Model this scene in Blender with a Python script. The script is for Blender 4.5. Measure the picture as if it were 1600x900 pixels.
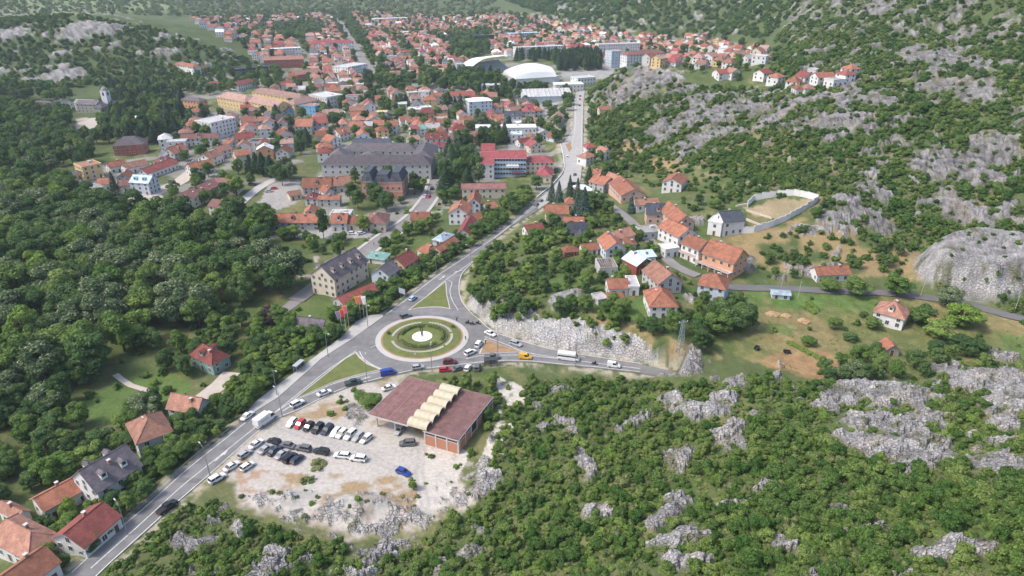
import bpy, math, random
import numpy as np
from math import sin, cos, tan, pi, radians, degrees, atan2, hypot, sqrt, floor

sc = bpy.context.scene
for o in list(bpy.data.objects):
    bpy.data.objects.remove(o)
col = bpy.context.collection
random.seed(7)
rng = np.random.default_rng(7)

# ------------------------------------------------------------------ camera
CAM_H, FOC, PITCH = 120.0, 1081.0, 0.449          # metres, pixels at 1600 wide, radians below level
cam = bpy.data.cameras.new('camera')
cam.sensor_width = 36.0
cam.lens = 36.0 * FOC / 1600.0
cam.clip_start, cam.clip_end = 1.0, 20000.0
camo = bpy.data.objects.new('camera', cam)
col.objects.link(camo)
camo.location = (0, 0, CAM_H)
camo.rotation_euler = (pi / 2 - PITCH, 0, 0)
sc.camera = camo

# ------------------------------------------------------------------ sky, sun, exposure
SUN_EL, SUN_AZ = radians(52), radians(-105)        # azimuth from +Y towards +X
w = bpy.data.worlds.new('World')
sc.world = w
w.use_nodes = True
nt = w.node_tree
nt.nodes.clear()
sky = nt.nodes.new('ShaderNodeTexSky')
sky.sky_type = 'NISHITA'
sky.sun_disc = False
sky.sun_elevation = SUN_EL
sky.sun_rotation = SUN_AZ
sky.air_density, sky.dust_density, sky.ozone_density = 1.0, 3.0, 0.6
bg = nt.nodes.new('ShaderNodeBackground')
bg.inputs[1].default_value = 0.14
wo = nt.nodes.new('ShaderNodeOutputWorld')
nt.links.new(sky.outputs[0], bg.inputs[0])
nt.links.new(bg.outputs[0], wo.inputs[0])
sl = bpy.data.lights.new('sun', 'SUN')
sl.energy = 1.4
sl.angle = radians(11)
sl.color = (1.0, 0.95, 0.87)
so = bpy.data.objects.new('sun', sl)
col.objects.link(so)
so.location = (-300, 100, 600)
so.rotation_euler = (pi / 2 - SUN_EL, 0, pi - SUN_AZ)
sc.view_settings.view_transform = 'Standard'
sc.view_settings.look = 'None'
sc.view_settings.exposure = 1.06
sc.view_settings.gamma = 1.0
sc.cycles.use_denoising = True
sc.cycles.max_bounces = 6
sc.cycles.diffuse_bounces = 3
sc.cycles.transmission_bounces = 3
sc.cycles.volume_bounces = 1
sc.cycles.use_adaptive_sampling = True
sc.cycles.adaptive_threshold = 0.02

# ------------------------------------------------------------------ small maths: photo pixel <-> ground
CF = np.array([0, cos(PITCH), -sin(PITCH)])
CU = np.array([0, sin(PITCH), cos(PITCH)])

def ray(px, py):
    d = CF + (px - 800) / FOC * np.array([1.0, 0, 0]) - (py - 450) / FOC * CU
    return d

def on_level(px, py, z=0.0):
    d = ray(px, py)
    t = (z - CAM_H) / d[2]
    return np.array([t * d[0], t * d[1], z])

def to_px(x, y, z):
    dz = z - CAM_H
    f = y * CF[1] + dz * CF[2]
    u = y * CU[1] + dz * CU[2]
    f = np.where(np.abs(f) < 1e-6, 1e-6, f)
    X = 800 + FOC * x / f
    Y = 450 - FOC * u / f
    return np.where(f > 1, X, -9999), np.where(f > 1, Y, -9999)

def sstep(a, b, x):
    t = np.clip((x - a) / (b - a), 0, 1)
    return t * t * (3 - 2 * t)

def inpoly(X, Y, poly):
    X = np.asarray(X, float); Y = np.asarray(Y, float)
    r = np.zeros(X.shape, bool)
    n = len(poly)
    for i in range(n):
        x0, y0 = poly[i][0], poly[i][1]
        x1, y1 = poly[(i + 1) % n][0], poly[(i + 1) % n][1]
        if y0 == y1:
            continue
        c = ((y0 > Y) != (y1 > Y)) & (X < (x1 - x0) * (Y - y0) / (y1 - y0) + x0)
        r ^= c
    return r

def hsh(i, j, s=0):
    i = i.astype(np.int64); j = j.astype(np.int64)
    h = (i * 374761393 + j * 668265263 + s * 974711 + 1013904223) & 0x7fffffff
    h = ((h ^ (h >> 13)) * 1274126177) & 0x7fffffff
    h = ((h ^ (h >> 15)) * 668265263) & 0x7fffffff
    h = h ^ (h >> 14)
    return (h & 0xffffff) / float(0xffffff)

def vnoise(x, y, s=0):
    i = np.floor(x); j = np.floor(y)
    u = x - i; v = y - j
    u = u * u * (3 - 2 * u); v = v * v * (3 - 2 * v)
    return (hsh(i, j, s) * (1 - u) + hsh(i + 1, j, s) * u) * (1 - v) + (hsh(i, j + 1, s) * (1 - u) + hsh(i + 1, j + 1, s) * u) * v

def fbm(x, y, s=0, o=4, g=0.5):
    t = 0; a = 1; n = 0
    for k in range(o):
        t = t + a * vnoise(x * 2 ** k + 17.3 * k, y * 2 ** k + 9.1 * k, s + k)
        n += a; a *= g
    return t / n

def worley(x, y, s=0):
    i0 = np.floor(x); j0 = np.floor(y)
    f1 = np.full(x.shape, 9.0); f2 = np.full(x.shape, 9.0); c = np.zeros(x.shape); gx = np.zeros(x.shape); gy = np.zeros(x.shape)
    for di in (-1, 0, 1):
        for dj in (-1, 0, 1):
            i = i0 + di; j = j0 + dj
            px = i + hsh(i, j, s); py = j + hsh(i, j, s + 1)
            d = np.hypot(x - px, y - py)
            n = d < f1
            f2 = np.where(n, f1, np.minimum(f2, d))
            c = np.where(n, hsh(i, j, s + 2), c)
            gx = np.where(n, x - px, gx); gy = np.where(n, y - py, gy)
            f1 = np.where(n, d, f1)
    return f1, f2, c, gx, gy

# ------------------------------------------------------------------ lie of the land (control heights, smooth through them)
CTRL = [
 # the main road, junction and lot are level
 (60,940,0),(130,890,0),(300,745,0),(440,635,0),(560,550,0),(662,528,0),(710,430,0),(770,370,0),(850,305,0),(890,250,0),(903,190,0),(905,150,0),(1000,577,0),(870,558,0),
 (480,700,0),(600,740,0),(420,760,0),(640,800,0.3),(520,800,0.6),(700,700,0),(700,640,0),
 # park and gardens left of the road lie lower
 (0,700,-5),(110,650,-5),(200,560,-4),(100,400,-3),(300,400,-3),(40,830,-5),(-40,900,-5),(130,760,-4.5),(300,620,-4),(450,500,-4),(500,450,-3),(600,400,-3),(650,340,-2),(740,310,-1),(-60,500,-4),(-60,300,-2),
 (100,250,-1),(300,250,-1),(500,250,-1),(700,220,-1),(800,270,-1),(300,180,0),(500,170,0),(700,150,0),(850,130,0),(300,150,0),(450,110,0),(600,100,0),(750,100,0),(900,110,0),
 (450,60,0),(600,60,0),(750,60,0),(870,70,0),(960,85,0),(400,35,0),(550,30,0),(700,30,0),(850,40,3),(950,55,4),
 (900,20,22),(900,0,39),(800,10,11),(800,0,20),(700,0,12),(600,0,10),(500,0,6),(400,0,6),(300,0,18),(1000,30,26),(1000,0,50),(1100,60,10),(1100,30,31),(1100,0,55),
 # wooded rocky hill on the far side of the park
 (0,35,48),(130,25,54),(250,50,38),(330,75,22),(400,98,6),(-80,40,50),(0,140,2),(100,135,2),(200,130,2),(270,122,2),(0,90,22),(130,80,26),(250,90,18),(0,0,39),(100,0,34),(200,0,28),(0,190,-1),
 # karst slope on the right
 (1300,450,5),(1300,400,8),(1300,350,14),(1300,300,20),(1300,250,26),(1300,200,33),(1300,150,40),(1300,120,44),(1300,80,52),(1300,40,62),(1300,0,78),
 (1500,340,17),(1500,300,23),(1500,250,30),(1500,200,39),(1500,150,48),(1500,100,57),(1500,50,68),(1500,0,88),
 (1650,350,21),(1650,300,28),(1650,200,45),(1650,100,63),(1650,50,75),(1650,0,92),(1400,400,8),(1400,350,14),(1400,300,21),(1400,250,28),(1400,200,36),(1400,150,44),(1400,100,54),(1400,50,66),(1400,0,84),
 (1200,300,16),(1200,250,21),(1200,200,27),(1200,148,33),(1200,100,25),(1200,70,27),(1200,40,42),(1200,0,66),
 (1100,300,12),(1100,250,15),(1100,200,20),(1100,160,26),(1100,140,29),(1100,95,5),(1000,250,6),(1000,220,9),(1000,180,16),(1000,150,22),(1000,120,29),(985,108,32),(1000,94,2),(950,200,3),(950,160,10),(950,130,17),(920,180,1),
 # houses on the rise east of the road
 (925,240,1),(960,280,4),(1000,300,6),(1050,335,8),(1060,285,9),(1150,350,11),(1230,330,14),(1100,400,8),(1150,440,6),(1020,440,8),(960,460,8),(900,500,6.2),(850,485,5),(800,445,3.8),(775,480,3.2),(860,420,5),(850,375,3),(900,350,3),(1000,500,8.5),(1030,535,8),(1085,540,6),(1120,500,6),(900,300,0.5),
 # meadow
 (1200,480,5),(1200,520,4),(1250,560,4),(1300,520,4),(1400,520,4),(1500,530,4),(1590,540,5),(1450,470,5),(1590,492,6),(1700,520,7),
 # foreground slope
 (1085,600,5),(1000,605,1.5),(900,605,1),(850,650,2),(900,700,4),(1000,680,5),(1100,660,8),(1200,620,8),(1250,600,6),(1350,620,9),(1450,620,10),(1550,590,9),(1640,640,14),(1500,700,16),(1350,700,13.5),(1200,700,11),(1050,760,9),(1200,800,15),(1400,800,22),(1640,780,27),(900,800,6),(800,800,3),(800,900,7),(1000,900,14),(1200,900,22),(1400,900,29),(1640,900,37),(700,880,4),(600,880,2),(400,880,1),(250,890,0.3),(720,780,1),
]
cw = [tuple(on_level(*c)) for c in CTRL]
def pol(deg, r, z):
    cw.append((r * sin(radians(deg)), r * cos(radians(deg)), z))
for dg in range(-60, 61, 12):
    pol(dg, 3600, 190); pol(dg, 6500, 420)
pol(-31, 1300, 22); pol(-20, 1500, 4); pol(-40, 1500, 40)
for dg, hs in ((60, (35, 34, 60, 130)), (90, (35, 40, 80, 160)), (-60, (8, -4, 0, 60)), (-90, (10, 0, 8, 60)), (135, (30, 30, 60, 120)), (-135, (20, 15, 30, 90)), (179.5, (25, 25, 50, 110)), (-179.5, (25, 25, 50, 110))):
    for r, z in zip((60, 220, 600, 1600), hs):
        pol(dg, r, z)
    pol(dg, 6500, 400)
for dg in (-20, 0):
    pol(dg, 50, 6)
pol(25, 50, 30); pol(0, 75, 7); pol(20, 65, 24)
cw = np.array(cw)

def warp(x, y):
    return np.arctan2(x, y), np.log(np.maximum(np.hypot(x, y), 5.0))
ku, kv = warp(cw[:, 0], cw[:, 1])
def kern(r2):
    return 0.5 * r2 * np.log(r2 + 1e-9)
n_ = len(cw)
A = np.zeros((n_ + 3, n_ + 3))
A[:n_, :n_] = kern((ku[:, None] - ku) ** 2 + (kv[:, None] - kv) ** 2) + np.eye(n_) * 1e-4
A[:n_, n_] = 1; A[:n_, n_ + 1] = ku; A[:n_, n_ + 2] = kv
A[n_:, :n_] = A[:n_, n_:].T
tw = np.linalg.solve(A, np.concatenate([cw[:, 2], [0, 0, 0]]))
def hbase(x, y):
    x = np.asarray(x, float); y = np.asarray(y, float)
    sh = x.shape
    u, v = warp(x.ravel(), y.ravel())
    out = np.empty(u.shape)
    for s in range(0, len(u), 40000):
        a, b = u[s:s + 40000], v[s:s + 40000]
        out[s:s + 40000] = kern((a[:, None] - ku) ** 2 + (b[:, None] - kv) ** 2) @ tw[:n_] + tw[n_] + tw[n_ + 1] * a + tw[n_ + 2] * b
    return out.reshape(sh)

TS = np.geomspace(50, 6000, 500)
def cast(px, py, hf, dz=0.0):
    d = ray(px, py)
    L = np.linalg.norm(d); d = d / L
    P = d[None] * TS[:, None]
    g = CAM_H + P[:, 2] - hf(P[:, 0], P[:, 1]) - dz
    k = np.argmax(g < 0)
    if g[k] >= 0:
        k = len(TS) - 1
    a, b = TS[max(k - 1, 0)], TS[k]
    for _ in range(14):
        m = 0.5 * (a + b)
        p = d * m
        if CAM_H + p[2] - float(hf(p[0:1], p[1:2])[0]) - dz < 0:
            b = m
        else:
            a = m
    p = d * (0.5 * (a + b))
    return np.array([p[0], p[1], CAM_H + p[2]])

# ------------------------------------------------------------------ roads, traced in the photograph and laid on the land
def onb(pts):
    return [cast(x, y, hbase) for x, y in pts]
def lvl(pts, z=0.0):
    return [on_level(x, y, z) for x, y in pts]
JUNCTION = [(60,942),(100,902),(126,880),(169,836),(230,785),(283,736),(318,706),(351,680),(391,648),(435,620),(502,560),(550,529),(597,495),(632,467),(680,430),(722,401),(770,368),(800,345),(840,311),(865,290),(880,271),(881,250),(876,225),(886,214),(895,202),(896.5,170),(897,154),(900,143),(914,141),(912,160),(911,202),(911,229),(910,257),(907,285),(893,288),(879,299),(862,314),(840,329),(800,353),(768,378),(746,404),(735,414),(722,429),(715.5,449),(719,469),(732,487),(745,498),(772,519),(835,540),(872,549),(940,560),(1000,569),(1050,580),(1050,592),(1000,583),(920,574),(880,571),(835,566),(790,565),(759,567),(685,575),(640,581),(600,591),(540,607),(495,627),(467,641),(430,656),(401,677),(370,704),(325,744),(274,788),(234,825),(171,881),(140,912),(115,942)]
JW = lvl(JUNCTION)
LANES = {   # name: (pixel polyline, half width, level or None)
 'museum_street': ([(462,470),(498,443),(520,428),(560,402),(600,372),(640,345),(662,322),(676,300),(682,280)], 3.6, None),
 'park_street': ([(172,326),(205,314),(240,303),(280,284),(310,262),(335,245)], 5.0, None),
 'promenade': ([(352,340),(370,322),(400,297),(420,285),(450,272)], 3.0, None),
 'meadow_road': ([(1090,432),(1130,447),(1165,450),(1230,451),(1300,455),(1380,458),(1450,465),(1520,478),(1590,497),(1680,512)], 2.6, None),
 'hill_lane': ([(905,288),(950,318),(985,345),(1010,370),(1030,392),(1055,415),(1090,432)], 2.4, None),
 'boulevard': ([(519,10),(528,30),(540,50),(556,76),(572,100),(585,118)], 5.5, None),
 'monastery_drive': ([(108,215),(130,205),(146,190),(152,184)], 5.0, None),
 'side_street': ([(893,210),(880,196),(872,188)], 3.0, None),
 'lawn_track': ([(180,585),(205,603),(240,612)], 1.0, None),
 'yard_track': ([(310,628),(345,600),(362,582)], 3.0, None),
 'wood_track': ([(395,497),(440,487),(462,470)], 2.6, None),
}
LW = {k: (lvl(p, z) if z is not None else onb(p), hw) for k, (p, hw, z) in LANES.items()}

def seg_dist(x, y, pts):
    best = np.full(x.shape, 1e9); zz = np.zeros(x.shape)
    for a, b in zip(pts[:-1], pts[1:]):
        dx, dy = b[0] - a[0], b[1] - a[1]
        t = np.clip(((x - a[0]) * dx + (y - a[1]) * dy) / (dx * dx + dy * dy), 0, 1)
        d = np.hypot(x - a[0] - t * dx, y - a[1] - t * dy)
        n = d < best
        best = np.where(n, d, best); zz = np.where(n, a[2] + t * (b[2] - a[2]), zz)
    return best, zz
def poly_sd(x, y, pts):
    d, _ = seg_dist(x, y, list(pts) + [pts[0]])
    return np.where(inpoly(x, y, pts), -d, d)

# flat aprons: the lot, pavement by the flags
LOT = lvl([(395,668),(440,640),(560,600),(625,592),(700,640),(715,700),(740,720),(720,780),(695,812),(640,848),(560,850),(430,818),(350,785),(332,750)])
PAVE = lvl([(391,648),(389,640),(403,625),(457,585),(480,567),(534,527),(556,503),(575,494),(597,491),(599,495),(550,530),(502,561),(435,621)])

# ------------------------------------------------------------------ rocks (where they break through)
ROCKS = [(1062,566,34,13,3),(1043,622,16,9,2),(1102,642,32,16,3),(1132,628,14,12,3),(1145,668,20,12,2),(1185,645,8,5,2),(885,665,20,9,1.5),(1360,618,72,20,3),(1400,662,64,16,2.5),(1472,589,15,9,2),(1540,592,60,20,3),(1575,632,30,12,2),(1568,560,32,8,2.5),
 (1400,698,60,22,2.5),(1440,724,42,10,2),(1545,722,26,13,1.5),(1500,862,38,20,1.2),(900,680,20,9,1.5),(910,732,17,15,2),(1067,720,23,13,2),(1137,683,20,11,2),(1050,782,24,12,2),(1030,812,26,15,2),(1072,838,30,15,2),(1092,872,25,14,1.8),(925,787,18,9,1.2),(938,806,10,9,1.2),
 (762,762,20,15,1.5),(740,835,12,7,1.2),(750,872,20,9,1.2),(700,885,8,7,1),(297,848,17,13,1.8),(350,795,10,6,1.2),(360,838,9,6,1),(1497,330,36,13,2.5),(1360,297,20,11,2.5),(1482,262,50,13,2.5),(1555,240,40,10,2.5),(1362,342,25,12,2),(1320,318,14,8,2),
 (1450,92,35,13,3.5),(1375,15,25,14,4),(1535,102,25,11,4),(1487,137,40,10,3),(1525,147,35,11,3),(1305,192,50,9,2.5),(1340,199,30,8,2.5),(1375,160,25,7,2.5),(1005,132,48,20,3),(1040,125,24,10,2.5),(1125,180,70,13,3),(1112,215,52,9,2.5),(1037,207,30,9,2.5),(1200,190,20,10,2),
 (125,48,26,16,5),(175,47,20,8,3),(20,52,20,6,3),(100,118,26,7,2),(880,12,12,9,3),(790,472,30,14,3),(760,470,18,16,2),(880,468,26,12,2),(900,395,10,6,1.5),(1085,345,12,6,1.5),(1300,345,14,10,1.5),(1140,400,18,9,1.5),(1170,412,20,14,1.5),(1090,475,10,8,1.5),(548,640,14,10,1.2),(560,655,10,8,1)]
rk = []
for x, y, a, b, hgt in ROCKS:
    p = cast(x, y, hbase)
    R = np.linalg.norm(p - np.array([0, 0, CAM_H]))
    dep = (CAM_H - p[2]) / R
    g_ = 1.28 if y > 560 else 1.0
    rk.append((p[0], p[1], g_ * a * R / FOC, g_ * min(b * R / FOC / max(dep, .25), a * R / FOC * 1.5), hgt))
dome_c = cast(1550, 472, hbase)
def rock_mask(x, y, px, py):
    wx = x + 5 * (fbm(x / 9, y / 9, 31) - .5) * 2; wy = y + 5 * (fbm(x / 9, y / 9, 47) - .5) * 2
    m = np.zeros(x.shape); hh = np.zeros(x.shape)
    for cx, cy, a, b, hgt in rk:
        near = np.abs(x - cx) + np.abs(y - cy) < 3 * (a + b) + 15
        if not near.any():
            continue
        e = np.hypot((wx[near] - cx) / a, (wy[near] - cy) / b)
        e = e + 1.3 * (fbm(x[near] / 4.5, y[near] / 4.5, 35) - .5)
        v = 1 - sstep(0.75, 1.0, e)
        dome = hgt * (1 - sstep(0.0, 1.2, e))
        m[near] = np.maximum(m[near], v); hh[near] = np.maximum(hh[near], dome)
    ang = 0.5
    xr = x * cos(ang) + y * sin(ang); yr = -x * sin(ang) + y * cos(ang)
    q = 0.62 * fbm(xr / 26, yr / 11, 3, 5, 0.55) + 0.38 * fbm(x / 6.5, y / 5.0, 33, 4, 0.6)
    z1 = inpoly(px, py, [(925,150),(985,95),(1080,135),(1210,140),(1330,150),(1240,110),(1230,20),(1290,-60),(2200,-300),(2200,520),(1480,470),(1450,420),(1400,400),(1250,330),(1180,300),(1090,265),(1010,240),(960,215)])
    z2 = inpoly(px, py, [(1030,560),(1250,575),(1600,560),(2300,560),(2300,1400),(150,1400),(300,810),(640,840),(760,700),(800,600),(1000,590)])
    z3 = inpoly(px, py, [(-400,20),(130,15),(260,40),(400,90),(260,118),(90,128),(-400,140)])
    z4 = inpoly(px, py, [(780,-5),(1290,-60),(1230,20),(1230,60),(1100,55),(900,30)])
    z5 = inpoly(px, py, [(1060,300),(1290,300),(1420,380),(1440,450),(1300,440),(1160,440),(1150,400)])
    th = np.where(z1, 0.545, np.where(z2, 0.612, np.where(z3, 0.585, np.where(z4, 0.605, np.where(z5, 0.60, 2.0)))))
    ring = np.hypot((x - dome_c[0] - 2) / 46, (y - dome_c[1] - 22) / 40) < 1
    th = np.where(ring, 2.0, th)
    m2 = sstep(th, th + 0.03, q)
    hh = np.maximum(hh * .7, m2 * 0.9)
    return np.maximum(m, m2), hh

# ------------------------------------------------------------------ terrain sheet: a fan that gets finer towards the viewer
aa = np.concatenate([np.radians(np.linspace(-180, -47, 40)[:-1]), np.radians(np.linspace(-47, 47, 620)), np.radians(np.linspace(47, 180, 40)[1:])])
rr = np.concatenate([[1.0, 12, 25, 38], np.geomspace(46, 6400, 860)])
NA, NR = len(aa), len(rr)
GA, GR = np.meshgrid(aa, rr)
GX, GY = GR * np.sin(GA), GR * np.cos(GA)
GZ = hbase(GX, GY)
PX, PY = to_px(GX, GY, GZ)
GZ = GZ + (fbm(GX / 14, GY / 14, 5) - .5) * np.clip(GR / 130, 0.6, 6) * 1.0
# big bare dome by the meadow road
dd = np.hypot((GX - dome_c[0] - 6) / 27, (GY - dome_c[1] - 19) / 22)
dome_m = 1 - sstep(0.55, 1.0, dd + 0.18 * (fbm(GX / 8, GY / 8, 77) - .5))
GZ = GZ + dome_m * 13
RM, RH = rock_mask(GX, GY, PX, PY)
RM = np.maximum(RM, sstep(0.12, 0.3, dome_m))
RM = RM * (1 - sstep(.775, .80, np.abs(GA))); RH = RH * (1 - sstep(.775, .80, np.abs(GA)))
WALLED = [(1103,345),(1130,322),(1165,316),(1215,297),(1287,304),(1284,326),(1240,356),(1195,374),(1105,372)]
RM = RM * (1 - .9 * inpoly(PX, PY, WALLED)); RH = RH * (1 - inpoly(PX, PY, WALLED))
# cut face above the road and spoil heap
f1, f2, cc, gx, gy = worley(GX / 4.2 + 0.6 * fbm(GX / 6, GY / 6, 8), GY / 3.0, 11)
g1, g2, cd, hx, hy = worley(GX / 1.35, GY / 1.1, 23)
big = np.clip(GR / 260, 1, 3)
k1, k2, ce, ix, iy = worley(GX / 7.0, GY / 5.5, 41)
blk = (0.35 + cc + 0.8 * (gx + gy) * (cc - .5)) * sstep(0.0, 0.18, f2 - f1) * 1.0 + 0.45 * (cd + .6 * (hx - hy)) * sstep(0, 0.25, g2 - g1)
blkfar = (0.3 + ce) * sstep(0, .2, k2 - k1) * 1.0
blk = np.where(GR < 330, blk, blkfar * 1.0 + 0.7 * blk)
flat = sstep(0.1, 0.4, dome_m) * 0.8
GZ = GZ + RM * (RH * 0.8 + blk * (1 - flat))
# gravel heap
heap = cast(555, 792, hbase)
hd = np.hypot((GX - heap[0]) / 15, (GY - heap[1]) / 6)
HM = 1 - sstep(0.1, 1.0, hd + .35 * (fbm(GX / 4, GY / 4, 91) - .5))
heap2 = cast(450, 780, hbase)
HM2 = 1 - sstep(0.1, 1.0, np.hypot((GX - heap2[0]) / 10, (GY - heap2[1]) / 4) + .35 * (fbm(GX / 4, GY / 4, 92) - .5))
# level the roads into the land
near = (GR < 1500)
sdJ = np.full(GX.shape, 1e9)
msk = near & (np.abs(GA) < 0.75)
sdJ[msk] = poly_sd(GX[msk], GY[msk], JW)
sdL = np.full(GX.shape, 1e9); sdL[msk] = poly_sd(GX[msk], GY[msk], LOT)
sdP = np.full(GX.shape, 1e9); sdP[msk] = poly_sd(GX[msk], GY[msk], PAVE)
far = np.clip(GR / 250, 1, 3)
wv = 1 - sstep(1.4, 4.5 * far, np.minimum(sdJ, sdP))
GZ = GZ * (1 - wv) + wv * (-0.12 * far)
wl = 1 - sstep(-4.0, 5.0, sdL)
GZ = GZ * (1 - wl) + wl * (-0.05 + 0.12 * (fbm(GX / 3, GY / 3, 66) - .5))
GZ = GZ + np.maximum(HM * 2.6, HM2 * 1.6) * sstep(1.0, 4.0, sdJ)
spoil = inpoly(PX, PY, [(390,775),(470,765),(560,768),(640,775),(725,745),(730,790),(690,820),(640,850),(560,850),(430,822)]) * sstep(.53, .59, fbm(GX / 4, GY / 4, 93, 5, .6))
GZ = GZ + spoil * blk * .55
RM = np.maximum(RM, spoil * .9)
SDL = np.full(GX.shape, 1e9)
for k, (pts, hw) in LW.items():
    d = np.full(GX.shape, 1e9); z = np.zeros(GX.shape)
    m = msk & True
    d[m], z[m] = seg_dist(GX[m], GY[m], pts)
    wq = 1 - sstep(hw + 0.5, hw + 4 * far, d)
    GZ = GZ * (1 - wq) + wq * (z - 0.1 * far)
    SDL = np.minimum(SDL, d - hw)
RM = RM * sstep(-0.5, 1.5, sdJ) * sstep(0, 1.5, SDL)
PX, PY = to_px(GX, GY, GZ)
cutm = ((sdJ > 0.8) & (sdJ < 16) & inpoly(PX, PY, [(735,462),(800,470),(850,497),(900,500),(960,512),(1000,528),(1030,560),(1000,572),(872,552),(772,521),(728,482)]))
RM = np.maximum(RM, np.where(cutm, sstep(0.8, 2.2, sdJ) * (0.75 + 0.25 * (fbm(GX / 5, GY / 5, 12) > .42)), 0))
GZ = GZ + np.where(cutm, RM * 1.0 * (cd * .8 + cc) * sstep(1, 3, sdJ), 0)

def hz(x, y):
    x = np.asarray(x, float); y = np.asarray(y, float)
    ia = np.interp(np.arctan2(x, y), aa, np.arange(NA)); ir = np.interp(np.hypot(x, y), rr, np.arange(NR))
    i0 = np.clip(np.floor(ir).astype(int), 0, NR - 2); j0 = np.clip(np.floor(ia).astype(int), 0, NA - 2)
    u = ir - i0; v = ia - j0
    return (GZ[i0, j0] * (1 - u) + GZ[i0 + 1, j0] * u) * (1 - v) + (GZ[i0, j0 + 1] * (1 - u) + GZ[i0 + 1, j0 + 1] * u) * v
def gval(F, x, y):
    ia = np.interp(np.arctan2(x, y), aa, np.arange(NA)); ir = np.interp(np.hypot(x, y), rr, np.arange(NR))
    return F[np.clip(np.rint(ir).astype(int), 0, NR - 1), np.clip(np.rint(ia).astype(int), 0, NA - 1)]
def at(px, py, dz=0.0):
    return cast(px, py, hz, dz)

# ------------------------------------------------------------------ materials
MATS = {}
def mat(name, color, rough=0.85, var=0.12, scale=0.6, objvar=0.0, metal=0.0, bump=0.0, bscale=3.0, spec=0.3):
    if name in MATS:
        return MATS[name]
    m = bpy.data.materials.new(name); m.use_nodes = True
    t = m.node_tree; b = t.nodes['Principled BSDF']
    b.inputs['Roughness'].default_value = rough
    b.inputs['Metallic'].default_value = metal
    b.inputs['Specular IOR Level'].default_value = spec
    tc = t.nodes.new('ShaderNodeTexCoord')
    src = None
    if var > 0:
        no = t.nodes.new('ShaderNodeTexNoise'); no.inputs['Scale'].default_value = scale; no.inputs['Detail'].default_value = 5
        t.links.new(tc.outputs['Object'], no.inputs['Vector'])
        mr = t.nodes.new('ShaderNodeMapRange'); mr.inputs[1].default_value = .25; mr.inputs[2].default_value = .75
        mr.inputs[3].default_value = 1 - var; mr.inputs[4].default_value = 1 + var
        t.links.new(no.outputs[0], mr.inputs[0]); src = mr.outputs[0]
    if objvar > 0:
        oi = t.nodes.new('ShaderNodeObjectInfo')
        m2 = t.nodes.new('ShaderNodeMapRange'); m2.inputs[3].default_value = 1 - objvar; m2.inputs[4].default_value = 1 + objvar
        t.links.new(oi.outputs['Random'], m2.inputs[0])
        if src:
            mu = t.nodes.new('ShaderNodeMath'); mu.operation = 'MULTIPLY'
            t.links.new(src, mu.inputs[0]); t.links.new(m2.outputs[0], mu.inputs[1]); src = mu.outputs[0]
        else:
            src = m2.outputs[0]
    if src:
        vm = t.nodes.new('ShaderNodeVectorMath'); vm.operation = 'SCALE'; vm.inputs[0].default_value = color[:3]
        t.links.new(src, vm.inputs['Scale']); t.links.new(vm.outputs[0], b.inputs['Base Color'])
    else:
        b.inputs['Base Color'].default_value = (*color[:3], 1)
    if bump > 0:
        n2 = t.nodes.new('ShaderNodeTexNoise'); n2.inputs['Scale'].default_value = bscale; n2.inputs['Detail'].default_value = 4
        t.links.new(tc.outputs['Object'], n2.inputs['Vector'])
        bp = t.nodes.new('ShaderNodeBump'); bp.inputs['Strength'].default_value = bump; bp.inputs['Distance'].default_value = .15
        t.links.new(n2.outputs[0], bp.inputs['Height']); t.links.new(bp.outputs[0], b.inputs['Normal'])
    MATS[name] = m
    return m

def tile_mat(name, color, metalrib=False):
    """roof covering: courses of tiles with mottled, weathered colour"""
    if name in MATS:
        return MATS[name]
    m = mat(name, color, 0.8 if not metalrib else 0.55, 0.30, 0.55, 0.25)
    t = m.node_tree; b = t.nodes['Principled BSDF']
    tc = [n for n in t.nodes if n.type == 'TEX_COORD'][0]
    vm = [n for n in t.nodes if n.type == 'VECT_MATH'][0]
    # lighter single tiles
    vo = t.nodes.new('ShaderNodeTexVoronoi'); vo.inputs['Scale'].default_value = 2.2
    t.links.new(tc.outputs['Object'], vo.inputs['Vector'])
    mr = t.nodes.new('ShaderNodeMapRange'); mr.inputs[3].default_value = .86; mr.inputs[4].default_value = 1.14
    sp = t.nodes.new('ShaderNodeSeparateColor'); t.links.new(vo.outputs['Color'], sp.inputs[0]); t.links.new(sp.outputs[0], mr.inputs[0])
    v2 = t.nodes.new('ShaderNodeVectorMath'); v2.operation = 'SCALE'
    t.links.new(vm.outputs[0], v2.inputs[0]); t.links.new(mr.outputs[0], v2.inputs['Scale'])
    t.links.new(v2.outputs[0], b.inputs['Base Color'])
    wv = t.nodes.new('ShaderNodeTexWave'); wv.wave_type = 'BANDS'; wv.bands_direction = 'X' if metalrib else 'Z'
    wv.inputs['Scale'].default_value = 1.3 if metalrib else 1.6
    t.links.new(tc.outputs['Object'], wv.inputs['Vector'])
    bp = t.nodes.new('ShaderNodeBump'); bp.inputs['Strength'].default_value = .5; bp.inputs['Distance'].default_value = .08
    t.links.new(wv.outputs[0], bp.inputs['Height']); t.links.new(bp.outputs[0], b.inputs['Normal'])
    return m

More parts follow.
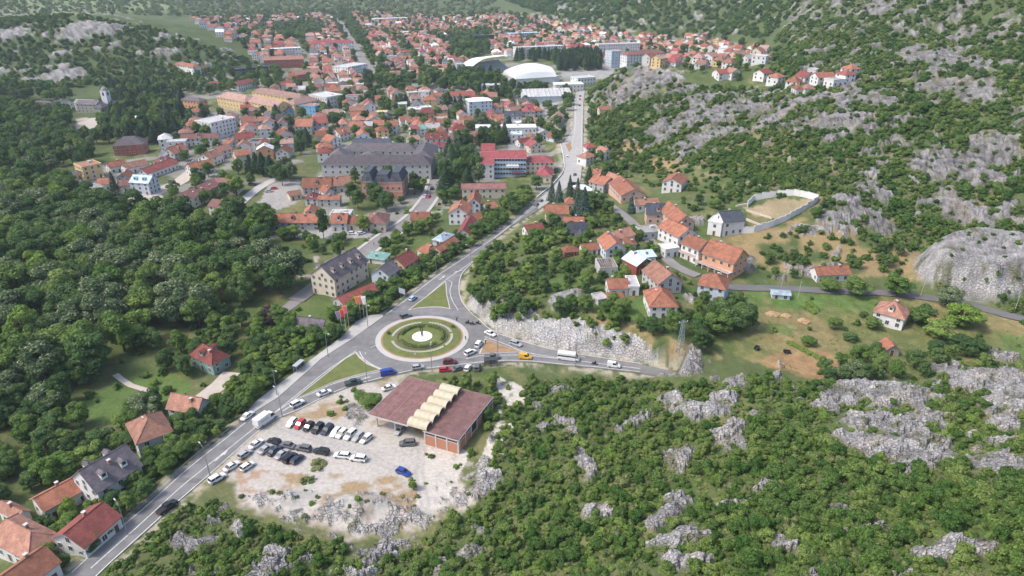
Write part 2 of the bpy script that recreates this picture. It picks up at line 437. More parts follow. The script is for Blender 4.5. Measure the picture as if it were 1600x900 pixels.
def leaf_mat(name, c1, c2, trans=0.28, blossom=None):
    if name in MATS:
        return MATS[name]
    m = bpy.data.materials.new(name); m.use_nodes = True
    t = m.node_tree; t.nodes.clear()
    out = t.nodes.new('ShaderNodeOutputMaterial')
    oi = t.nodes.new('ShaderNodeObjectInfo'); geo = t.nodes.new('ShaderNodeNewGeometry')
    mx = t.nodes.new('ShaderNodeMix'); mx.data_type = 'RGBA'
    mx.inputs[6].default_value = (*c1, 1); mx.inputs[7].default_value = (*c2, 1)
    t.links.new(oi.outputs['Random'], mx.inputs[0])
    mr = t.nodes.new('ShaderNodeMapRange'); mr.inputs[3].default_value = .6; mr.inputs[4].default_value = 1.4
    t.links.new(geo.outputs['Random Per Island'], mr.inputs[0])
    vm = t.nodes.new('ShaderNodeVectorMath'); vm.operation = 'SCALE'
    t.links.new(mx.outputs[2], vm.inputs[0]); t.links.new(mr.outputs[0], vm.inputs['Scale'])
    src = vm.outputs[0]
    if blossom:
        lt = t.nodes.new('ShaderNodeMath'); lt.operation = 'GREATER_THAN'; lt.inputs[1].default_value = .82
        t.links.new(geo.outputs['Random Per Island'], lt.inputs[0])
        m3 = t.nodes.new('ShaderNodeMix'); m3.data_type = 'RGBA'
        t.links.new(lt.outputs[0], m3.inputs[0]); t.links.new(src, m3.inputs[6]); m3.inputs[7].default_value = (*blossom, 1)
        src = m3.outputs[2]
    d = t.nodes.new('ShaderNodeBsdfDiffuse'); tr = t.nodes.new('ShaderNodeBsdfTranslucent'); mi = t.nodes.new('ShaderNodeMixShader')
    mi.inputs[0].default_value = trans
    t.links.new(src, d.inputs[0]); t.links.new(src, tr.inputs[0])
    t.links.new(d.outputs[0], mi.inputs[1]); t.links.new(tr.outputs[0], mi.inputs[2]); t.links.new(mi.outputs[0], out.inputs[0])
    MATS[name] = m
    return m

# ------------------------------------------------------------------ mesh helpers
def tag(o, label=None, cat=None, group=None, kind=None):
    if label: o['label'] = label
    if cat: o['category'] = cat
    if group: o['group'] = group
    if kind: o['kind'] = kind
    return o
def link(name, data, parent=None, loc=None, rz=None):
    o = bpy.data.objects.new(name, data); col.objects.link(o)
    if parent is not None: o.parent = parent
    if loc is not None: o.location = loc
    if rz is not None: o.rotation_euler = (0, 0, rz)
    return o
def empty(name, loc=(0, 0, 0), rz=0.0):
    o = link(name, None, None, loc, rz); o.empty_display_size = .5
    return o
class MB:
    def __init__(s):
        s.v = []; s.f = []; s.m = []
    def add(s, vs, fs, mi=0):
        o = len(s.v); s.v += [tuple(map(float, p)) for p in vs]
        s.f += [tuple(i + o for i in f) for f in fs]; s.m += [mi] * len(fs)
        return s
    def box(s, x0, x1, y0, y1, z0, z1, mi=0):
        return s.add([(x0, y0, z0), (x1, y0, z0), (x1, y1, z0), (x0, y1, z0), (x0, y0, z1), (x1, y0, z1), (x1, y1, z1), (x0, y1, z1)],
                     [(0, 3, 2, 1), (4, 5, 6, 7), (0, 1, 5, 4), (1, 2, 6, 5), (2, 3, 7, 6), (3, 0, 4, 7)], mi)
    def tube(s, p0, p1, r0, r1=None, n=6, mi=0, cap=True):
        r1 = r0 if r1 is None else r1
        p0 = np.array(p0, float); p1 = np.array(p1, float); d = p1 - p0; d /= max(np.linalg.norm(d), 1e-9)
        u = np.cross(d, (0, 0, 1) if abs(d[2]) < .9 else (1, 0, 0)); u /= np.linalg.norm(u); v = np.cross(d, u)
        vs = [p0 + r0 * (cos(2 * pi * k / n) * u + sin(2 * pi * k / n) * v) for k in range(n)] + [p1 + r1 * (cos(2 * pi * k / n) * u + sin(2 * pi * k / n) * v) for k in range(n)]
        fs = [(k, (k + 1) % n, n + (k + 1) % n, n + k) for k in range(n)]
        if cap: fs += [tuple(range(n))[::-1], tuple(range(n, 2 * n))]
        return s.add(vs, fs, mi)
    def prism(s, pts, z0, z1, mi=0, mside=None):
        """pts: plan outline, z0/z1 numbers or lists"""
        n = len(pts); z0 = [z0] * n if np.isscalar(z0) else z0; z1 = [z1] * n if np.isscalar(z1) else z1
        a = sum(pts[i][0] * pts[(i + 1) % n][1] - pts[(i + 1) % n][0] * pts[i][1] for i in range(n))
        idx = list(range(n)) if a > 0 else list(range(n))[::-1]
        vs = [(pts[i][0], pts[i][1], z0[i]) for i in idx] + [(pts[i][0], pts[i][1], z1[i]) for i in idx]
        s.add(vs, [tuple(range(n))[::-1], tuple(range(n, 2 * n))], mi)
        o = len(s.v) - 2 * n
        s.f += [(o + k, o + (k + 1) % n, o + n + (k + 1) % n, o + n + k) for k in range(n)]; s.m += [mi if mside is None else mside] * n
        return s
    def lathe(s, prof, n=12, mi=0, c=(0, 0)):
        vs = [(c[0] + r * cos(2 * pi * k / n), c[1] + r * sin(2 * pi * k / n), z) for r, z in prof for k in range(n)]
        fs = [(i * n + k, i * n + (k + 1) % n, (i + 1) * n + (k + 1) % n, (i + 1) * n + k) for i in range(len(prof) - 1) for k in range(n)]
        return s.add(vs, fs, mi)
    def mesh(s, name, mats, smooth=False):
        me = bpy.data.meshes.new(name); me.from_pydata(s.v, [], s.f)
        for m in (mats if isinstance(mats, (list, tuple)) else [mats]): me.materials.append(m)
        me.polygons.foreach_set('material_index', s.m)
        if smooth: me.polygons.foreach_set('use_smooth', [True] * len(s.f))
        me.update()
        return me
    def build(s, name, mats, parent=None, smooth=False, loc=None, rz=None):
        return link(name, s.mesh(name, mats, smooth), parent, loc, rz)
def tri_poly(pts):
    from mathutils.geometry import tessellate_polygon
    from mathutils import Vector
    return [tuple(t) for t in tessellate_polygon([[Vector((p[0], p[1], 0)) for p in pts]])]
def sheet(name, pts, z, m, thick=0.0):
    fs = []
    for t in tri_poly(pts):
        a, b, c = (pts[i] for i in t)
        if (b[0] - a[0]) * (c[1] - a[1]) - (b[1] - a[1]) * (c[0] - a[0]) < 0: t = t[::-1]
        fs.append(t)
    mb = MB(); n = len(pts)
    zz = [z] * n if np.isscalar(z) else z
    mb.add([(p[0], p[1], q) for p, q in zip(pts, zz)], fs)
    if thick:
        mb.add([(p[0], p[1], q) for p, q in zip(pts, zz)] + [(p[0], p[1], q - thick) for p, q in zip(pts, zz)], [(k, n + k, n + (k + 1) % n, (k + 1) % n) for k in range(n)])
    return mb.build(name, m)
def smooth_line(pts, step):
    P = [np.array(p, float) for p in pts]
    P = [2 * P[0] - P[1]] + P + [2 * P[-1] - P[-2]]
    out = []
    for i in range(1, len(P) - 2):
        L = np.linalg.norm(P[i + 1] - P[i]); n = max(1, int(L / step))
        for k in range(n):
            t = k / n
            out.append(.5 * ((2 * P[i]) + (-P[i - 1] + P[i + 1]) * t + (2 * P[i - 1] - 5 * P[i] + 4 * P[i + 1] - P[i + 2]) * t * t + (-P[i - 1] + 3 * P[i] - 3 * P[i + 1] + P[i + 2]) * t ** 3))
    out.append(P[-2])
    return out
def ribbon(mb, pts, hw, dz, mi=0, zf=None, off=0.0):
    vs = []; n = len(pts)
    for i, p in enumerate(pts):
        d = np.array(pts[min(i + 1, n - 1)]) - np.array(pts[max(i - 1, 0)]); d[2] = 0; d /= max(np.linalg.norm(d), 1e-9)
        q = np.array([-d[1], d[0], 0])
        for s_ in (off + hw, off - hw):
            v = p + q * s_
            vs.append((v[0], v[1], (p[2] if zf is None else zf(v)) + dz))
    mb.add(vs, [(2 * i + 1, 2 * i + 3, 2 * i + 2, 2 * i) for i in range(n - 1)])

# ------------------------------------------------------------------ ground colours: what the soil carries, and sunlight painted on the far left slopes
nx = PX + 10 * (fbm(GX / 6, GY / 6, 71) - .5) * 2; ny = PY + 6 * (fbm(GX / 6, GY / 6, 72) - .5) * 2
n1 = fbm(GX / 9, GY / 9, 101); n2 = fbm(GX / 30, GY / 30, 102); n3 = fbm(GX / 2.2, GY / 2.2, 103)
def mixc(C, c, m):
    return C * (1 - m[..., None]) + np.array(c) * m[..., None]
C = np.zeros(GX.shape + (3,)) + np.array((0.082, 0.115, 0.038))
C = mixc(C, (0.19, 0.175, 0.08), sstep(.45, .7, n1) * .7)
C = mixc(C, (0.06, 0.085, 0.03), sstep(.5, .65, fbm(GX / 3.5, GY / 3.5, 104)) * .6)
C = mixc(C, (0.10, 0.115, 0.05), sstep(.45, .6, n2) * .5)
dryz = inpoly(nx, ny, [(900,480),(1100,540),(1130,560),(1000,560)]) | inpoly(nx, ny, [(940,200),(1010,225),(1100,262),(1040,275),(960,245)]) | inpoly(nx, ny, [(1100,360),(1230,345),(1330,330),(1420,385),(1460,440),(1330,430),(1150,420)])
C = mixc(C, (0.30, 0.215, 0.11), dryz * sstep(.35, .55, n1) * .8)
kz = inpoly(nx, ny, [(925,150),(985,95),(1080,135),(1210,140),(1330,150),(1240,110),(1230,20),(1290,-60),(2200,-300),(2200,520),(1400,400),(1180,300),(1010,240),(960,215)])
C = mixc(C, (0.20, 0.17, 0.10), kz * sstep(.5, .62, n1) * .7)
# meadow
mead = inpoly(nx, ny, [(1150,455),(1260,452),(1420,465),(1600,500),(1700,520),(1700,575),(1560,560),(1430,585),(1280,592),(1160,560),(1090,540),(1110,500)])
C = mixc(C, (0.13, 0.145, 0.052), mead * 1.0)
C = mixc(C, (0.17, 0.15, 0.065), mead * sstep(.5, .65, n3) * .5)
C = mixc(C, (0.24, 0.18, 0.09), mead * sstep(.52, .64, n2) * .6)
C = mixc(C, (0.09, 0.15, 0.04), mead * sstep(.55, .7, 1 - n2 + .3 * (n1 - .5)) * .8)
for pl, c, a in (([(1190,560),(1240,545),(1300,555),(1330,590),(1270,596),(1200,575)], (0.30, 0.17, 0.09), .85), ([(1200,500),(1245,515),(1235,530),(1190,520)], (0.075, 0.14, 0.035), .9), ([(1200,470),(1245,462),(1290,480),(1250,482),(1210,480)], (0.08, 0.16, 0.035), .9),
              ([(1180,540),(1205,520),(1290,545),(1260,560)], (0.25, 0.19, 0.09), .6), ([(1560,520),(1700,540),(1700,570),(1570,558)], (0.09, 0.15, 0.04), .9),
              # lawns
              ([(120,640),(180,600),(240,570),(290,590),(300,615),(270,632),(215,665),(150,660)], (0.095, 0.155, 0.04), 1), ([(225,560),(300,560),(300,600),(240,585)], (0.12, 0.14, 0.05), .8),
              ([(85,730),(130,700),(170,720),(130,760)], (0.09, 0.13, 0.04), .8), ([(430,500),(480,465),(520,470),(480,505)], (0.10, 0.14, 0.045), .9), ([(520,380),(600,370),(575,400),(540,410),(500,405)], (0.12, 0.15, 0.05), .9), ([(600,375),(700,370),(680,395),(620,400)], (0.095, 0.14, 0.04), .9),
              ([(850,430),(900,405),(960,440),(940,490),(860,470)], (0.09, 0.14, 0.04), .85), ([(940,470),(1010,465),(1010,500),(950,500)], (0.085, 0.15, 0.035), .9), ([(270,640),(330,620),(365,580),(350,610),(330,640)], (0.33, 0.25, 0.17), .8),
              # worked bare patches inside the walled garden
              ([(1165,325),(1215,308),(1262,312),(1262,325),(1230,342),(1180,340)], (0.36, 0.27, 0.18), .9), ([(1163,330),(1200,342),(1200,358),(1165,350)], (0.22, 0.17, 0.09), .8),
              ([(150,118),(200,112),(200,130),(150,130)], (0.42, 0.30, 0.18), .9), ([(30,125),(90,122),(90,138),(30,138)], (0.13, 0.17, 0.06), .9), ([(245,118),(300,112),(300,125),(250,126)], (0.38, 0.33, 0.27), .8),
              ([(1260,20),(1312,-8),(1322,-4),(1280,22)], (0.55, 0.50, 0.44), .9), ([(1240,50),(1270,45),(1265,65),(1235,72)], (0.27, 0.22, 0.13), .8), ([(1275,145),(1320,143),(1330,160),(1290,163)], (0.36, 0.33, 0.27), .7)):
    C = mixc(C, c, inpoly(nx, ny, pl) * a * (0.75 + .5 * (n1 - .5)))
town = inpoly(nx, ny, [(250,130),(420,100),(360,60),(300,30),(450,22),(900,22),(1000,50),(1200,70),(1190,95),(985,96),(935,130),(915,230),(850,300),(760,300),(690,330),(600,360),(420,372),(400,300),(300,330),(180,335),(100,300),(110,270),(250,240),(260,190)])
C = mixc(C, (0.27, 0.255, 0.235), town * sstep(.46, .56, fbm(GX / 16, GY / 16, 55)) * .75)
C = mixc(C, (0.078, 0.105, 0.042), (GR > 620) * (1 - town) * .85)
C = mixc(C, (0.24, 0.27, 0.13), (GR > 1000) * inpoly(nx, ny, [(-300,-200),(420,-200),(260,18),(-300,40)]) * .6)  # sunlit brightness of the far left slopes, put into the ground colour
for pl, c in (([(415,354),(592,354),(580,372),(415,372)], (0.30, 0.29, 0.28)), ([(425,275),(470,282),(462,318),(430,330),(405,318)], (0.30, 0.28, 0.26)), ([(880,100),(962,100),(955,122),(905,128),(875,118)], (0.30, 0.29, 0.27)), ([(835,160),(872,158),(868,186),(838,184)], (0.30, 0.29, 0.28)),
              ([(182,318),(245,300),(262,312),(215,338),(195,345)], (0.42, 0.38, 0.34)), ([(120,185),(152,184),(150,195),(118,215)], (0.42, 0.36, 0.30)), ([(380,425),(410,440),(500,425),(488,400),(498,400),(490,435)], (0.34, 0.29, 0.26)), ([(790,205),(815,205),(812,235),(795,235)], (0.3, 0.29, 0.28))):
    C = mixc(C, c, inpoly(PX, PY, pl) * 1.0)
grav = (1 - sstep(-3, 2.0, sdL + 16 * (n1 - .5) + 6 * (n3 - .5)))
gravm = grav * sstep(.33, .47, fbm(GX / 5, GY / 5, 88) + .3 * inpoly(PX, PY, [(400,670),(560,660),(660,680),(680,760),(600,740),(400,740)]))
C = mixc(C, (0.30, 0.22, 0.13), grav)
C = mixc(C, (0.41, 0.378, 0.34), gravm)
C = mixc(C, (0.36, 0.34, 0.315), np.maximum(HM, HM2) * .8)
C = mixc(C, (0.32, 0.19, 0.12), grav * inpoly(nx, ny, [(365,735),(450,735),(440,768),(375,770)]) * sstep(.42, .6, n3 * .6 + n1 * .4) * .8)
for pl in ([(772,590),(815,600),(828,640),(800,690),(770,745),(745,745),(778,650)], [(660,700),(735,700),(720,745),(690,790),(650,800)]):
    C = mixc(C, (0.47, 0.43, 0.38), inpoly(nx, ny, pl) * sstep(.40, .5, n1 * .6 + n3 * .4))
for trk in ([(430,662),(500,690),(580,712),(650,705)], [(640,760),(620,735),(560,700),(470,680),(415,672)], [(660,700),(655,740),(665,790)]):
    d_ = np.full(GX.shape, 99.0); d_[msk] = seg_dist(GX[msk], GY[msk], lvl(trk))[0]
    C = mixc(C, (0.33, 0.315, 0.295), (1 - sstep(.2, .7, np.abs(d_ - .8) + .5 * (n3 - .5))) * grav * .6)
verge = (1 - sstep(1.0, 4.5, sdJ)) * sstep(-.5, .5, sdJ)
C = mixc(C, (0.40, 0.35, 0.28), verge * sstep(.35, .55, n3) * .8)
lich = sstep(.45, .62, fbm(GX / 2.6, GY / 2.6, 205, 4, .6))
rc = 0.335 + 0.12 * (cc - .5) + 0.12 * (cd - .5) + 0.10 * (n1 - .5) - lich * .09 - kz * .075 + sstep(.1, .3, dome_m) * .07
rc = np.where(cutm, rc * .6 + .215, rc)
whit = np.where(cutm, 1.12, 1.0)
Rk = np.stack([rc * 1.03 * whit, rc * 0.985 * whit, rc * 0.965 * whit], -1)
warm = sstep(.55, .75, fbm(GX / 7, GY / 7, 203)) * .35
Rk = mixc(Rk, (0.36, 0.30, 0.23), warm)
soil_in = sstep(.62, .72, fbm(GX / 3.2, GY / 3.2, 204)) * .8 * (1 - cutm * .7)
Rk = mixc(Rk, (0.12, 0.125, 0.06), soil_in)
C = C * (1 - RM[..., None]) + Rk * RM[..., None]
C = C * (1 + ((.3 + .5 * mead) * (n3 - .5) * (1 - .7 * grav) * (GR < 600))[..., None])

me = bpy.data.meshes.new('ground')
NV = NA * NR
me.vertices.add(NV)
me.vertices.foreach_set('co', np.stack([GX, GY, GZ], -1).astype(np.float32).ravel())
ii, jj = np.meshgrid(np.arange(NR - 1), np.arange(NA - 1), indexing='ij')
q = np.stack([ii * NA + jj, ii * NA + jj + 1, (ii + 1) * NA + jj + 1, (ii + 1) * NA + jj], -1).reshape(-1, 4)[:, ::-1]
me.loops.add(q.size); me.loops.foreach_set('vertex_index', q.astype(np.int32).ravel())
me.polygons.add(len(q)); me.polygons.foreach_set('loop_start', (np.arange(len(q)) * 4).astype(np.int32)); me.polygons.foreach_set('loop_total', np.full(len(q), 4, np.int32))
me.update(calc_edges=True)
RQ = RM.ravel()[q].mean(1) > .25
me.polygons.foreach_set('use_smooth', ~RQ)
ca = me.color_attributes.new('soil', 'FLOAT_COLOR', 'POINT')
ca.data.foreach_set('color', np.concatenate([C.reshape(-1, 3), np.ones((NV, 1))], 1).astype(np.float32).ravel())
ra = me.attributes.new('stone', 'FLOAT', 'POINT'); ra.data.foreach_set('value', RM.astype(np.float32).ravel())
gm = bpy.data.materials.new('karst_ground'); gm.use_nodes = True
t = gm.node_tree; b = t.nodes['Principled BSDF']; b.inputs['Roughness'].default_value = .95; b.inputs['Specular IOR Level'].default_value = .15
at1 = t.nodes.new('ShaderNodeAttribute'); at1.attribute_name = 'soil'
at2 = t.nodes.new('ShaderNodeAttribute'); at2.attribute_name = 'stone'
tc = t.nodes.new('ShaderNodeTexCoord')
no = t.nodes.new('ShaderNodeTexNoise'); no.inputs['Scale'].default_value = 1.1; no.inputs['Detail'].default_value = 8; no.inputs['Roughness'].default_value = .65
t.links.new(tc.outputs['Object'], no.inputs['Vector'])
mr = t.nodes.new('ShaderNodeMapRange'); mr.inputs[1].default_value = .3; mr.inputs[2].default_value = .7; mr.inputs[3].default_value = .78; mr.inputs[4].default_value = 1.22
t.links.new(no.outputs[0], mr.inputs[0])
vm = t.nodes.new('ShaderNodeVectorMath'); vm.operation = 'SCALE'
t.links.new(at1.outputs['Color'], vm.inputs[0]); t.links.new(mr.outputs[0], vm.inputs['Scale']); t.links.new(vm.outputs[0], b.inputs['Base Color'])
vo = t.nodes.new('ShaderNodeTexVoronoi'); vo.feature = 'DISTANCE_TO_EDGE'; vo.inputs['Scale'].default_value = .9
mp = t.nodes.new('ShaderNodeMapping'); mp.inputs['Scale'].default_value = (1, 1.6, 1.2)
t.links.new(tc.outputs['Object'], mp.inputs[0]); t.links.new(mp.outputs[0], vo.inputs['Vector'])
ck = t.nodes.new('ShaderNodeMapRange'); ck.inputs[1].default_value = 0; ck.inputs[2].default_value = .16; ck.inputs[3].default_value = 0; ck.inputs[4].default_value = .6; t.links.new(vo.outputs[0], ck.inputs[0])
m1 = t.nodes.new('ShaderNodeMath'); m1.operation = 'MULTIPLY'; t.links.new(ck.outputs[0], m1.inputs[0]); t.links.new(at2.outputs['Fac'], m1.inputs[1])
ms = t.nodes.new('ShaderNodeMath'); ms.operation = 'MULTIPLY_ADD'; ms.inputs[1].default_value = .42; ms.inputs[2].default_value = .1; t.links.new(at2.outputs['Fac'], ms.inputs[0])
m2 = t.nodes.new('ShaderNodeMath'); m2.operation = 'MULTIPLY_ADD'; t.links.new(no.outputs[0], m2.inputs[0]); t.links.new(ms.outputs[0], m2.inputs[1]); t.links.new(m1.outputs[0], m2.inputs[2])
bp = t.nodes.new('ShaderNodeBump'); bp.inputs['Strength'].default_value = .9; bp.inputs['Distance'].default_value = .7
t.links.new(m2.outputs[0], bp.inputs['Height']); t.links.new(bp.outputs[0], b.inputs['Normal'])
me.materials.append(gm)
tag(link('ground', me), 'rocky green valley floor and stony hillsides', kind='structure')

# ------------------------------------------------------------------ roads, kerbs, markings
ASPH = mat('asphalt', (0.175, 0.171, 0.169), .9, .20, .35, bump=.2, bscale=2)
t = ASPH.node_tree
_v = t.nodes.new('ShaderNodeTexVoronoi'); _v.inputs['Scale'].default_value = .09; _tc = [n for n in t.nodes if n.type == 'TEX_COORD'][0]
_mp = t.nodes.new('ShaderNodeMapping'); _mp.inputs['Rotation'].default_value = (0, 0, .9); _mp.inputs['Scale'].default_value = (.5, 2.2, 1); t.links.new(_tc.outputs['Object'], _mp.inputs[0]); t.links.new(_mp.outputs[0], _v.inputs['Vector'])
_s = t.nodes.new('ShaderNodeSeparateColor'); t.links.new(_v.outputs['Color'], _s.inputs[0])
_r = t.nodes.new('ShaderNodeMapRange'); _r.inputs[3].default_value = .84; _r.inputs[4].default_value = 1.12; t.links.new(_s.outputs[0], _r.inputs[0])
_m = t.nodes.new('ShaderNodeVectorMath'); _m.operation = 'SCALE'; _o = [n for n in t.nodes if n.type == 'VECT_MATH' and n != _m][0]
t.links.new(_o.outputs[0], _m.inputs[0]); t.links.new(_r.outputs[0], _m.inputs['Scale']); t.links.new(_m.outputs[0], t.nodes['Principled BSDF'].inputs['Base Color'])
CONC = mat('concrete_paving', (0.42, 0.40, 0.375), .9, .10, .25)
KERB = mat('kerb_stone', (0.44, 0.42, 0.40), .9, .08, .5)
PAINT = mat('road_paint', (0.52, 0.52, 0.50), .8, .35, 1.6)
LANE = mat('lane_asphalt', (0.22, 0.205, 0.20), .9, .14, .2)
GRAVL = mat('pale_gravel', (0.44, 0.385, 0.33), .95, .12, .5)
DKPAV = mat('dark_lane', (0.14, 0.135, 0.135), .9, .14, .3)
def densify(P, step=6.0):
    out = []
    n = len(P)
    for i in range(n):
        a, b = np.array(P[i]), np.array(P[(i + 1) % n]); L = np.linalg.norm(b - a); k = max(1, int(L / step))
        out += [a + (b - a) * j / k for j in range(k)]
    return out
road = tag(sheet('road', JW, 0.04, ASPH), 'grey asphalt main road with roundabout junction', kind='structure')
pav = tag(sheet('pavement', PAVE, 0.17, CONC, .5), 'pale concrete pavement by the flagpoles', kind='structure')
for k, (pts, hw) in LW.items():
    m = {'museum_street': LANE, 'park_street': GRAVL, 'promenade': CONC, 'meadow_road': DKPAV, 'hill_lane': LANE, 'boulevard': LANE, 'monastery_drive': GRAVL, 'side_street': LANE, 'lawn_track': GRAVL, 'yard_track': GRAVL, 'wood_track': LANE}[k]
    P = smooth_line(pts, 4.0)
    P = [np.array([p[0], p[1], max(p[2], 0) if False else p[2]]) for p in P]
    for p in P:
        p[2] = float(hz(p[0:1], p[1:2])[0])
    zs = np.array([p[2] for p in P]); zs = np.convolve(np.pad(zs, 2, 'edge'), np.ones(5) / 5, 'valid')
    for p, z in zip(P, zs): p[2] = z
    mb = MB(); ribbon(mb, P, hw, 0.14 + 0.1 * min(3, np.hypot(P[0][0], P[0][1]) / 300))
    tag(mb.build('path' if 'track' in k or k == 'promenade' else 'street', m), k.replace('_', ' ') + ' running between gardens and houses', kind='structure')
# pavements along the museum street
for off in (-4.6, 4.6):
    mb = MB(); P = smooth_line(LW['museum_street'][0][3:], 4.0)
    for p in P: p[2] = float(hz(p[0:1], p[1:2])[0])
    ribbon(mb, P, .9, 0.4, off=off)
    tag(mb.build('pavement', CONC), 'narrow pale pavement beside the museum street', kind='structure')
PALE = mat('pale_dusty_road', (0.36, 0.345, 0.325), .9, .12, .3)
tag(sheet('road', lvl([(841,312),(866,291),(880.5,272),(881.5,250),(876.5,226),(886.5,215),(895.5,202),(897,170),(897.5,154),(900.5,144),(913.5,142),(911.5,160),(910.5,202),(910.5,229),(909.5,257),(906.5,284),(893,287),(879,298),(862,313),(841,327)]), 0.09, PALE), 'pale dusty straight road running up to the ribbed hall', kind='structure')
# painted markings
marks = []
def mark(pxs, wd=.13, dash=None, z=0.055):
    P = smooth_line(lvl(pxs), 1.5)
    if not dash:
        mb = MB(); ribbon(mb, P, wd, 0, zf=lambda v: z); marks.append(mb); return
    on, off = dash; acc = 0; cur = []
    for a, b in zip(P[:-1], P[1:]):
        acc += np.linalg.norm(b - a)
        if acc % (on + off) < on: cur.append(a)
        elif len(cur) > 1:
            mb = MB(); ribbon(mb, cur, wd, 0, zf=lambda v: z); marks.append(mb); cur = []
        else: cur = []
mark([(112,895),(171,840),(232,788),(285,740),(320,711),(353,685),(396,650)])
mark([(142,888),(171,862),(205,832),(240,800),(285,759),(330,723),(370,691),(400,667),(425,648),(455,628)])
mark([(400,667),(435,640),(470,612),(510,580),(545,556),(556,548)])
mark([(145,905),(173,878),(236,821),(276,785),(327,741),(371,702),(402,675),(431,654),(468,639),(496,625),(541,605),(600,589),(640,579),(686,573),(759,565),(790,563),(835,564.5),(880,569),(920,572),(1000,581)])
mark([(459,626),(490,613),(520,600),(560,588),(600,579)])
mark([(612,582),(650,575),(690,570)], .1, (2, 2))
mark([(603,491),(634,469),(682,432),(724,404),(771,372),(802,348),(838,318)])
mark([(640,485),(668,462),(697,437),(716,424),(745,403),(768,381)])
mark([(697,437),(706,441),(703,455),(707,470),(716,485)])
mark([(744,404),(733,415),(721,429),(717,449),(721,469),(734,487),(747,498),(774,519),(836,539),(873,548),(940,559),(1000,568)], .15)
mark([(772,373),(803,349),(843,318),(868,298),(885,282)], .13, None, .12)
mark([(757,526),(790,538),(820,550),(870,559),(905,564),(960,571),(1000,576)])
mark([(728,561),(750,556),(790,555),(820,555),(850,558),(870,560)])
mark([(838,538),(860,545),(880,552),(930,561)], .1, (2, 2.5))
mark([(904,160),(904,200),(899,240),(896,262)], .16, (3, 4), .12); mark([(899,160),(898.5,200),(891,235)], .14, None, .12); mark([(910,160),(909,200),(908.2,229),(907,257)], .14, None, .12)
mark([(606,518),(600,530),(590,538),(566,549)], .12, (1, 1)); mark([(562,549),(566,558),(580,569),(597,577),(612,582)], .14)
mb = MB()
for (cx, cy), d in (((346,712), (1, -.82)), ((452,636), (1, -.62)), ((568,592), (1, -.3)), ((614,484), (1, -.75)), ((691,434), (1, -.75)), ((716,424), (-1, .3))):
    p = on_level(cx, cy); q = on_level(cx + 4 * d[0], cy + 4 * d[1]); u = (q - p) / np.linalg.norm(q - p); v = np.array([-u[1], u[0], 0])
    A = [(-2.4, .16), (.6, .16), (.6, .55), (2.4, 0), (.6, -.55), (.6, -.16), (-2.4, -.16)]
    P = [p + a * u + b_ * v for a, b_ in A]
    mb.add([(x[0], x[1], .056) for x in P], [(0, 6, 5, 1), (2, 4, 3), (1, 5, 4), (1, 4, 2)])
marks.append(mb)
allm = MB()
for m_ in marks: allm.add(m_.v, m_.f)
mk = allm.build('lane_markings', PAINT, road); mk['kind'] = 'stuff'
# zebra crossings near the lot

# ------------------------------------------------------------------ buildings
ROOFC = {'o': (0.262, 0.108, 0.068), 's': (0.285, 0.145, 0.104), 'r': (0.22, 0.066, 0.054), 'c': (0.25, 0.066, 0.070), 'b': (0.20, 0.095, 0.085), 'd': (0.115, 0.10, 0.11), 'k': (0.055, 0.062, 0.078), 'g': (0.26, 0.25, 0.24), 'w': (0.62, 0.62, 0.61), 'l': (0.42, 0.52, 0.60), 't': (0.18, 0.33, 0.29), 'y': (0.55, 0.36, 0.12), 'p': (0.30, 0.185, 0.155), 'q': (0.40, 0.37, 0.36)}
ROOFN = {'o': 'orange', 's': 'salmon', 'r': 'red', 'c': 'crimson', 'b': 'maroon', 'd': 'dark grey', 'k': 'slate', 'g': 'grey', 'w': 'white', 'l': 'pale blue', 't': 'teal green', 'y': 'ochre', 'p': 'dusty pink', 'q': 'pale grey'}
WALLC = {'w': (0.62, 0.61, 0.60), 'c': (0.54, 0.47, 0.37), 'g': (0.42, 0.41, 0.40), 'p': (0.52, 0.35, 0.28), 'y': (0.60, 0.44, 0.22), 'b': (0.14, 0.34, 0.55), 'l': (0.50, 0.56, 0.62), 'k': (0.045, 0.05, 0.065), 'R': (0.30, 0.09, 0.06), 'n': (0.21, 0.33, 0.30), 's': (0.36, 0.34, 0.31), 'k': (0.06, 0.07, 0.09), 'a': (0.56, 0.30, 0.18)}
WALLN = {'w': 'white', 'c': 'cream', 'g': 'grey', 'p': 'pinkish', 'y': 'yellow', 'b': 'blue', 'l': 'pale blue', 'k': 'black', 'R': 'red brick', 'n': 'green', 's': 'stone', 'a': 'peach'}
def rmat(k):
    return tile_mat('roof_' + ROOFN[k].replace(' ', '_'), ROOFC[k], k in 'lwtq')
def wmat(k):
    return mat('wall_' + WALLN[k].replace(' ', '_'), WALLC[k], .9, .10, .5, .08)
GLASS = mat('window_glass', (0.045, 0.055, 0.065), .25, 0, spec=.5)
FRAME = mat('window_frame', (0.55, 0.54, 0.52), .6, 0)
WOOD = mat('door_wood', (0.14, 0.075, 0.045), .7, .1)
CHIM = mat('chimney_brick', (0.36, 0.20, 0.15), .9, .15, 3)
STEEL = mat('grey_steel', (0.30, 0.31, 0.32), .5, .05, metal=.4)
DARK = mat('dark_opening', (0.03, 0.03, 0.03), .9, 0)
LIGHTC = mat('light_concrete', (0.50, 0.48, 0.45), .9, .10, .8)
_w = MB(); W_, H_ = .55, .7
_w.box(-W_, W_, -.04, .02, -H_, H_, 0)
for a in ((-W_ - .09, -W_, -H_ - .09, H_ + .09), (W_, W_ + .09, -H_ - .09, H_ + .09), (-W_, W_, H_, H_ + .09), (-W_, W_, -H_ - .13, -H_), (-.03, .03, -H_, H_)):
    _w.box(a[0], a[1], -.09, .02, a[2], a[3], 1)
WINDOW = _w.mesh('window', [GLASS, FRAME])
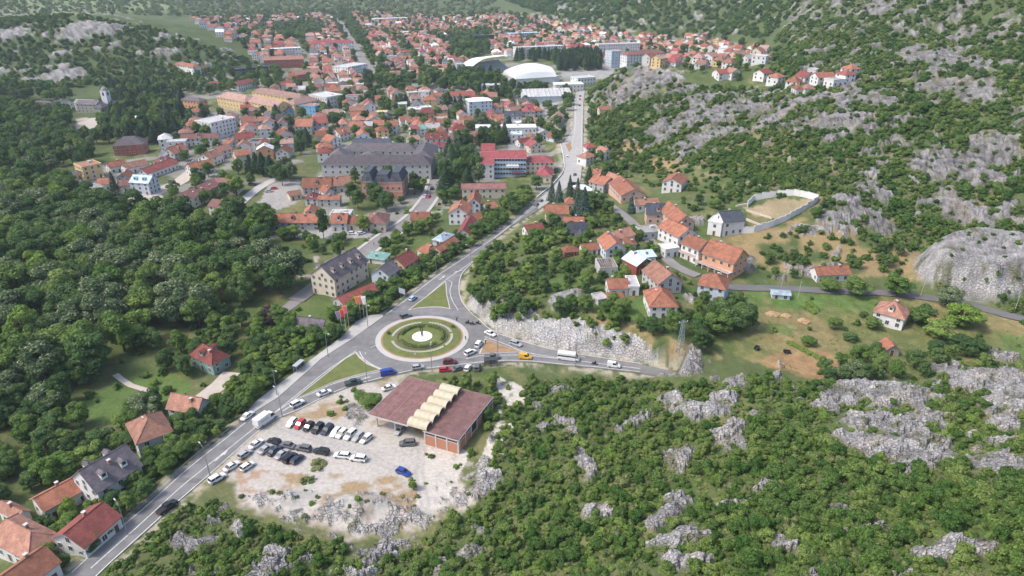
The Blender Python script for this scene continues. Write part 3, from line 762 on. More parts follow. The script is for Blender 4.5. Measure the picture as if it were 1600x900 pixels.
_d = MB(); _d.box(-.5, .5, -.05, .02, 0, 2.1, 0); _d.box(-.62, -.5, -.1, .02, 0, 2.2, 1); _d.box(.5, .62, -.1, .02, 0, 2.2, 1); _d.box(-.62, .62, -.1, .02, 2.2, 2.32, 1)
DOOR = _d.mesh('door', [WOOD, FRAME])
_c = MB(); _c.box(-.35, .35, -.35, .35, -1.2, 1.0, 0); _c.box(-.43, .43, -.43, .43, 1.0, 1.15, 1)
CHIMNEY = _c.mesh('chimney', [CHIM, LIGHTC])

def roof_mesh(mb, L, D, z, rise, kind, ov=.45, th=.2, mi=0, mi2=1):
    """gable/hip along x ('g','h'), gable along y ('G'), flat 'f', mono-pitch 's'"""
    l, d = L / 2 + ov, D / 2 + ov
    if kind == 'f':
        mb.box(-L / 2 - .15, L / 2 + .15, -D / 2 - .15, D / 2 + .15, z, z + .25, mi)
        for a in ((-L / 2 - .2, L / 2 + .2, -D / 2 - .2, -D / 2 + .12), (-L / 2 - .2, L / 2 + .2, D / 2 - .12, D / 2 + .2), (-L / 2 - .2, -L / 2 + .12, -D / 2 + .12, D / 2 - .12), (L / 2 - .12, L / 2 + .2, -D / 2 + .12, D / 2 - .12)):
            mb.box(a[0], a[1], a[2], a[3], z + .002, z + .6, mi2)
        return
    zl = z - rise * ov / (D / 2 if kind in 'ghs' else L / 2)
    if kind == 's':
        top = [(-l, -d, z - .1), (l, -d, z - .1), (l, d, z + rise), (-l, d, z + rise)]; fs = [(0, 1, 2, 3)]
    elif kind == 'g':
        top = [(-l, -d, zl), (l, -d, zl), (l, 0, z + rise), (l, d, zl), (-l, d, zl), (-l, 0, z + rise)]; fs = [(0, 1, 2, 5), (5, 2, 3, 4)]
    elif kind == 'G':
        top = [(-l, -d, zl), (0, -d, z + rise), (l, -d, zl), (l, d, zl), (0, d, z + rise), (-l, d, zl)]; fs = [(0, 1, 4, 5), (1, 2, 3, 4)]
    else:
        if l >= d:
            r = max(l - d * .95, .02); R = [(-r, 0, z + rise), (r, 0, z + rise)]
            top = [(-l, -d, zl), (l, -d, zl), (l, d, zl), (-l, d, zl)] + R; fs = [(0, 1, 5, 4), (1, 2, 5), (2, 3, 4, 5), (3, 0, 4)]
        else:
            r = max(d - l * .95, .02); R = [(0, -r, z + rise), (0, r, z + rise)]
            top = [(-l, -d, zl), (l, -d, zl), (l, d, zl), (-l, d, zl)] + R; fs = [(0, 1, 4), (1, 2, 5, 4), (2, 3, 5), (3, 0, 4, 5)]
    n = len(top)
    bot = [(x, y, q - th) for x, y, q in top]
    edges = {}
    for f in fs:
        for a, b_ in zip(f, f[1:] + f[:1]): edges[(a, b_)] = 1
    fr = [(a, a + n, b_ + n, b_) for (a, b_) in edges if (b_, a) not in edges]
    mb.add(top + bot, fs + [tuple(i + n for i in f)[::-1] for f in fs], mi); mb.add(top + bot, fr, mi2)

def wall_mesh(mb, L, D, z, rise, kind, z0=-2.5, mi=0):
    l, d = L / 2, D / 2
    if kind == 'g':
        mb.add([(-l, -d, z0), (l, -d, z0), (l, d, z0), (-l, d, z0), (-l, -d, z), (l, -d, z), (l, d, z), (-l, d, z), (-l, 0, z + rise - .21), (l, 0, z + rise - .21)],
               [(0, 1, 5, 4), (1, 2, 6, 9, 5), (2, 3, 7, 6), (3, 0, 4, 8, 7)], mi)
    elif kind == 'G':
        mb.add([(-l, -d, z0), (l, -d, z0), (l, d, z0), (-l, d, z0), (-l, -d, z), (l, -d, z), (l, d, z), (-l, d, z), (0, -d, z + rise - .21), (0, d, z + rise - .21)],
               [(0, 1, 5, 8, 4), (1, 2, 6, 5), (2, 3, 7, 9, 6), (3, 0, 4, 7)], mi)
    elif kind == 's':
        mb.add([(-l, -d, z0), (l, -d, z0), (l, d, z0), (-l, d, z0), (-l, -d, z - .3), (l, -d, z - .3), (l, d, z + rise - .3), (-l, d, z + rise - .3)], [(0, 1, 5, 4), (1, 2, 6, 5), (2, 3, 7, 6), (3, 0, 4, 7)], mi)
    else:
        mb.add([(-l, -d, z0), (l, -d, z0), (l, d, z0), (-l, d, z0), (-l, -d, z), (l, -d, z), (l, d, z), (-l, d, z)], [(0, 1, 5, 4), (1, 2, 6, 5), (2, 3, 7, 6), (3, 0, 4, 7), (4, 5, 6, 7)] if kind == 'f' else [(0, 1, 5, 4), (1, 2, 6, 5), (2, 3, 7, 6), (3, 0, 4, 7)], mi)

def win_spots(L, D, eave, pitch=3.0, storey=2.9):
    """(x, y, z, rz) for windows on the four walls"""
    out = []
    ns = max(1, int(round(eave / storey)))
    for s_ in range(ns):
        z = min(eave - 1.05, s_ * eave / ns + 1.55)
        for (ln, off, rz) in ((L, D / 2, 0), (D, L / 2, pi / 2), (L, D / 2, pi), (D, L / 2, -pi / 2)):
            n = max(1, int(ln / pitch)) if ln > 2.4 else 0
            for k in range(n):
                a = (k + .5) / n * ln - ln / 2
                x, y = a * cos(rz) + off * sin(rz), a * sin(rz) - off * cos(rz)
                out.append((x, y, z, rz, s_, k, n))
    return out

def frame_of(A, B, C, eave, iso=False):
    """eave line A->B in photo pixels, C = depth in metres (away from the viewer) or a pixel on the far side"""
    P = at(A[0], A[1], eave); Q = at(B[0], B[1], eave)
    zc = .5 * (P[2] + Q[2])
    P = on_level(A[0], A[1], zc); Q = on_level(B[0], B[1], zc)
    u = Q - P; u[2] = 0; L = np.linalg.norm(u); u /= L
    n = np.array([-u[1], u[0], 0])
    if isinstance(C, tuple):
        S = on_level(C[0], C[1], P[2]); D = abs((S - Q) @ n); sg = 1 if (S - Q) @ n > 0 else -1
    else:
        D = C; sg = 1 if n @ np.array([P[0] + Q[0], P[1] + Q[1], 0]) > 0 else -1
    if sg < 0:
        P, Q = Q, P; u = -u; n = -n
    c = (P + Q) / 2 + n * D / 2
    return c, L, D, atan2(u[1], u[0]), P[2] - eave
FOOT = []   # footprints: x, y, radius
def build_house(name, c, L, D, rz, gz, eave, kind, rise, rc, wc, label, cat='house', group=None, detail=2, pitch=3.0, dormers=0, chim=1, porch=None, z0=-2.5):
    h = empty(name, (c[0], c[1], gz), rz); tag(h, label, cat, group)
    FOOT.append((c[0], c[1], max(L, D) / 2, rz, L, D))
    mb = MB(); wall_mesh(mb, L, D, eave, rise, kind, z0); mb.build('wall', wmat(wc), h)
    mb = MB(); roof_mesh(mb, L, D, eave, rise, kind, ov=.45 if kind != 'f' else 0); rf = mb.build('roof', [rmat(rc), wmat(wc) if kind == 'f' else mat('eave_board', (0.30, 0.24, 0.20), .8, .1)], h)
    rr_ = random.Random(int(c[0] * 31 + c[1] * 17))
    if detail >= 2:
        sp = win_spots(L, D, eave, pitch)
        dk = rr_.randrange(max(1, sp[0][6])) if sp else 0
        for (x, y, z, r, s_, k, n) in sp:
            if s_ == 0 and r == 0 and k == dk:
                link('door', DOOR, h, (x, y, 0.02), r)
            elif rr_.random() < .88:
                link('window', WINDOW, h, (x, y, z), r)
        if kind == 'G' and rise > 2 and L > 6:
            link('window', WINDOW, h, (0, -D / 2, eave + .45), 0)
        if kind == 'g' and rise > 2 and D > 6:
            link('window', WINDOW, h, (L / 2, 0, eave + .45), pi / 2); link('window', WINDOW, h, (-L / 2, 0, eave + .45), -pi / 2)
        if kind in 'gGh':
            mb = MB()
            if kind == 'g': mb.tube((-L / 2 - .45, 0, eave + rise + .02), (L / 2 + .45, 0, eave + rise + .02), .14, n=5)
            elif kind == 'G': mb.tube((0, -D / 2 - .45, eave + rise + .02), (0, D / 2 + .45, eave + rise + .02), .14, n=5)
            else:
                l, d = L / 2 + .45, D / 2 + .45; r_ = max(abs(l - d) - .05 * min(l, d) + .0, .02) if True else 0
                r_ = max(max(l, d) - min(l, d) * .95, .02); e = eave + rise + .02; zl = eave - rise * .45 / (D / 2) + .02
                E = [(-r_, 0), (r_, 0)] if l >= d else [(0, -r_), (0, r_)]
                mb.tube((*E[0], e), (*E[1], e), .13, n=5)
                for sx in (-1, 1):
                    for sy in (-1, 1):
                        q_ = E[0] if (sx < 0 if l >= d else sy < 0) else E[1]
                        mb.tube((sx * l, sy * d, zl), (*q_, e), .12, n=5)
            if kind in 'gGh': mb.build('ridge_cap', mat('ridge_tile', tuple(1.12 * x for x in ROOFC[rc]), .85, .1) if False else rmat(rc), rf)
        if kind == 'f' and L > 7:
            mb = MB(); mb.box(-.9, .9, -.7, .7, eave + .25, eave + 1.3); mb.build('roof_box', LIGHTC, rf, loc=(L * .2, D * .15, 0))
        for k in range(chim if kind != 'f' else 0):
            fx = rr_.uniform(-.25, .25) * L; fy = rr_.uniform(.05, .2) * D * (1 if rr_.random() < .6 else -1)
            if kind == 's': zz = eave + rise * (.5 + fy / D)
            elif kind == 'G': fx, fy = fx * .4, fy * 1.6; zz = eave + rise * (1 - abs(fx) / (L / 2))
            else: zz = eave + rise * (1 - abs(fy) / (D / 2)) * (1 if kind == 'g' else max(.3, 1 - max(0, abs(fx) - (L - D) / 2) / (D / 2)))
            link('chimney', CHIMNEY, rf, (fx, fy, zz))
        for k in range(dormers):
            a = (k + .5) / dormers
            for sgn in ((-1, 1) if kind == 'g' else (-1, 1)):
                if kind == 'G': px_, py_, rz_ = sgn * L * .3, (a - .5) * D, (pi / 2 if sgn > 0 else -pi / 2)
                else: px_, py_, rz_ = (a - .5) * L * .9, sgn * D * .3, (0 if sgn < 0 else pi)
                half = (L if kind == 'G' else D) / 2
                zz = eave + rise * (1 - (.3 * 2))
                dm = MB(); wall_mesh(dm, 1.5, 1.7, 1.1, .55, 'G', -.6); roof_mesh(dm, 1.5, 1.9, 1.1, .6, 'G', .15, .08, 1, 1); dm.box(-.45, .45, -.9, -.84, .1, 1.0, 2)
                key = 'dormer_' + rc + wc
                if key not in MATS: MATS[key] = dm.mesh('dormer', [wmat(wc), rmat(rc), GLASS])
                link('dormer', MATS[key], rf, (px_, py_, zz), rz_)
    elif detail == 1:
        mb = MB()
        for (x, y, z, r, s_, k, n) in win_spots(L, D, eave, 3.4):
            if rr_.random() < .85:
                ux, uy = cos(r), sin(r); nx_, ny_ = sin(r), -cos(r)
                P = [(x + a * ux + .04 * nx_, y + a * uy + .04 * ny_, z + b_) for a, b_ in ((-.55, -.7), (.55, -.7), (.55, .7), (-.55, .7))]
                Q = [(x + a * ux - .05 * nx_, y + a * uy - .05 * ny_, z + b_) for a, b_ in ((-.55, -.7), (.55, -.7), (.55, .7), (-.55, .7))]
                mb.add(P + Q, [(0, 1, 2, 3), (4, 5, 1, 0), (5, 6, 2, 1), (6, 7, 3, 2), (7, 4, 0, 3)])
        if mb.v:
            o = mb.build('window_openings', GLASS, h); o['kind'] = 'stuff'
        if kind != 'f' and rr_.random() < .6: link('chimney', CHIMNEY, rf, (rr_.uniform(-.2, .2) * L, .08 * D, eave + rise * .8))
    return h, rf

HOUSES = [
 # A px, B px, depth (m or px), eave, roof, rise, roof col, wall col, dormers, label
 ((-25,836),(44,873),(105,842),4.5,'h',3.0,'s','w',0,'large salmon hip roofed house cut by the lower left corner of the photo'),
 ((20,930),(91,877),(55,858),4.2,'g',2.6,'o','w',0,'ribbed orange gabled house at the bottom edge beside the main road'),
 ((131,854),(187,806),9,3.6,'g',2.6,'r','w',0,'long red roofed house behind bushes right beside the main road'),
 ((-4,794),(27,809),(56,802),4.2,'g',1.2,'s','w',0,'small white house with low salmon roof at the left edge'),
 ((69,797),(137,760),7,4.0,'g',2.0,'o','w',0,'long low orange roofed wing with white edges joined to grey roofed house'),
 ((151,768),(220,726),10.5,5.5,'g',4.2,'d','w',2,'white house under big dark grey roof with dormers left of the road'),
 ((214,692),(268,672),11,6.0,'h',3.2,'s','g',0,'grey two storey house with orange hip roof above the parked white cars'),
 ((261,636),(307,644),(336,627),5.0,'g',3.0,'s','g',0,'long salmon gabled house at the edge of the green lawn'),
 ((296,553),(331,568),(361,555),4.6,'h',3.2,'r','n',1,'green walled villa with weathered red hip roof beside the lawn'),
 ((461,509),(502,514),(513,503),3.2,'g',2.4,'d','w',0,'low house with dark grey roof among trees below the flagpoles'),
 ((485,427),(522,436),(577,407),8.6,'G',4.6,'d','c',4,'large cream hotel block with dark grey roof and many dormers'),
 ((580,426),(608,431),(626,419),5.6,'G',2.8,'d','l',0,'white house with dark grey roof next to the cream hotel block'),
 ((607,411),(632,416),(645,400),5.0,'G',3.0,'r','y',0,'yellow house with red roof behind the white grey roofed house'),
 ((572,402),(600,406),6,2.6,'s',.7,'t','w',0,'low restaurant terrace with teal green roof beside the street'),
 ((537,475),(592,452),7,3.0,'g',1.8,'r','g',0,'long low red roof hidden in trees under the hotel'),
 ((416,347),(497,347),9,4.6,'g',3.0,'o','g',1,'very long orange roofed row house behind the museum car park'),
 ((517,348),(541,348),9,4.6,'g',3.2,'o','w',1,'orange roofed white row house right of the tall single tree'),
 ((542,349),(569,349),8,3.6,'g',2.2,'o','c',0,'low cream row house with orange roof beside the maroon corner house'),
 ((570,349),(602,349),(621,335),4.4,'h',2.8,'b','c',0,'cream corner house with maroon roof at the street bend'),
 ((515,337),(546,337),8,4.5,'f',0,'q','w',0,'flat pale roofed annex behind the orange row houses'),
 ((474,334),(496,333),8,4.6,'G',2.6,'o','w',0,'small orange gable rising behind the long row house'),
 ((473,293),(517,291),10,4.4,'g',4.0,'o','g',1,'big bright orange roof left of the pink mansion'),
 ((519,290),(547,288),10,4.4,'g',3.6,'s','g',0,'salmon roof beside the pink mansion, right of a grey gap'),
 ((476,310),(496,310),7,4.4,'h',2.4,'r','w',1,'small red roofed white house in front of the big orange roof'),
 ((497,311),(530,311),5,4.4,'g',1.4,'o','g',0,'long pale grey house with narrow orange roof'),
 ((508,301),(522,298),8,3.4,'G',2.2,'o','w',0,'small orange gable between the two orange roofs and the narrow house'),
 ((453,306),(471,303),6,3.0,'g',1.6,'s','c',0,'low salmon shed beside the square car park'),
 ((551,225),(609,225),10,6.0,'g',2.6,'k','w',0,'long white hall with slate blue roof behind the grey school'),
 ((722,295),(790,294),9,6.2,'g',1.6,'b','c',0,'long cream block with maroon roof below the red roofed hospital'),
 ((642,343),(670,343),8,4.0,'g',2.6,'o','a',0,'peach house with plain orange roof beside the museum street'),
 ((701,332),(731,333),(737,321),6.4,'G',3.0,'o','w',0,'white gabled house with orange roof, two tall dark windows in its gable'),
 ((731,318),(750,318),(764,305),5.4,'G',3.0,'o','w',0,'white gabled house with orange roof directly below the maroon block'),
 ((714,364),(733,365),(746,343),3.2,'G',2.0,'c','w',0,'long crimson roofed outbuilding with red sheeting beside the main road'),
 ((734,344),(754,341),7,3.6,'g',1.8,'o','w',0,'small orange roof joined to the crimson outbuilding'),
 ((676,374),(692,377),(712,367),6.0,'h',1.6,'l','l',0,'pale blue metal roofed house near the road bend'),
 ((688,392),(716,376),5,4.6,'g',1.6,'o','a',0,'narrow salmon walled house with orange roof along the hedge'),
 ((652,389),(669,398),(682,387),3.8,'h',3.2,'o','w',0,'orange pyramid roofed house above the main road'),
 ((764,326),(778,323),8,3.2,'g',1.8,'o','w',0,'orange roof peeking from trees left of the main road'),
 # east of the road
 ((853,333),(888,333),8,4.2,'g',3.0,'o','c',0,'cream house with tall plain orange roof beside the main road'),
 ((881,347),(912,347),5,3.4,'g',1.8,'o','c',0,'low orange roof with rounded end above the slate gabled house'),
 ((888,358),(917,358),6,4.2,'g',2.2,'k','g',0,'grey house with dark slate roof below the rounded orange roof'),
 ((901,369),(917,369),5,2.8,'G',1.6,'k','g',0,'small slate gabled shed in front of the slate roofed house'),
 ((824,361),(850,357),6,3.0,'g',1.8,'r','w',0,'low red roof hidden behind hedges right of the main road'),
 ((884,317),(898,317),6,4.0,'h',2.0,'o','c',0,'small orange roof between tall dark conifers'),
 ((943,289),(963,282),10,4.4,'G',3.0,'o','g',0,'grey gabled house with orange roof above the white market roof'),
 ((963,285),(977,282),10,4.4,'G',3.0,'s','w',0,'narrow salmon roofed house right of the grey gabled house'),
 ((971,305),(1009,303),(998,283),3.8,'G',3.2,'o','p',0,'wide pink gabled house with broad orange roof'),
 ((995,320),(1030,318),7,3.4,'g',1.8,'s','w',0,'long pale salmon roof above the slate roofed pink house'),
 ((1011,334),(1047,335),9,5.0,'g',3.6,'k','p',1,'pink house with slate roof and round dormers'),
 ((1035,284),(1065,288),(1077,278),5.2,'G',2.6,'o','w',0,'large plain white gabled house at the foot of the rocks'),
 ((1057,348),(1085,346),(1066,323),5.0,'G',3.2,'o','p',0,'pink gabled house with orange roof, uppermost of three in a row'),
 ((1060,370),(1090,364),(1071,346),5.0,'G',3.0,'o','w',0,'white gabled house with orange roof, middle of three in a row'),
 ((1065,379),(1092,390),(1105,380),6.6,'g',2.8,'o','w',0,'white house with long balcony and orange roof, lowest of three in a row'),
 ((1098,394),(1147,410),(1167,398),6.8,'g',4.0,'o','a',0,'largest orange roof on the slope, three storey peach walled house'),
 ((1132,347),(1164,344),10,6.4,'g',3.0,'k','w',0,'modern bright white house with smooth slate roof beside the walled garden'),
 ((1107,346),(1128,350),8,6.0,'f',0,'w','w',0,'white flat roofed cube with terrace left of the modern slate roofed house'),
 ((1091,443),(1133,451),(1156,439),5.6,'h',3.2,'o','l',0,'pale two storey house with orange hip roof where the meadow road begins'),
 ((1029,443),(1066,438),(1047,416),4.8,'G',3.4,'s','g',0,'grey gabled house with patched salmon roof in the middle of the hamlet'),
 ((1016,478),(1059,478),12,5.0,'h',3.6,'o','w',0,'white house with orange hip roof directly above the rock cutting'),
 ((952,450),(982,449),7,3.6,'g',2.0,'o','w',0,'low white house with orange roof left of the patched salmon house'),
 ((983,449),(999,449),9,3.4,'f',0,'q','w',0,'white flat roofed annex with small chimney pipe'),
 ((950,465),(973,465),4,2.4,'g',1.0,'o','g',0,'little orange roofed shed below the low white house'),
 ((935,470),(950,467),5,1.8,'f',0,'q','g',0,'pale flat concrete shed beside the little orange shed'),
 ((995,415),(1021,408),(978,402),4.2,'G',2.2,'l','R',0,'red brick gable under a pale blue metal roof'),
 ((1003,402),(1025,400),5,3.6,'s',.8,'l','w',0,'pale blue sheet roof behind the red brick gable'),
 ((947,390),(978,388),(945,372),4.6,'G',3.0,'o','l',0,'pale blue gabled house with big orange roof and outside stair'),
 ((911,390),(935,388),5,3.0,'g',1.6,'o','w',0,'small white house with orange roof left of the outside stair'),
 ((883,393),(905,391),5,2.4,'h',1.4,'o','R',0,'orange roofed open hut at the edge of the gardens'),
 ((966,373),(992,366),8,4.2,'g',2.2,'s','w',0,'salmon roofed house above the pale blue gable'),
 ((979,382),(994,381),5,3.0,'s',.8,'o','w',0,'small orange lean-to right of the salmon roofed house'),
 ((1005,365),(1035,362),8,2.8,'f',0,'g','g',0,'grey flat carport beside the hill lane'),
 ((1040,391),(1061,388),6,3.6,'f',0,'w','w',0,'white flat roofed garage left of the balcony house'),
 ((1278,429),(1329,427),6,3.4,'g',2.0,'o','w',0,'lonely low white cottage with orange roof above the meadow road'),
 ((1366,485),(1413,498),(1423,483),4.6,'h',3.2,'s','w',1,'white house with salmon hip roof standing alone in the meadow'),
 ((1384,546),(1406,547),5,2.4,'G',1.8,'o','s',0,'stone shed with orange roof in the lower meadow'),
 ((1455,508),(1474,510),4,2.2,'s',1.2,'o','s',0,'tiny orange roofed hut between green trees in the meadow'),
 ((1207,459),(1235,461),4,2.0,'g',.6,'l','l',0,'pale metal roofed shed beside the meadow road'),
 ((917,231),(934,230),8,5.0,'h',2.4,'r','w',0,'white house with red hip roof, highest along the right of the road'),
 ((916,247),(932,243),8,4.6,'h',2.2,'s','w',0,'white house with salmon roof just below the red hip roofed one'),
 ((944,238),(955,236),8,5.0,'G',2.2,'s','w',0,'small white gabled house right of the roadside houses'),
 ((926,271),(937,272),8,3.2,'g',1.8,'o','w',0,'orange roof behind a dark tree beside the road'),
 ((943,256),(957,257),5,3.0,'g',1.4,'k','g',0,'dark slate roofed hut on the slope above the road'),
 ((937,171),(960,170),6,3.0,'g',1.6,'o','c',0,'long low orange roof at the foot of the rocky knoll'),
 # town side, middle distance
 ((857,186),(874,187),18,5.0,'G',3.0,'p','c',0,'cream gabled house with long brownish roof left of the straight road'),
 ((842,208),(860,206),14,5.0,'G',2.0,'q','w',0,'pale roofed white hall left of the straight road'),
 ((829,229),(847,227),10,5.0,'G',3.0,'c','c',0,'cream gabled house with crimson roof behind the hospital'),
 ((743,201),(838,200),12,7.0,'f',0,'w','w',0,'long white commercial block with red bands'),
 ((798,211),(815,211),10,6.0,'f',0,'l','w',0,'pale flat roofed hall in front of the white commercial block'),
 ((816,174),(836,174),10,9.0,'h',4.0,'c','g',1,'tall grey building with steep crimson roof'),
 ((788,181),(815,181),10,7.0,'g',3.0,'k','w',1,'white building with slate roof and white gable'),
 ((750,187),(787,185),9,5.5,'g',3.0,'o','w',1,'orange roofed row left of the slate roofed white building'),
 ((799,173),(816,171),9,6.0,'g',2.4,'s','w',0,'salmon roof behind the slate roofed white building'),
 ((733,159),(769,157),14,12.0,'h',2.0,'w','l',0,'tall pale grey school with white roof'),
 ((717,179),(731,178),8,9.0,'G',2.2,'s','w',0,'tall narrow white house with salmon gable'),
 ((682,193),(696,193),7,5.0,'g',2.6,'o','w',1,'small orange roof with two skylights'),
 ((709,195),(724,195),7,5.0,'g',3.0,'p','w',1,'dusty pink roof right of the small orange one'),
 ((643,203),(654,202),8,5.0,'g',2.4,'c','w',0,'crimson half of a pair of joined roofs'),
 ((655,202),(666,201),8,5.0,'g',2.4,'t','w',0,'greenish half of a pair of joined roofs'),
 ((665,217),(699,216),9,6.0,'g',3.2,'r','w',2,'long red mansard roof with dormers above the grey school'),
 ((674,229),(694,229),7,4.4,'g',2.2,'c','w',1,'crimson roof just behind the corner of the grey school'),
 ((641,219),(657,217),8,4.4,'g',2.2,'p','w',0,'dusty pink roof left of the long red mansard'),
 ((635,172),(657,172),12,5.0,'f',0,'w','g',0,'bright white flat hall roof in the town centre'),
 ((660,169),(675,168),9,5.0,'f',0,'l','g',0,'pale flat roof right of the bright white hall'),
 ((653,144),(670,144),8,9.0,'f',0,'q','w',0,'tall white block standing among red roofs'),
 ((671,151),(691,150),9,6.0,'g',2.6,'o','w',0,'orange roof right of the tall white block'),
 ((701,150),(742,149),10,6.0,'g',3.2,'r','w',2,'long red roof with skylights below the park trees'),
 ((626,188),(637,187),7,5.0,'g',2.4,'o','w',0,'small square orange roof in the town centre'),
 ((482,148),(510,153),(528,147),10.0,'f',0,'w','w',0,'large plain white block in the town centre'),
 ((540,151),(568,151),8,6.0,'f',0,'r','w',0,'white row with a red stripe right of the plain white block'),
 ((568,152),(581,148),8,6.0,'h',2.4,'s','w',0,'salmon roof at the end of the red striped row'),
 ((467,165),(492,167),11,8.0,'f',0,'p','b',0,'bright blue walled block'),
 ((444,174),(463,171),9,5.0,'G',2.6,'r','b',0,'blue gabled house beside the bright blue block'),
 ((473,160),(496,161),10,6.0,'h',3.0,'p','w',0,'dusty hip roof behind the bright blue block'),
 ((460,197),(486,197),14,6.0,'g',4.0,'o','g',0,'big orange roof below the bright blue block'),
 ((487,193),(512,191),12,6.0,'g',3.4,'r','g',1,'wide red roof right of the big orange roof'),
 ((506,178),(530,176),10,5.0,'g',2.6,'p','w',0,'dusty pink row right of the bright blue block'),
 ((515,221),(533,217),9,5.0,'G',3.0,'o','w',0,'orange roofed corner house above the grey school'),
 ((531,210),(548,206),10,5.4,'g',3.0,'o','w',1,'orange roof behind the corner house'),
 ((545,197),(566,197),8,6.0,'g',2.6,'o','w',2,'leftmost orange roof of the terrace row'),
 ((566,196),(581,196),8,6.0,'g',2.2,'q','w',1,'white roofed house within the terrace row'),
 ((582,195),(599,195),8,6.0,'g',2.8,'o','w',1,'middle orange roof of the terrace row'),
 ((604,196),(620,196),8,7.0,'g',2.8,'o','w',2,'rightmost orange roof of the terrace row'),
 ((585,209),(604,208),7,4.0,'g',2.0,'o','w',0,'low orange roof below the terrace row'),
 ((586,176),(604,176),8,5.0,'f',0,'y','g',0,'ochre flat roof in the town centre'),
 # left of the centre
 ((92,276),(117,275),9,6.0,'g',2.0,'d','y',0,'yellow block with brown grey roof at the edge of the wood'),
 ((128,262),(158,256),12,8.0,'f',0,'s','y',0,'taller yellow block with small roof terrace'),
 ((101,284),(127,279),7,3.2,'g',1.6,'o','w',0,'low orange roofed house in front of the yellow block'),
 ((151,288),(172,287),8,4.0,'g',2.4,'o','w',0,'plain orange roof left of a tall conifer'),
 ((181,277),(203,277),7,4.4,'G',2.4,'o','s',0,'grey stone gable with orange roof'),
 ((186,290),(203,289),8,4.0,'g',2.2,'b','w',0,'maroon roofed house left of the pale blue building'),
 ((202,284),(231,286),9,7.4,'g',3.0,'l','l',2,'pale blue building with grey blue roof and white windows'),
 ((172,262),(198,257),8,4.0,'g',2.4,'o','w',0,'orange roof behind the stone gable'),
 ((197,263),(231,256),8,4.0,'g',2.2,'s','w',0,'long salmon roof above the pale blue building'),
 ((230,271),(278,254),8,4.0,'g',2.4,'r','w',0,'long red roof running up the street'),
 ((239,252),(262,254),8,5.0,'h',2.4,'b','w',1,'white house with maroon mansard roof'),
 ((247,241),(260,241),8,5.0,'G',2.6,'w','w',0,'small white gable above the maroon mansard'),
 ((272,240),(294,232),9,5.4,'g',3.4,'o','g',1,'orange roof with dormers at the street corner'),
 ((125,291),(140,296),(160,290),6.0,'h',1.2,'q','w',0,'white roofed house with red walls among trees'),
 ((300,265),(335,258),10,5.0,'g',2.8,'o','w',0,'wide orange roof behind round street trees'),
 ((328,248),(348,240),9,5.4,'g',2.6,'s','w',0,'white gabled house stepping up the street'),
 ((340,238),(362,232),9,5.0,'g',2.6,'s','w',0,'salmon roof stepping up the street'),
 ((353,228),(378,224),9,6.0,'G',2.8,'o','g',0,'grey gabled house with orange roof near the cypress group'),
 ((387,223),(428,223),10,6.0,'f',0,'k','w',0,'white block with dark flat roof edges'),
 ((430,238),(450,238),10,5.4,'G',3.0,'o','g',0,'grey gabled house right of the cypress group'),
 ((283,217),(340,215),8,5.4,'g',2.4,'b','w',1,'long white row with maroon roof behind the wood'),
 ((304,189),(329,193),(346,181),11.0,'f',0,'q','w',0,'tall pale civic block with flat roof'),
 ((282,155),(311,158),9,7.0,'h',2.0,'d','a',0,'orange brown villa with dark roof among trees'),
 ((272,100),(301,105),9,6.0,'h',2.4,'o','w',0,'orange roofed white house alone on the wooded hill'),
 ((311,106),(319,106),7,7.0,'G',2.0,'s','y',0,'narrow ochre house beside the one on the wooded hill'),
 ((326,133),(348,130),9,5.0,'h',2.4,'c','w',0,'crimson roof above the yellow barracks'),
 ((372,133),(400,126),10,6.0,'h',2.6,'r','w',0,'red roofed villa behind the yellow barracks'),
 ((376,170),(418,168),9,5.0,'g',2.6,'r','w',2,'long red roof in front of the yellow barracks'),
 ((412,94),(474,92),14,9.0,'g',3.0,'s','R',0,'long brick hall with flat orange roof'),
 ((450,113),(464,117),(472,104),6.0,'G',3.0,'s','R',0,'small brick gable in front of the long brick hall'),
 ((362,110),(430,103),14,7.0,'f',0,'k','k',0,'long black modern building with white window rows'),
 ((1194,115),(1207,113),9,5.0,'g',2.4,'r','w',0,'red roof on the slope left of the hillside hamlet'),
 ((1216,121),(1228,119),9,5.0,'h',2.4,'o','w',0,'leftmost orange roof of the hillside hamlet'),
 ((1228,126),(1246,128),9,6.0,'h',3.0,'o','w',0,'brightest orange roof of the hillside hamlet'),
 ((1242,118),(1258,121),9,6.0,'g',3.0,'r','w',0,'red roof behind the brightest one in the hillside hamlet'),
 ((1262,109),(1275,110),8,7.0,'f',0,'q','w',0,'white flat roofed house at the top of the hillside hamlet'),
 ((1279,121),(1306,120),9,5.0,'g',2.6,'o','w',0,'long orange roof in the middle of the hillside hamlet'),
 ((1303,126),(1325,124),8,4.0,'f',0,'q','w',0,'long white walled terrace in the hillside hamlet'),
 ((1322,117),(1338,116),9,5.0,'h',2.4,'r','w',0,'red roof at the right end of the hillside hamlet'),
 ((1330,108),(1345,107),9,5.0,'h',2.4,'o','w',0,'highest orange roof of the hillside hamlet'),
 ((1244,139),(1257,139),8,4.0,'h',2.2,'o','w',0,'left of two low orange roofs below the hillside hamlet'),
 ((1258,138),(1274,138),8,4.0,'h',2.2,'s','w',0,'right of two low orange roofs below the hillside hamlet'),
 ((1124,115),(1143,114),10,5.0,'g',2.6,'r','w',0,'red roofed white house behind the rocky ridge'),
 ((1144,113),(1158,112),9,5.0,'G',2.6,'s','w',0,'white gabled house right of the red roofed one behind the ridge'),
]
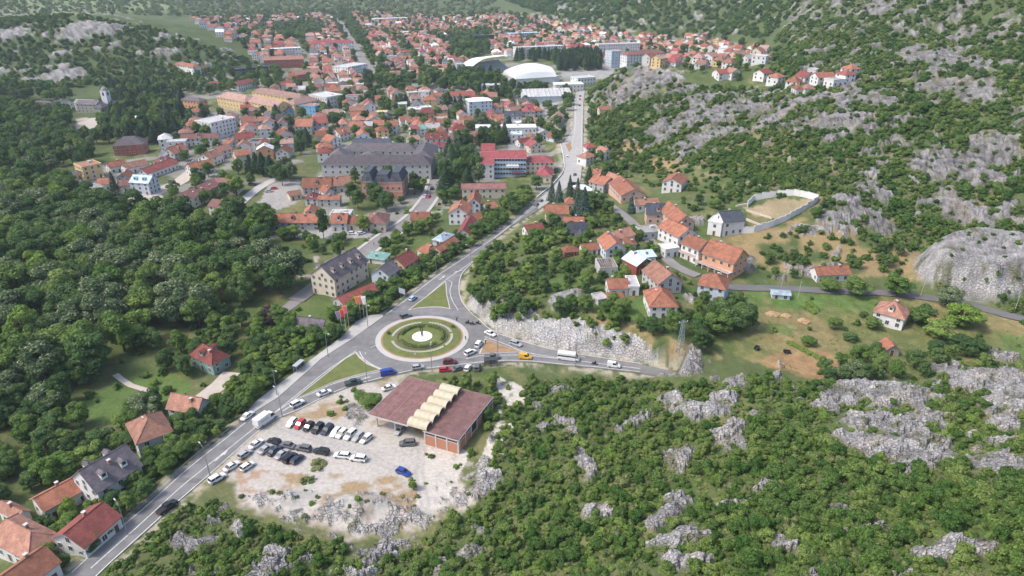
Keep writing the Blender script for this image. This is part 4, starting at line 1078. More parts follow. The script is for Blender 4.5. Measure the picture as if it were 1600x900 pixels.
for (A, B, Cc, ev, kd, rs, rc, wc, dm, lb) in HOUSES:
    c, L, D, rz, gz = frame_of(A, B, Cc, ev)
    cx_ = 0.5 * (A[0] + B[0]); cy_ = 0.5 * (A[1] + B[1])
    nm = 'house'
    if 'block' in lb or 'building' in lb or 'hall' in lb or 'school' in lb or 'hotel' in lb: nm = 'building'
    elif 'shed' in lb or 'hut' in lb or 'annex' in lb or 'carport' in lb or 'garage' in lb: nm = 'outbuilding'
    det = 2 if cy_ > 205 or nm == 'building' else 1
    build_house(nm, c, L, D, rz, gz, ev, kd, rs, rc, wc, lb, cat={'house': 'house', 'building': 'building', 'outbuilding': 'shed'}[nm], detail=det, dormers=dm, chim=1 if nm == 'house' else 0)

# ------------------------------------------------------------------ particular buildings
def wing(parent, x0, x1, y0, y1, ev, rise, kind, rc, wc, pitch=3.2, windows=True, dorm=False, z0=-2):
    """one roofed range of a larger building, in the parent's frame"""
    L, D = x1 - x0, y1 - y0; cx, cy = (x0 + x1) / 2, (y0 + y1) / 2
    mb = MB(); wall_mesh(mb, L, D, ev, rise, kind, z0); wl_ = mb.build('wall', wmat(wc), parent, loc=(cx, cy, 0))
    mb = MB(); roof_mesh(mb, L, D, ev, rise, kind, ov=.4 if kind != 'f' else 0); rf_ = mb.build('roof', [rmat(rc), wmat(wc)], parent, loc=(cx, cy, 0))
    if windows:
        for (x, y, z, r, s_, k, n) in win_spots(L, D, ev, pitch):
            if -1.2 < r < 1.7 or True:
                link('window', WINDOW, parent, (cx + x, cy + y, z), r)
    return wl_, rf_
# grey courtyard school
c, L, D, rz, gz = frame_of((507,251),(675,251),(688,235),9.5)
D = max(D, 40); c = c
S = empty('school', (c[0], c[1], gz), rz); tag(S, 'huge grey courtyard school with dark hipped roofs', 'building'); FOOT.append((c[0], c[1], L / 2, rz, L, 46))
D0 = -D / 2
wing(S, -L / 2, L / 2, D0, D0 + 12, 9.5, 4.2, 'h', 'd', 'g', 4.2)
wing(S, L / 2 - 13, L / 2 - .02, D0 + 12.05, D0 + 44, 9.48, 4.0, 'h', 'd', 'g', 4.5)
wing(S, -L / 2 + .02, -L / 2 + 13, D0 + 12.05, D0 + 30, 9.46, 4.0, 'h', 'd', 'g', 4.5)
wing(S, -L / 2 + 6, L / 2 - 13.05, D0 + 32, D0 + 43, 9.44, 3.6, 'h', 'd', 'g', 4.5)
wing(S, -14, 0, D0 + 12.05, D0 + 26, 9.0, 3.4, 'h', 'd', 'w', 4.5)
wing(S, 20, 32, D0 + 12.05, D0 + 26, 9.0, 3.4, 'h', 'd', 'w', 4.5)
wing(S, 2, 18, D0 + 12.1, D0 + 20, 8.0, 3.0, 'h', 'r', 'w', 4.5)
# pink mansion
c, L, D, rz, gz = frame_of((565,286),(628,287),(636,273),9.0)
Mn = empty('mansion', (c[0], c[1], gz), rz); tag(Mn, 'pink brick mansion with slate mansard roofs and two corner pavilions', 'building'); FOOT.append((c[0], c[1], L / 2, rz, L, D))
PK = WALLC['p2'] = (0.50, 0.24, 0.18); WALLN['p2'] = 'pink brick'
def mansard(parent, x0, x1, y0, y1, ev, h1, inset):
    mb = MB(); a = [(x0 - .3, y0 - .3), (x1 + .3, y0 - .3), (x1 + .3, y1 + .3), (x0 - .3, y1 + .3)]; b_ = [(x0 + inset, y0 + inset), (x1 - inset, y0 + inset), (x1 - inset, y1 - inset), (x0 + inset, y1 - inset)]
    mb.add([(*p, ev) for p in a] + [(*p, ev + h1) for p in b_], [(3, 2, 1, 0), (4, 5, 6, 7), (0, 1, 5, 4), (1, 2, 6, 5), (2, 3, 7, 6), (3, 0, 4, 7)])
    mb.box(x0 + inset - .15, x1 - inset + .15, y0 + inset - .15, y1 - inset + .15, ev + h1, ev + h1 + .25)
    return mb.build('roof', rmat('k'), parent)
for (x0, x1, y0, y1, ev) in ((-L / 2, -L / 2 + 6, -D / 2, D / 2 - 1, 9.6), (L / 2 - 7, L / 2, -D / 2, D / 2, 9.6), (-L / 2 + 6.02, L / 2 - 7.02, -D / 2 + 2, D / 2 - 2, 8.6)):
    mb = MB(); mb.box(x0, x1, y0, y1, -2, ev); mb.build('wall', wmat('p2'), Mn)
    mb = MB(); mb.box(x0 - .25, x1 + .25, y0 - .25, y1 + .25, ev, ev + .35); mb.build('cornice', LIGHTC, Mn)
    mb = MB(); mb.box(x0 - .08, x1 + .08, y0 - .08, y1 + .08, 4.3, 4.6); mb.build('string_course', LIGHTC, Mn)
    rf_ = mansard(Mn, x0, x1, y0, y1, ev + .35, 4.6 if ev > 9 else 3.6, 1.7)
    for (x, y, z, r, s_, k, n) in win_spots(x1 - x0, y1 - y0, ev, 2.6, 4.4): link('window', WINDOW, Mn, ((x0 + x1) / 2 + x, (y0 + y1) / 2 + y, z), r)
    dm = MB(); wall_mesh(dm, 1.7, 1.6, 1.5, .5, 'G', -.2); roof_mesh(dm, 1.7, 1.7, 1.5, .55, 'G', .12, .08, 1, 1); dm.box(-.5, .5, -.86, -.8, .2, 1.3, 2)
    dm.build('dormer', [wmat('p2'), rmat('k'), GLASS], rf_, loc=((x0 + x1) / 2, y0 + .7, ev + .5))
# red roofed hospital
c, L, D, rz, gz = frame_of((772,247),(822,247),13,11.5)
Hs = empty('hospital', (c[0], c[1], gz), rz); tag(Hs, 'hospital with crimson roofs and blue and white window bands', 'building'); FOOT.append((c[0], c[1], L * .9, rz, L * 1.8, D + 20))
wing(Hs, -L / 2, L / 2, -6.5, 6.5, 11.5, 3.2, 'g', 'c', 'l', windows=False)
PANEL = mat('blue_spandrel', (0.30, 0.42, 0.60), .7, .05)
for s_ in range(4):
    for k in range(11):
        x = -L / 2 + (k + .5) * L / 11
        mb = MB(); mb.box(-.75, .75, -.06, .02, -.6, .6, 0); mb.box(-.85, .85, -.1, .02, -1.25, -.6, 1); mb.box(-.85, -.75, -.12, .02, -.6, .6, 2); mb.box(.75, .85, -.12, .02, -.6, .6, 2)
        if 'hosp' not in MATS: MATS['hosp'] = mb.mesh('window', [GLASS, PANEL, FRAME])
        link('window', MATS['hosp'], Hs, (x, -6.5, 2.0 + 2.75 * s_), 0)
mb = MB(); mb.box(-L * .12, L * .28, -8.8, -6.6, 6.1, 7.6); mb.build('sign_band', wmat('w'), Hs)
for k, ch in enumerate(range(9)):
    pass
mb = MB(); mb.box(L * .05, L * .45, -9.5, -6.6, 2.9, 3.2); mb.build('canopy', mat('maroon_awning', (.2, .07, .09), .8, .1), Hs)
wing(Hs, -L / 2 - 8, -L / 2 - .05, -11, 7, 9.0, 3.0, 's', 'c', 'w', 3.4)
wing(Hs, -L / 2 - 8, -L / 2 - .05, 7.05, 15, 12.5, 3.6, 'g', 'c', 'c', 3.4)
wing(Hs, L / 2 + .05, L / 2 + 17, -3, 9, 8.0, 2.6, 'h', 'c', 'c', 2.8)
c2, L2, D2, rz2, gz2 = frame_of((838,274),(861,275),14,4.0)
build_house('building', c2, L2, D2, rz2, gz2, 4.0, 'h', 3.4, 'c', 'c', 'low crimson hip roofed hall in front of the hospital', 'building', detail=2, chim=0)
# L shaped maroon roofed residence
A_ = at(338, 289, 6); B_ = at(370, 288, 6)
c, L, D, rz, gz = frame_of((331,289),(370,288),10,6.0)
Rs = empty('residence', (c[0], c[1], gz), rz); tag(Rs, 'cream L shaped residence with maroon roofs and skylights', 'building'); FOOT.append((c[0], c[1], L, rz, L * 1.6, D * 2))
wing(Rs, -L / 2, L / 2, -5, 5, 6, 2.6, 'g', 'b', 'c', 3.4)
P0 = at(270, 318, 6); loc_ = P0 - np.array([c[0], c[1], 0]); lx = loc_[0] * cos(-rz) - loc_[1] * sin(-rz); ly = loc_[0] * sin(-rz) + loc_[1] * cos(-rz)
sub = empty('wing', (-L / 2, -1, 0), 0); sub.parent = Rs
ln = hypot(lx + L / 2, ly + 1); sub.rotation_euler = (0, 0, atan2(-(ly + 1), -(lx + L / 2)))
mb = MB(); wall_mesh(mb, ln, 10, 5.9, 2.6, 'g', -2); mb.build('wall', wmat('c'), sub, loc=(-ln / 2, 0, 0))
mb = MB(); roof_mesh(mb, ln, 10, 5.9, 2.6, 'g'); mb.build('roof', [rmat('b'), wmat('c')], sub, loc=(-ln / 2, 0, 0))
for k in range(8):
    link('window', WINDOW, sub, (-ln * (k + .7) / 8.5, -5, 3.9), 0); link('window', WINDOW, sub, (-ln * (k + .7) / 8.5, -5, 1.5), 0)
for k in range(4):
    mb = MB(); mb.box(-.6, .6, -.5, .5, 0, .12); mb.build('skylight', FRAME, sub, loc=(-ln * (k + 1) / 5, -2.2, 5.9 + 2.6 * (1 - 2.2 / 5) + .02))
build_house('house', *(lambda f: (f[0], f[1], f[2], f[3], f[4]))(frame_of((325,321),(352,325),8,5.0)), 5.0, 'g', 2.4, 'b', 'w', 'white gabled end house with maroon roof beside the promenade', detail=2)
# yellow barracks
c, L, D, rz, gz = frame_of((331,152),(375,160),(392,150),9.5)
Bk = empty('barracks', (c[0], c[1], gz), rz); tag(Bk, 'long yellow barracks with dusty maroon roofs round a yard', 'building'); FOOT.append((c[0], c[1], L, rz, L * 2, 50))
wing(Bk, -L / 2, L / 2, -7, 7, 9.5, 3.6, 'h', 'p', 'y', 4); wing(Bk, L / 2 + .05, L / 2 + 38, -4, 9, 9.2, 3.4, 'g', 'p', 'y', 4)
wing(Bk, -L / 2 + 4, L / 2 + 30, 26, 38, 9.4, 3.4, 'h', 'p', 'y', 5); wing(Bk, L / 2 + 30.05, L / 2 + 43, 9.05, 36, 9.1, 3.4, 'h', 'p', 'y', 5)
# monastery
c, L, D, rz, gz = frame_of((118,163),(150,164),10,7.0)
Mo = empty('monastery', (c[0], c[1], gz), rz); tag(Mo, 'old stone monastery with arcaded wing and round topped white bell tower', 'building'); FOOT.append((c[0], c[1], L, rz, L * 2, 30))
wing(Mo, -L / 2, L / 2, -5, 5, 7.5, 2.4, 'g', 'd', 's', 3.2); wing(Mo, -L / 2 - 12, -L / 2 + 4, 8, 16, 6, 2, 'g', 'g', 'w', 3.5); wing(Mo, L / 2 - 3, L / 2 + 9, 5.1, 14, 7, 2, 'h', 'd', 'w', 3.5); wing(Mo, L / 2 + .1, L / 2 + 8, -9, 3, 6, 2, 'h', 'd', 's', 3.5)
mb = MB(); mb.box(-2.6, 2.6, -2.6, 2.6, -2, 17); mb.build('tower', wmat('w'), Mo, loc=(L / 2 + 2, 7.5 - 4.0 + 3, 0))
mb = MB(); mb.lathe([(2.9, 17), (2.8, 17.4), (2.2, 18.8), (1.2, 19.8), (.05, 20.2)], 12); mb.build('tower_cap', rmat('g'), Mo, loc=(L / 2 + 2, 6.5, 0))
for r in range(4):
    mb = MB(); mb.box(-.8, .8, -.05, .05, 0, 2); mb.tube((0, -.05, 2), (0, .05, 2), .8, n=12); mb.build('bell_opening', DARK, Mo, loc=(L / 2 + 2 + 2.61 * sin(r * pi / 2), 6.5 - 2.61 * cos(r * pi / 2), 13), rz=r * pi / 2)
c, L, D, rz, gz = frame_of((47,164),(80,166),10,6.5)
build_house('building', c, L, D, rz, gz, 6.5, 'h', 3.2, 'd', 'w', 'grey roofed monastery guest house left of the bell tower', 'building', detail=1)
c, L, D, rz, gz = frame_of((82,163),(104,163),9,6.0)
build_house('building', c, L, D, rz, gz, 6.0, 'g', 2.6, 'k', 'w', 'dark blue roofed wing between guest house and monastery', 'building', detail=1)
c, L, D, rz, gz = frame_of((175,225),(224,222),13,8.0)
build_house('building', c, L, D, rz, gz, 7.0, 'h', 4.2, 'd', 'R', 'old red and white palace with broad grey hip roof', 'building', detail=2, pitch=2.6, chim=0)
for q_ in (((178,187),(205,189),12), ((172,203),(188,205),8)):
    c, L, D, rz, gz = frame_of(q_[0], q_[1], q_[2], 5.0)
    build_house('building', c, L, D, rz, gz, 5.0, 's', 1.2, 'w', 'w', 'white metal roofed hall near the monastery drive' if q_[0][0] == 178 else 'smaller white roofed shed near the monastery drive', 'building', detail=1)
# arena, stadium, ribbed hall
WHT = mat('white_membrane', (0.72, 0.72, 0.70), .5, .04, .05)
c, L, D, rz, gz = frame_of((806,122),(868,118),34,9.0)
Ar = empty('arena', (c[0], c[1], gz), rz); tag(Ar, 'white sports arena with smooth swelling vaulted roof', 'arena'); FOOT.append((c[0], c[1], L / 2, rz, L, D))
mb = MB(); mb.box(-L / 2, L / 2, -D / 2, D / 2, -2, 8); mb.build('wall', wmat('w'), Ar)
mb = MB(); N = 14; M_ = 12
vs = []
for i in range(N + 1):
    x = -L / 2 - .8 + (L + 1.6) * i / N; top = 8 + 5 + 7 * sin(pi * (0.12 + .72 * i / N)) ** 1.2
    for j in range(M_ + 1):
        y = -D / 2 - .8 + (D + 1.6) * j / M_; vs.append((x, y, 8 + (top - 8) * max(0.0, sin(pi * j / M_)) ** .6))
mb.add(vs, [(i * (M_ + 1) + j, (i + 1) * (M_ + 1) + j, (i + 1) * (M_ + 1) + j + 1, i * (M_ + 1) + j + 1) for i in range(N) for j in range(M_)])
for e in (0, N):
    r_ = [e * (M_ + 1) + j for j in range(M_ + 1)]; mb.f.append(tuple(r_ if e == N else r_[::-1])); mb.m.append(0)
mb.build('roof', WHT, Ar, smooth=False)
mb = MB(); mb.box(L / 2 + .1, L / 2 + 9, -8, 8, -2, 7); mb.build('annex', wmat('w'), Ar)
c, L, D, rz, gz = frame_of((741,114),(799,106),22,3.0)
St = empty('stadium_stand', (c[0], c[1], gz), rz); tag(St, 'football stand with curved white roof and rows of grey seats', 'stadium'); FOOT.append((c[0], c[1], L / 2, rz, L, D + 40))
mb = MB()
for k in range(14): mb.box(-L / 2, L / 2, -D / 2 + k * D / 14, D / 2, -2 if k == 0 else .7 * k - .1, .7 + .7 * k)
mb.build('terrace', LIGHTC, St)
for k in range(14):
    mb = MB(); mb.box(-L / 2 + 1, L / 2 - 1, -.3, .1, 0, .4); mb.build('seat_row', mat('grey_blue_seat', (.28, .31, .38), .7, .2, .3), St, loc=(0, -D / 2 + (k + .6) * D / 14, .7 + .7 * k + .002))
mb = MB()
vs = []
for i in range(13):
    x = -L / 2 - 2 + (L + 4) * i / 12; q_ = sin(pi * min(1, (i + .3) / 5) / 2)
    vs += [(x, -D / 2 + 1, 9 + 8 * q_), (x, D / 2 + 2, 6 + 9 * q_), (x, D / 2 + 2, 5.4 + 9 * q_), (x, -D / 2 + 1, 8.5 + 8 * q_)]
mb.add(vs, [(4 * i + a, 4 * i + 4 + a, 4 * i + 4 + (a + 1) % 4, 4 * i + (a + 1) % 4) for i in range(12) for a in range(4)]); mb.build('roof', WHT, St)
for i in range(7):
    mb = MB(); mb.tube((0, 0, -1), (0, 0, 11 if i else 7), .35); mb.build('column', STEEL, St, loc=(-L / 2 + 1 + (L - 2) * i / 6, D / 2 - .6, 0))
mb = MB(); mb.box(-L / 2, L / 2, D / 2 + .05, D / 2 + .5, -2, 9); mb.build('back_wall', wmat('l'), St)
pit = [at(x, y) for x, y in ((748,118),(812,112),(806,122),(752,126))]
tag(sheet('football_pitch', [(p[0], p[1]) for p in pit], [p[2] + .35 for p in pit], mat('pitch_turf', (0.14, 0.17, 0.06), .95, .15, .05)), 'strip of football pitch before the stand', kind='structure')
c, L, D, rz, gz = frame_of((821,149),(893,147),26,7.0)
Rh = empty('ribbed_hall', (c[0], c[1], gz), rz); tag(Rh, 'broad hall with ribbed pale metal roof beside the straight road', 'building'); FOOT.append((c[0], c[1], L / 2, rz, L, D))
mb = MB(); wall_mesh(mb, L, D, 6, 4.5, 'g', -2); mb.build('wall', wmat('l'), Rh)
mb = MB(); roof_mesh(mb, L, D, 6, 4.5, 'g', .8, .3); rf_ = mb.build('roof', [rmat('w'), wmat('w')], Rh)
rb = MB(); rb.tube((0, -D / 2 - .8, 5.9), (0, 0, 10.7), .3, n=4); rb.tube((0, 0, 10.7), (0, D / 2 + .8, 5.9), .3, n=4); rbm = rb.mesh('roof_rib', rmat('q'))
for k in range(12): link('roof_rib', rbm, rf_, (-L / 2 + L * (k + .5) / 12, 0, 0), 0)
for q_, lb in (((( 868,133),(912,132),14), 'white flat school wing with window rows behind the ribbed hall'), (((903,123),(931,121),16), 'low white roofed hall with red edge beside the sports ground'), (((752,133),(778,134),10), 'pale low changing rooms below the football stand')):
    c, L, D, rz, gz = frame_of(q_[0], q_[1], q_[2], 7.0)
    build_house('building', c, L, D, rz, gz, 7.0, 'f', 0, 'w', 'w', lb, 'building', detail=1)
# blocks of flats beyond
for A, B, dp, ev, rc, wc, lb in (((935,70),(1000,68),12,13,'q','w','long grey white block of flats beyond the pine grove'), ((956,81),(971,80),14,18,'q','l','pale blue tower block beyond the pine grove'), ((980,86),(1040,82),12,11,'b','w','block with dotted dormer windows right of the pale blue tower'), ((890,74),(921,73),12,12,'c','w','block with crimson mansard left of the pale blue tower'), ((806,75),(880,72),12,11,'w','w','stepped bright white block above the pine grove'), ((797,53),(842,51),12,9,'l','l','long pale blue block near the far end of town'), ((410,78),(470,75),12,8,'w','w','long white banded block left of the tree boulevard'), ((484,68),(553,66),14,10,'c','w','long white block with crimson roof beside the boulevard'), ((543,106),(574,100),22,9,'w','w','rounded white block at the foot of the boulevard'), ((585,30),(637,28),20,8,'w','w','long white warehouse at the far edge of town'), ((742,56),(772,55),12,10,'d','k','dark block with white windows beyond the park')):
    c, L, D, rz, gz = frame_of(A, B, dp, ev)
    build_house('building', c, L, D, rz, gz, ev, 'h' if rc in 'cb' else 'f', 3.0, rc, wc, lb, 'building', detail=1)

# ------------------------------------------------------------------ ruined filling-station building with vaulted skylights
RED = tile_mat('roof_faded_red_sheet', (0.225, 0.120, 0.108), True)
BRICK = mat('orange_brick', (0.42, 0.19, 0.12), .9, .14, 3)
VAULT = mat('yellowed_vault', (0.50, 0.44, 0.32), .8, .12, .8)
ZC = 5.0
p_tl, p_tr, p_br, p_bl = (on_level(x, y, ZC) for x, y in ((633.3,585.8),(692.5,600.8),(643,666.7),(575.8,647.5)))
u = p_tr - p_tl; L1 = np.linalg.norm(u); u = u / L1; v = p_bl - p_tl; v = v - u * (v @ u); D1 = np.linalg.norm(v); v = v / D1
org = (p_tl + p_bl) / 2 ; org = (p_tl + p_tr + p_br + p_bl) / 4
Fs = empty('station_building', (org[0], org[1], 0), atan2(u[1], u[0])); tag(Fs, 'derelict brick building with faded red flat roofs and row of vaulted skylights', 'building')
def loc2(px, py, z):
    d = on_level(px, py, z) - org
    e = np.array([u[0], u[1]]); f_ = np.array([-u[1], u[0]])
    return float(d[:2] @ e), float(d[:2] @ f_)
xl, yb = -L1 / 2, -D1 / 2
X1 = L1 / 2; Y0, Y1 = -D1 / 2, D1 / 2
bx = [loc2(x, y, 4.6) for x, y in ((715,606.7),(769,617.5),(720.8,689),(663,675))]
X2 = max(b_[0] for b_ in bx); Yb0 = min(b_[1] for b_ in bx) ; Yb1 = max(b_[1] for b_ in bx)
X2 = .5 * (bx[1][0] + bx[2][0]); Yb1 = .5 * (bx[0][1] + bx[1][1]); Yb0 = .5 * (bx[2][1] + bx[3][1]); XS = .5 * (bx[0][0] + bx[3][0])
mb = MB(); mb.box(-L1 / 2, X1, Y0, Y1, 4.55, 4.95, 1); mb.box(-L1 / 2 + .12, X1 - .05, Y0 + .12, Y1 - .12, 4.952, 5.0, 0); mb.build('canopy_roof', [RED, LIGHTC], Fs)
for k in range(3):
    mb = MB(); mb.box(-.12, .12, Y0 + .2, Y1 - .2, 5.0, 5.07); mb.build('roof_seam', mat('faded_seam', (.32, .16, .15), .8, .1), Fs, loc=(-L1 / 2 + L1 * (k + 1) / 4, 0, 0))
mb = MB(); mb.box(XS, X2, Yb0, Yb1, 4.3, 4.55, 1); mb.box(XS + .1, X2 - .1, Yb0 + .1, Yb1 - .1, 4.552, 4.6, 0); mb.build('main_roof', [RED, LIGHTC], Fs)
nb = 6
vw = (Y1 - Y0) / nb
for k in range(nb):
    yc = Y0 + (k + .5) * vw; mb = MB(); n = 10; xs = (X1 - .4, XS + 1.2); vs = []
    for x in xs:
        for rr_ in (1.0, .9):
            for i in range(n + 1): vs.append((x, yc - vw * .49 * cos(pi * i / n) * rr_, 4.96 + 1.5 * rr_ * sin(pi * i / n)))
    m_ = n + 1; fs = []
    for i in range(n):
        fs += [(i + 1, i, 2 * m_ + i, 2 * m_ + i + 1), (m_ + i, m_ + i + 1, 3 * m_ + i + 1, 3 * m_ + i), (i, i + 1, m_ + i + 1, m_ + i), (2 * m_ + i + 1, 2 * m_ + i, 3 * m_ + i, 3 * m_ + i + 1)]
    mb.add(vs, fs); vt = mb.build('skylight_vault', VAULT, Fs, smooth=False)
    mb = MB()
    for i in range(1, 4):
        xr = xs[0] + (xs[1] - xs[0]) * i / 4
        for j in range(n): mb.tube((xr, yc - vw * .49 * cos(pi * j / n), 4.97 + 1.5 * sin(pi * j / n)), (xr, yc - vw * .49 * cos(pi * (j + 1) / n), 4.97 + 1.5 * sin(pi * (j + 1) / n)), .05, n=4)
    mb.build('vault_rib', LIGHTC, vt)
# walls of the enclosed half: brick panels between concrete posts
def bay_wall(x0, y0, x1, y1, n, top=4.3, openb=()):
    dx, dy = (x1 - x0) / n, (y1 - y0) / n; a = atan2(dy, dx); ln = hypot(dx, dy)
    for k in range(n + 1):
        mb = MB(); mb.box(-.18, .18, -.18, .18, -.6, top); mb.build('post', LIGHTC, Fs, loc=(x0 + dx * k, y0 + dy * k, 0), rz=a)
    for k in range(n):
        h_ = 3.2 if k not in openb else 1.0
        mb = MB(); mb.box(.19, ln - .19, -.1, .1, -.6, h_, 0); mb.box(.19, ln - .19, -.12, .12, h_, h_ + .15, 1); mb.build('brick_panel', [BRICK, LIGHTC], Fs, loc=(x0 + dx * k, y0 + dy * k, 0), rz=a)
        mb = MB(); mb.box(.19, ln - .19, -.04, .04, h_ + .15, top); mb.build('strip_window', GLASS, Fs, loc=(x0 + dx * k, y0 + dy * k, 0), rz=a)
bay_wall(XS + .4, Yb0 + .4, X2 - .3, Yb0 + .4, 3)
bay_wall(X2 - .3, Yb0 + .9, X2 - .3, Yb1 - .4, 6, openb=(2, 4))
bay_wall(X2 - .8, Yb1 - .4, XS + .4, Yb1 - .4, 3)
bay_wall(XS + .4, Yb1 - .9, XS + .4, Yb0 + .9, 5)
for sx in (-L1 / 2 + 1.5, 1.0):
    for sy in (Y0 + 2, 0, Y1 - 2):
        mb = MB(); mb.box(-.2, .2, -.2, .2, -.6, 4.55); mb.build('column', LIGHTC, Fs, loc=(sx, sy, 0))
FOOT.append((org[0], org[1], 0, 0, 0, 0))
STATION = [on_level(x, y, 0) for x, y in ((630,600),(775,628),(725,712),(655,706),(570,668))]

# roofless grey house
c, L, D, rz, gz = frame_of((937,418),(966,417),9,4.0)
Ru = empty('ruined_house', (c[0], c[1], gz), rz); tag(Ru, 'roofless grey house with bare rafters', 'house'); FOOT.append((c[0], c[1], L / 2, rz, L, D))
for (x0, x1, y0, y1) in ((-L / 2, L / 2, -D / 2, -D / 2 + .3), (-L / 2, L / 2, D / 2 - .3, D / 2), (-L / 2, -L / 2 + .3, -D / 2 + .3, D / 2 - .3), (L / 2 - .3, L / 2, -D / 2 + .3, D / 2 - .3)):
    mb = MB(); mb.box(x0, x1, y0, y1, -2, 4.0); mb.build('wall', wmat('g'), Ru)
mb = MB(); mb.box(-L / 2 + .3, L / 2 - .3, -D / 2 + .3, D / 2 - .3, 1.0, 1.2); mb.build('floor_slab', mat('rubble_floor', (.10, .085, .07), .95, .3, 1.5), Ru)
for k in range(9):
    mb = MB(); mb.box(-.09, .09, -D / 2 - .3, D / 2 + .3 if k % 3 else 0.5, 4.0, 4.2); mb.build('rafter', mat('old_timber', (.33, .27, .21), .9, .15), Ru, loc=(-L / 2 + L * (k + .5) / 9, 0, 0))
for k in (-.25, .25): link('window', WINDOW, Ru, (k * L, -D / 2, 2.0), 0)

# white market roof with red edge
c, L, D, rz, gz = frame_of((893,291),(922,308),(938,302),4.6)
Mk = empty('market_hall', (c[0], c[1], gz), rz); tag(Mk, 'low market hall with bright white roof and red edge', 'building'); FOOT.append((c[0], c[1], L / 2, rz, L, D))
mb = MB(); roof_mesh(mb, L, D, 4.4, .8, 'g', .5, .25); mb.build('roof', [WHT, mat('red_fascia', (.5, .06, .06), .6, .05)], Mk)
mb = MB(); wall_mesh(mb, L - .6, D - .6, 4.3, .7, 'g'); mb.build('wall', wmat('w'), Mk)
mb = MB(); mb.box(-L / 2 + .1, L / 2 - .1, -D / 2 + .1, -D / 2 + .28, 3.0, 3.9); mb.build('fascia', mat('red_fascia', (.5, .06, .06)), Mk)

# balcony terraces of the slope houses
for (A, B, dp, z, lb) in (((1058,392),(1092,405),3.0,2.6,'pale balcony deck with railing before the white house'), ((1086,408),(1138,428),3.2,2.6,'long stone terrace below the largest orange roof')):
    c, L, D, rz, gz = frame_of(A, B, dp, z)
    T_ = empty('terrace', (c[0], c[1], gz), rz); tag(T_, lb, 'terrace')
    mb = MB(); mb.box(-L / 2, L / 2, -D / 2, D / 2, z - .25, z); mb.build('deck', LIGHTC, T_)
    for k in range(6):
        mb = MB(); mb.box(-.15, .15, -.15, .15, -2, z - .25); mb.build('column', LIGHTC, T_, loc=(-L / 2 + .3 + (L - .6) * k / 5, -D / 2 + .3, 0))
    mb = MB(); mb.box(-L / 2, L / 2, -D / 2, -D / 2 + .08, z + .1, z + .9); mb.build('railing', mat('rail_panel', (.50, .36, .33), .7, .1), T_)

# walled garden: stepped white wall
GW = [(1108,350),(1122,358),(1150,361),(1178,360),(1200,353),(1226,343),(1250,330),(1270,318),(1278,311),(1262,306),(1240,302),(1214,304),(1190,308),(1178,310),(1168,320)]
gp = [at(x, y, 1.0) for x, y in GW]
Wl = empty('garden_wall', tuple(gp[0])); tag(Wl, 'stepped white wall round the hillside garden', 'wall')
for a, b_ in zip(gp[:-1], gp[1:]):
    Ls = np.linalg.norm((b_ - a)[:2]); n = max(1, int(Ls / 3.2))
    for k in range(n):
        p = a + (b_ - a) * (k + .5) / n; g = float(hz(p[0:1], p[1:2])[0])
        mb = MB(); mb.box(-Ls / n / 2, Ls / n / 2, -.15, .15, -1.5, 2.9, 0); mb.box(-Ls / n / 2, Ls / n / 2, -.2, .2, 2.9, 3.0, 1)
        mb.build('wall_panel', [wmat('w'), mat('wall_coping', (.45, .45, .44), .8, .05)], Wl, loc=tuple(np.array([p[0], p[1], g]) - gp[0]), rz=atan2((b_ - a)[1], (b_ - a)[0]))
for q_, lb in ((((1166,328),(1186,334),(1206,341)), 'upper low retaining wall inside the hillside garden'), (((1166,342),(1180,348),(1190,352)), 'lower low retaining wall inside the hillside garden'), (((1150,322),(1170,318)), 'low white wall behind the modern house')):
    P = [at(x, y, .5) for x, y in q_]; mb = MB()
    for a, b_ in zip(P[:-1], P[1:]):
        d = (b_ - a)[:2]; d = d / np.linalg.norm(d); n_v = np.array([-d[1], d[0]]) * .2
        mb.prism([(a[0] - n_v[0], a[1] - n_v[1]), (b_[0] - n_v[0], b_[1] - n_v[1]), (b_[0] + n_v[0], b_[1] + n_v[1]), (a[0] + n_v[0], a[1] + n_v[1])], [a[2] - 2, b_[2] - 2, b_[2] - 2, a[2] - 2], [a[2] + .4, b_[2] + .4, b_[2] + .4, a[2] + .4])
    tag(mb.build('retaining_wall', wmat('c')), lb, 'wall')
# retaining wall and rail along the main road (left, above the gardens)
def rail(pxs, label, post_step=4.0, solid=False, off=0):
    P = smooth_line([at(x, y) for x, y in pxs], 3.0)
    R_ = empty('guard_rail', tuple(P[0])); tag(R_, label, 'guard rail')
    mb = MB()
    for a, b_ in zip(P[:-1], P[1:]):
        if solid:
            d = (b_ - a)[:2]; d = d / np.linalg.norm(d); nv = np.array([-d[1], d[0]]) * .18
            mb.prism([tuple(a[:2] - P[0][:2] - nv), tuple(b_[:2] - P[0][:2] - nv), tuple(b_[:2] - P[0][:2] + nv), tuple(a[:2] - P[0][:2] + nv)], [-1.2] * 4, [.75] * 4)
        else:
            mb.tube(a - P[0] + (0, 0, .7), b_ - P[0] + (0, 0, .7), .09, n=4)
    mb.build('beam', wmat('w') if solid else STEEL, R_)
    pm = MB(); pm.tube((0, 0, -.3), (0, 0, .75), .05, n=5); pm = pm.mesh('post', STEEL)
    if not solid:
        for p in P[::2]: link('post', pm, R_, tuple(p - P[0]))
rail([(150,852),(229,783),(282,734),(316,705),(350,679),(388,647)], 'steel guard rail along the lower left of the main road')
rail([(600,492),(632,466),(680,428),(722,399),(770,366),(800,343),(838,311)], 'steel guard rail on the left above the roundabout')
rail([(838,310),(865,287),(880,268),(881,250),(876,226)], 'white parapet along the curve below the straight road', solid=True)

